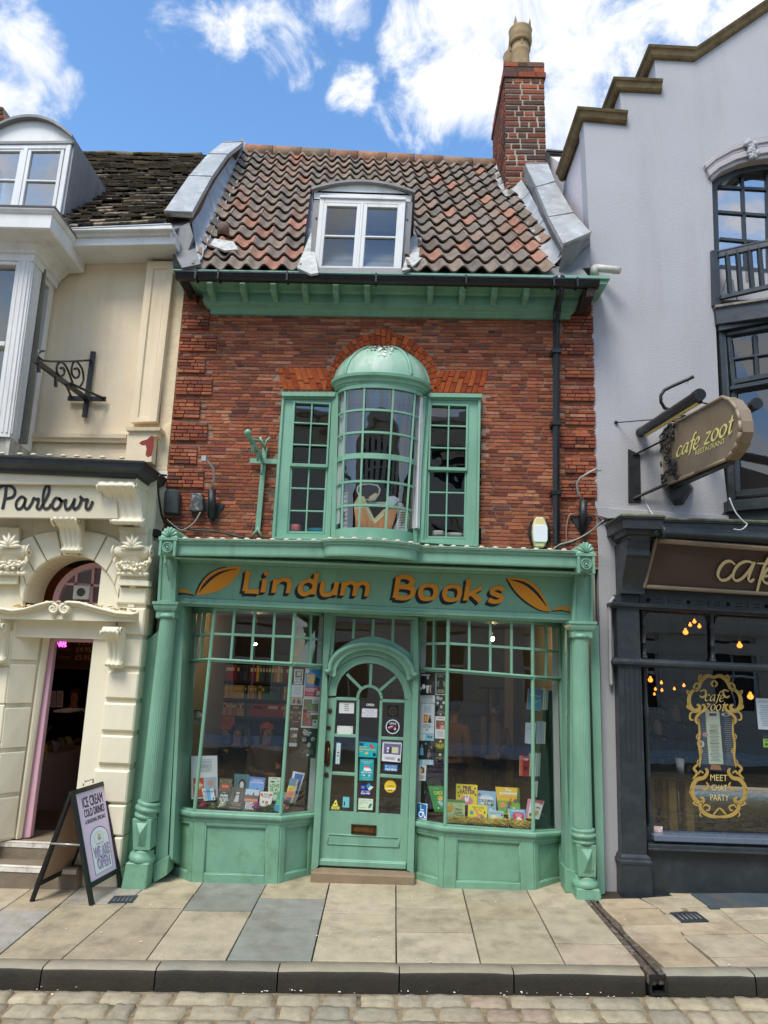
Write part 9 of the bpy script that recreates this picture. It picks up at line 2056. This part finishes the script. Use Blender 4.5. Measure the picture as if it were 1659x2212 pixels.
# people
def skin(pts,edges,rad,mat,nm,par,col,sub=1):
 me=bpy.data.meshes.new(nm);me.from_pydata([tuple(p)for p in pts],edges,[]);o=bpy.data.objects.new(nm,me);COL.objects.link(o);o.parent=par
 sk=o.modifiers.new('skin','SKIN');sk.use_smooth_shade=True
 for i,r in enumerate(rad):me.skin_vertices[0].data[i].radius=(r if isinstance(r,tuple)else(r,r))
 sb_=o.modifiers.new('sub','SUBSURF');sb_.levels=sub;sb_.render_levels=sub
 me.materials.append(mat);return o
_mc={}
def cm(col,kind='cloth'):
 k=(col,kind)
 if k not in _mc:_mc[k]=M_(kind+'_tone',col,.9 if kind=='cloth' else.55,var=.12,vscale=18,bump=.25 if kind=='cloth' else.02,bscale=90)
 return _mc[k]
def person(loc,yaw,h,label,hair,top,legs,skin_=(206,156,128),arms='down',long=False,wide=1.0,group=None):
 root=thing('person',label,'person',loc,group);root.rotation_euler.z=yaw;s=h/1.72
 p=lambda x,y,z:(x*s,y*s,z*s)
 J_={'pel':(0,0,.95),'sp':(0,.01,1.15),'ch':(0,0,1.34),'nk':(0,.01,1.46),'hd0':(0,-.01,1.54),'hd1':(0,-.005,1.62),'hd2':(0,.005,1.69)}
 aL={'down':[(.18,.01,1.38),(.23,.03,1.12),(.22,-.05,.90),(.215,-.08,.82)],'phone':[(.18,.01,1.38),(.22,.02,1.12),(.10,-.22,1.20),(.05,-.29,1.24)],'fold':[(.18,.01,1.38),(.23,-.02,1.14),(.04,-.20,1.10),(-.04,-.22,1.10)]}
 A1=aL['phone' if arms=='phone' else 'fold' if arms=='fold' else 'down'];A2=aL['fold' if arms in('fold','phone')else 'down']
 pts=[p(*J_[k])for k in('pel','sp','ch','nk','hd0','hd1','hd2')];ed=[(i,i+1)for i in range(6)];rad=[(.13*wide,.09*wide),(.10*wide,.08*wide),(.09*wide,.06),(.046,.048),(.062,.075),(.078,.092),(.055,.07)]
 pts.append(p(0,-.105,1.595));ed.append((5,7));rad.append(.012)
 for sx,A_ in((1,A1),(-1,A2)):
  b=len(pts);pts+=[p(sx*a[0],a[1],a[2])for a in A_];rad+=[.040,.034,.026,.022];ed+=[(2,b),(b,b+1),(b+1,b+2),(b+2,b+3)]
  hb=b+3;hx0,hy0,hz0=A_[3]
  for k in range(4):
   c=len(pts);o_=(k-1.5)*.017;pts+=[p(sx*(hx0+o_*.6),hy0-.05,hz0-.02+o_*.3),p(sx*(hx0+o_*.7-.01),hy0-.075,hz0-.05)];rad+=[.009,.007];ed+=[(hb,c),(c,c+1)]
  c=len(pts);pts+=[p(sx*(hx0-.03),hy0-.02,hz0+.01)];rad+=[.010];ed+=[(hb,c)]
  b=len(pts);pts+=[p(sx*.09,0,.88),p(sx*.10,-.01,.50),p(sx*.10,.02,.09),p(sx*.11,-.12,.03)];rad+=[.085,.055,.038,.032];ed+=[(0,b),(b,b+1),(b+1,b+2),(b+2,b+3)]
 skin(pts,ed,[tuple(x*s for x in r)if isinstance(r,tuple)else r*s for r in rad],cm(skin_,'skin'),'body',root,None)
 T=[p(0,0,.90),p(0,.005,1.12),p(0,0,1.34),p(0,.01,1.44)];e=[(0,1),(1,2),(2,3)];r=[(.165*wide,.125*wide),(.155*wide,.12*wide),(.16*wide,.12),(.085,.08)]
 for sx,A_ in((1,A1),(-1,A2)):
  b=len(T);T+=[p(sx*a[0],a[1],a[2])for a in A_[:3]];r+=[.075,.06,.045];e+=[(2,b),(b,b+1),(b+1,b+2)]
 skin(T,e,[tuple(x*s for x in q)if isinstance(q,tuple)else q*s for q in r],cm(top),'top',root,None)
 T=[p(0,0,.94)];e=[];r=[(.15*wide,.115*wide)]
 for sx in(1,-1):
  b=len(T);T+=[p(sx*.09,0,.86),p(sx*.10,-.01,.50),p(sx*.10,.02,.12)];r+=[.10,.075,.065];e+=[(0,b),(b,b+1),(b+1,b+2)]
 skin(T,e,[tuple(x*s for x in q)if isinstance(q,tuple)else q*s for q in r],cm(legs),'trousers',root,None)
 m_=MB()
 def hf(u,v):
  th=2*math.pi*u;ph=math.pi*v*.62;x=math.sin(ph)*math.cos(th)*.098;y=math.sin(ph)*math.sin(th)*.115+.018;z=1.63+math.cos(ph)*.105
  if y<-.03 and z<1.66:z=1.66+(z-1.66)*.15
  return V(p(x,y,z))
 m_.grid(hf,20,12)
 if long:m_.grid(lambda u,v:V(p(.10*math.cos(math.pi*u)*(1+.15*v),.03+.085*math.sin(math.pi*u),1.64-.34*v)),14,8)
 m_.v=[tuple(V(q)+V(loc))for q in m_.v];ho=build(m_,'hair',cm(hair),root,recalc=False)
 m_=MB()
 for sx in(1,-1):m_.sphere(V(p(sx*.03,-.092,1.622))+V(loc),.011*s,8,lin((24,20,20)))
 m_.sphere(V(p(0,-.088,1.565))+V(loc),.02*s,8,lin((150,70,66)),1.1,.4,.3);build(m_,'face_features',colorm,root,recalc=False)
 return root
def person_at(uv_head,Y,floor,yaw,*a,**k):
 p=P(uv_head,Y);return person((p.x,Y,floor),yaw,(p.z-floor)/1.01,*a,**k)
pr1=person_at(M(958,690),2.2,-.45,.5,'person in baggy grey jumper and orange headscarf looking at a phone, left window',(176,74,50),(128,126,122),(24,24,30),arms='phone',wide=1.25)  # left window pair: bodies indoors imitate reflections from the street
m=MB();p_=P(M(858,880),1.93);m.prism([p_+V((-.03,0,-.06)),p_+V((.03,0,-.06)),p_+V((.02,-.01,.06)),p_+V((-.04,-.01,.06))],V((0,.01,0)));build(m,'mobile_phone',M_('phone_grey',(120,124,130),.3),label='grey mobile phone held by the person in the baggy jumper',cat='phone',bev=.003)
person_at(M(680,705),2.3,-.45,.3,'person with long dark hair and black jacket beside the bookcase in the left window',(24,20,22),(34,32,38),(26,26,30),long=True)
person_at(O(390,430),3.0,-.25,math.radians(150),'person in a mustard yellow coat turned away inside the right window',(50,40,34),(168,130,24),(30,30,40),arms='down')
person_at(O(722,485),3.8,-.25,.2,'person with curly white hair and beige scarves standing in the right window',(206,204,200),(176,150,124),(50,46,50),arms='fold',wide=1.05)
GC='people in the cafe window standing in for reflected passers-by'  # bodies inside the cafe imitate reflections of passers-by
person_at(R(680,140),3.1,-.1,math.radians(-60),'rear person with short hair and grey top in the cafe window group',(50,34,30),(84,84,84),(30,34,46),group=GC)
person_at(R(820,115),2.7,-.1,math.radians(-60),'tall person with long fair hair, black fleece and striped trousers in the cafe window',(120,92,64),(22,22,26),(110,108,106),long=True,group=GC)
person_at(R(655,240),2.3,-.1,math.radians(-65),'shorter dark haired person in black at the front of the cafe window group',(44,26,24),(20,20,24),(26,36,60),group=GC)
person_at(I(495,1005),3.0,-.12,math.radians(20),'person in a dark top standing behind the ice cream counter inside the parlour',(110,60,40),(26,28,36),(26,28,36),skin_=(210,150,120))
m=MB();a,b=P(O(795,230),4.3),P(O(1240,1400),4.3);m.box((a.x,4.2,-.25),(b.x+.5,4.25,2.33));build(m,'partition',M_('beige_partition',(226,212,184),.9,var=.05),shop)
m=MB();
for i,(x0,x1,y0,y1,c)in enumerate(((610,650,560,860,(180,166,146)),(650,680,330,880,(90,80,76)),(690,765,610,920,(186,170,140)),(735,752,660,800,(206,92,40)),(665,700,330,560,(196,176,120)),(735,765,330,480,(36,60,110)))):
 a,b=P(O(x0,y0),3.3),P(O(x1,y1),3.3);m=MB();m.grid(lambda u,v:V((a.x+(b.x-a.x)*u,3.3+.05*i*.3+.015*math.sin(u*9),b.z+(a.z-b.z)*v)),10,4);build(m,'scarf',cm(c),label=['pale striped scarf, leftmost on the rail','dark long scarf hanging in the right window','wide beige scarf in front of the white haired person','narrow orange scarf over the beige one','short cream scarf at the top of the rail','blue scarf at the right end of the rail'][i],cat='scarf',recalc=False,group='scarves hanging in the right window')
m=MB();m.tube([P(O(590,330),3.35),P(O(790,330),3.35)],.012,6);build(m,'clothes_rail',woodd,label='short dark rail carrying scarves high in the right window',cat='rail')
# ice cream parlour interior
dc_=thing('display_freezer','ice cream display freezer with curved glass top seen through the parlour doorway','freezer',V((-3.0,1.6,-.12)))
ym=lambda c_,y:P(c_,y)
f0,f1=P(J(205,500),1.0),P(J(540,330),2.3);f0 .z=f1 .z=-.12;t0,t1=P(I(250,1490),1.0),P(I(545,1430),2.3);
fzq_=Quad(f0,f1,V((f1 .x,f1 .y,t0 .z)),V((f0 .x,f0 .y,t0 .z)))
pf_=M_('freezer_panel',(206,190,200),.4,var=.05)
m=MB();m.prism([fzq_(0,.0),fzq_(1,.0),fzq_(1,1),fzq_(0,1)],-fzq_.n*.7);cab=build(m,'cabinet',pf_,dc_)
m=MB()
for i in range(26):
 for j in range(4):
  u,v=.06+.034*i,.06+.05*j;fzq_.rect(m,u,v,u+.018,v+.022,.004,-.001)
build(m,'vent_grille',M_('vent_dark',(40,38,42),.6),cab)
m=MB();tp=[fzq_(0,1,.0),fzq_(1,1,.0)];m.grid(lambda u,v:fzq_(u,1,0)+V((0,0,.40*math.sin(v*1.4)))-fzq_.n*(.35*(1-math.cos(v*1.5))),6,8);build(m,'curved_glass',winglass,dc_,recalc=False)
m=MB();rr_=random.Random(8)
for i in range(9):
 q_=fzq_(.1+.1*i,1.0,-.22);c=lin([(230,150,160),(240,226,190),(110,190,170),(236,190,110),(140,90,60),(236,236,230),(200,110,130),(160,206,150),(236,206,150)][i]);m=MB()
 for k in range(14):m.sphere(q_+V((rr_.uniform(-.05,.05),rr_.uniform(-.06,.06),rr_.uniform(0,.07))),rr_.uniform(.03,.05),8,c)
 build(m,'ice_cream_tub',colorm,label=['strawberry pink','pale vanilla','mint green','apricot','chocolate brown','white','berry red','pistachio green','light caramel'][i]+' ice cream heaped in the display freezer',cat='ice cream',group='heaps of ice cream in the freezer',recalc=False)
card('menu_board','chalk style price board high on the back wall of the ice cream parlour','menu',[P(I(*p),2.6)for p in((340,880),(620,890),(640,705),(350,700))],[('r',.03,.04,.97,.96,(70,44,34)),('t','2 Scoops',.12,.62,.40,.76,(170,130,96)),('t','£4.95',.52,.60,.86,.78,(186,146,110),.006),('t','3 Scoops',.12,.34,.40,.48,(170,130,96)),('t','£5.95',.52,.32,.86,.50,(186,146,110),.006),('t','£3.25',.56,.86,.9,.96,(170,130,96),.006)],(120,84,60),.02)
nt_=thing('neon_sign','small glowing pink neon script just inside the parlour doorway','neon sign',P(I(400,745),1.0))
m=MB()
for pts in(((368,742),(372,705),(388,740),(395,702)),((400,700),(398,735),(408,742),(414,705)),((412,722),(430,718)),((428,702),(424,742),(432,736))):m.tube([P(I(*p),1.0)for p in pts],.006,6)
build(m,'tube',neon,nt_)
m=MB();a,b=P(I(350,1140),1.5),P(I(455,1160),1.5);m.box((a.x,1.5,b.z-.02),(b.x,1.9,b.z));build(m,'counter_shelf',white,label='small white shelf above the freezer holding printed menus',cat='shelf')
for x0,x1,lab in((325,362,'left'),(368,410,'right')):
 card('menu_card',f'{lab} one of two upright menu cards on the parlour counter shelf','menu card',[P(I(*p),1.6)for p in((x0,1135),(x1,1138),(x1+4,1030),(x0+4,1028))],[('l',.1,.1,.9,.9,7,(110,100,100))],(176,170,170),.003)
m=MB();a,b=P(I(545,1300),1.9),P(I(720,1290),1.9);m.box((a.x,1.9,-.12),(b.x+.3,2.4,a.z));build(m,'side_counter',M_('counter_beige',(176,150,110),.6),label='plain beige counter at the right of the parlour doorway',cat='counter')
m=MB();m.box((-6.3,2.7,1.7),(XE-.06,2.75,2.84));build(m,'back_partition',M_('terracotta_wall',(150,100,76),.9,var=.1),par_)
lampe=M_('lamp_glow',(255,214,160),.5,var=0,bump=0,emit=((255,206,146),260))
def ceil_lamp(p,r,label,zc,g='lit lamps inside the shops'):
 o=thing('ceiling_lamp',label,'lamp',p,g)
 m=MB();m.sphere(p,r,12);build(m,'bulb',lampe,o);m=MB();m.lathe(p+V((0,0,r*.8)),p+V((0,0,r*2)),[(0,r*.9),(1,r*.3)],12);m.tube([p+V((0,0,r)),V((p.x,p.y,zc))],.006,5);build(m,'flex',iron,o)
ceil_lamp(P(K(842,1010),1.5),.014,'small warm bulb glowing high behind the left shop window',2.34)
ceil_lamp(P(L(893,688),1.7),.024,'warm lamp glowing behind the upper panes of the right shop window',2.34)
ceil_lamp(V((-1.7,1.3,2.28)),.022,'added warm lamp brightening the bookshop, under the ceiling close to the left wall',2.34)  # extra bulb added only to brighten the dark bookshop room
ceil_lamp(V((-3.1,1.2,2.6)),.022,'added warm lamp brightening the inside of the ice cream parlour',2.84)  # bulb added near the ceiling to lift the dark parlour
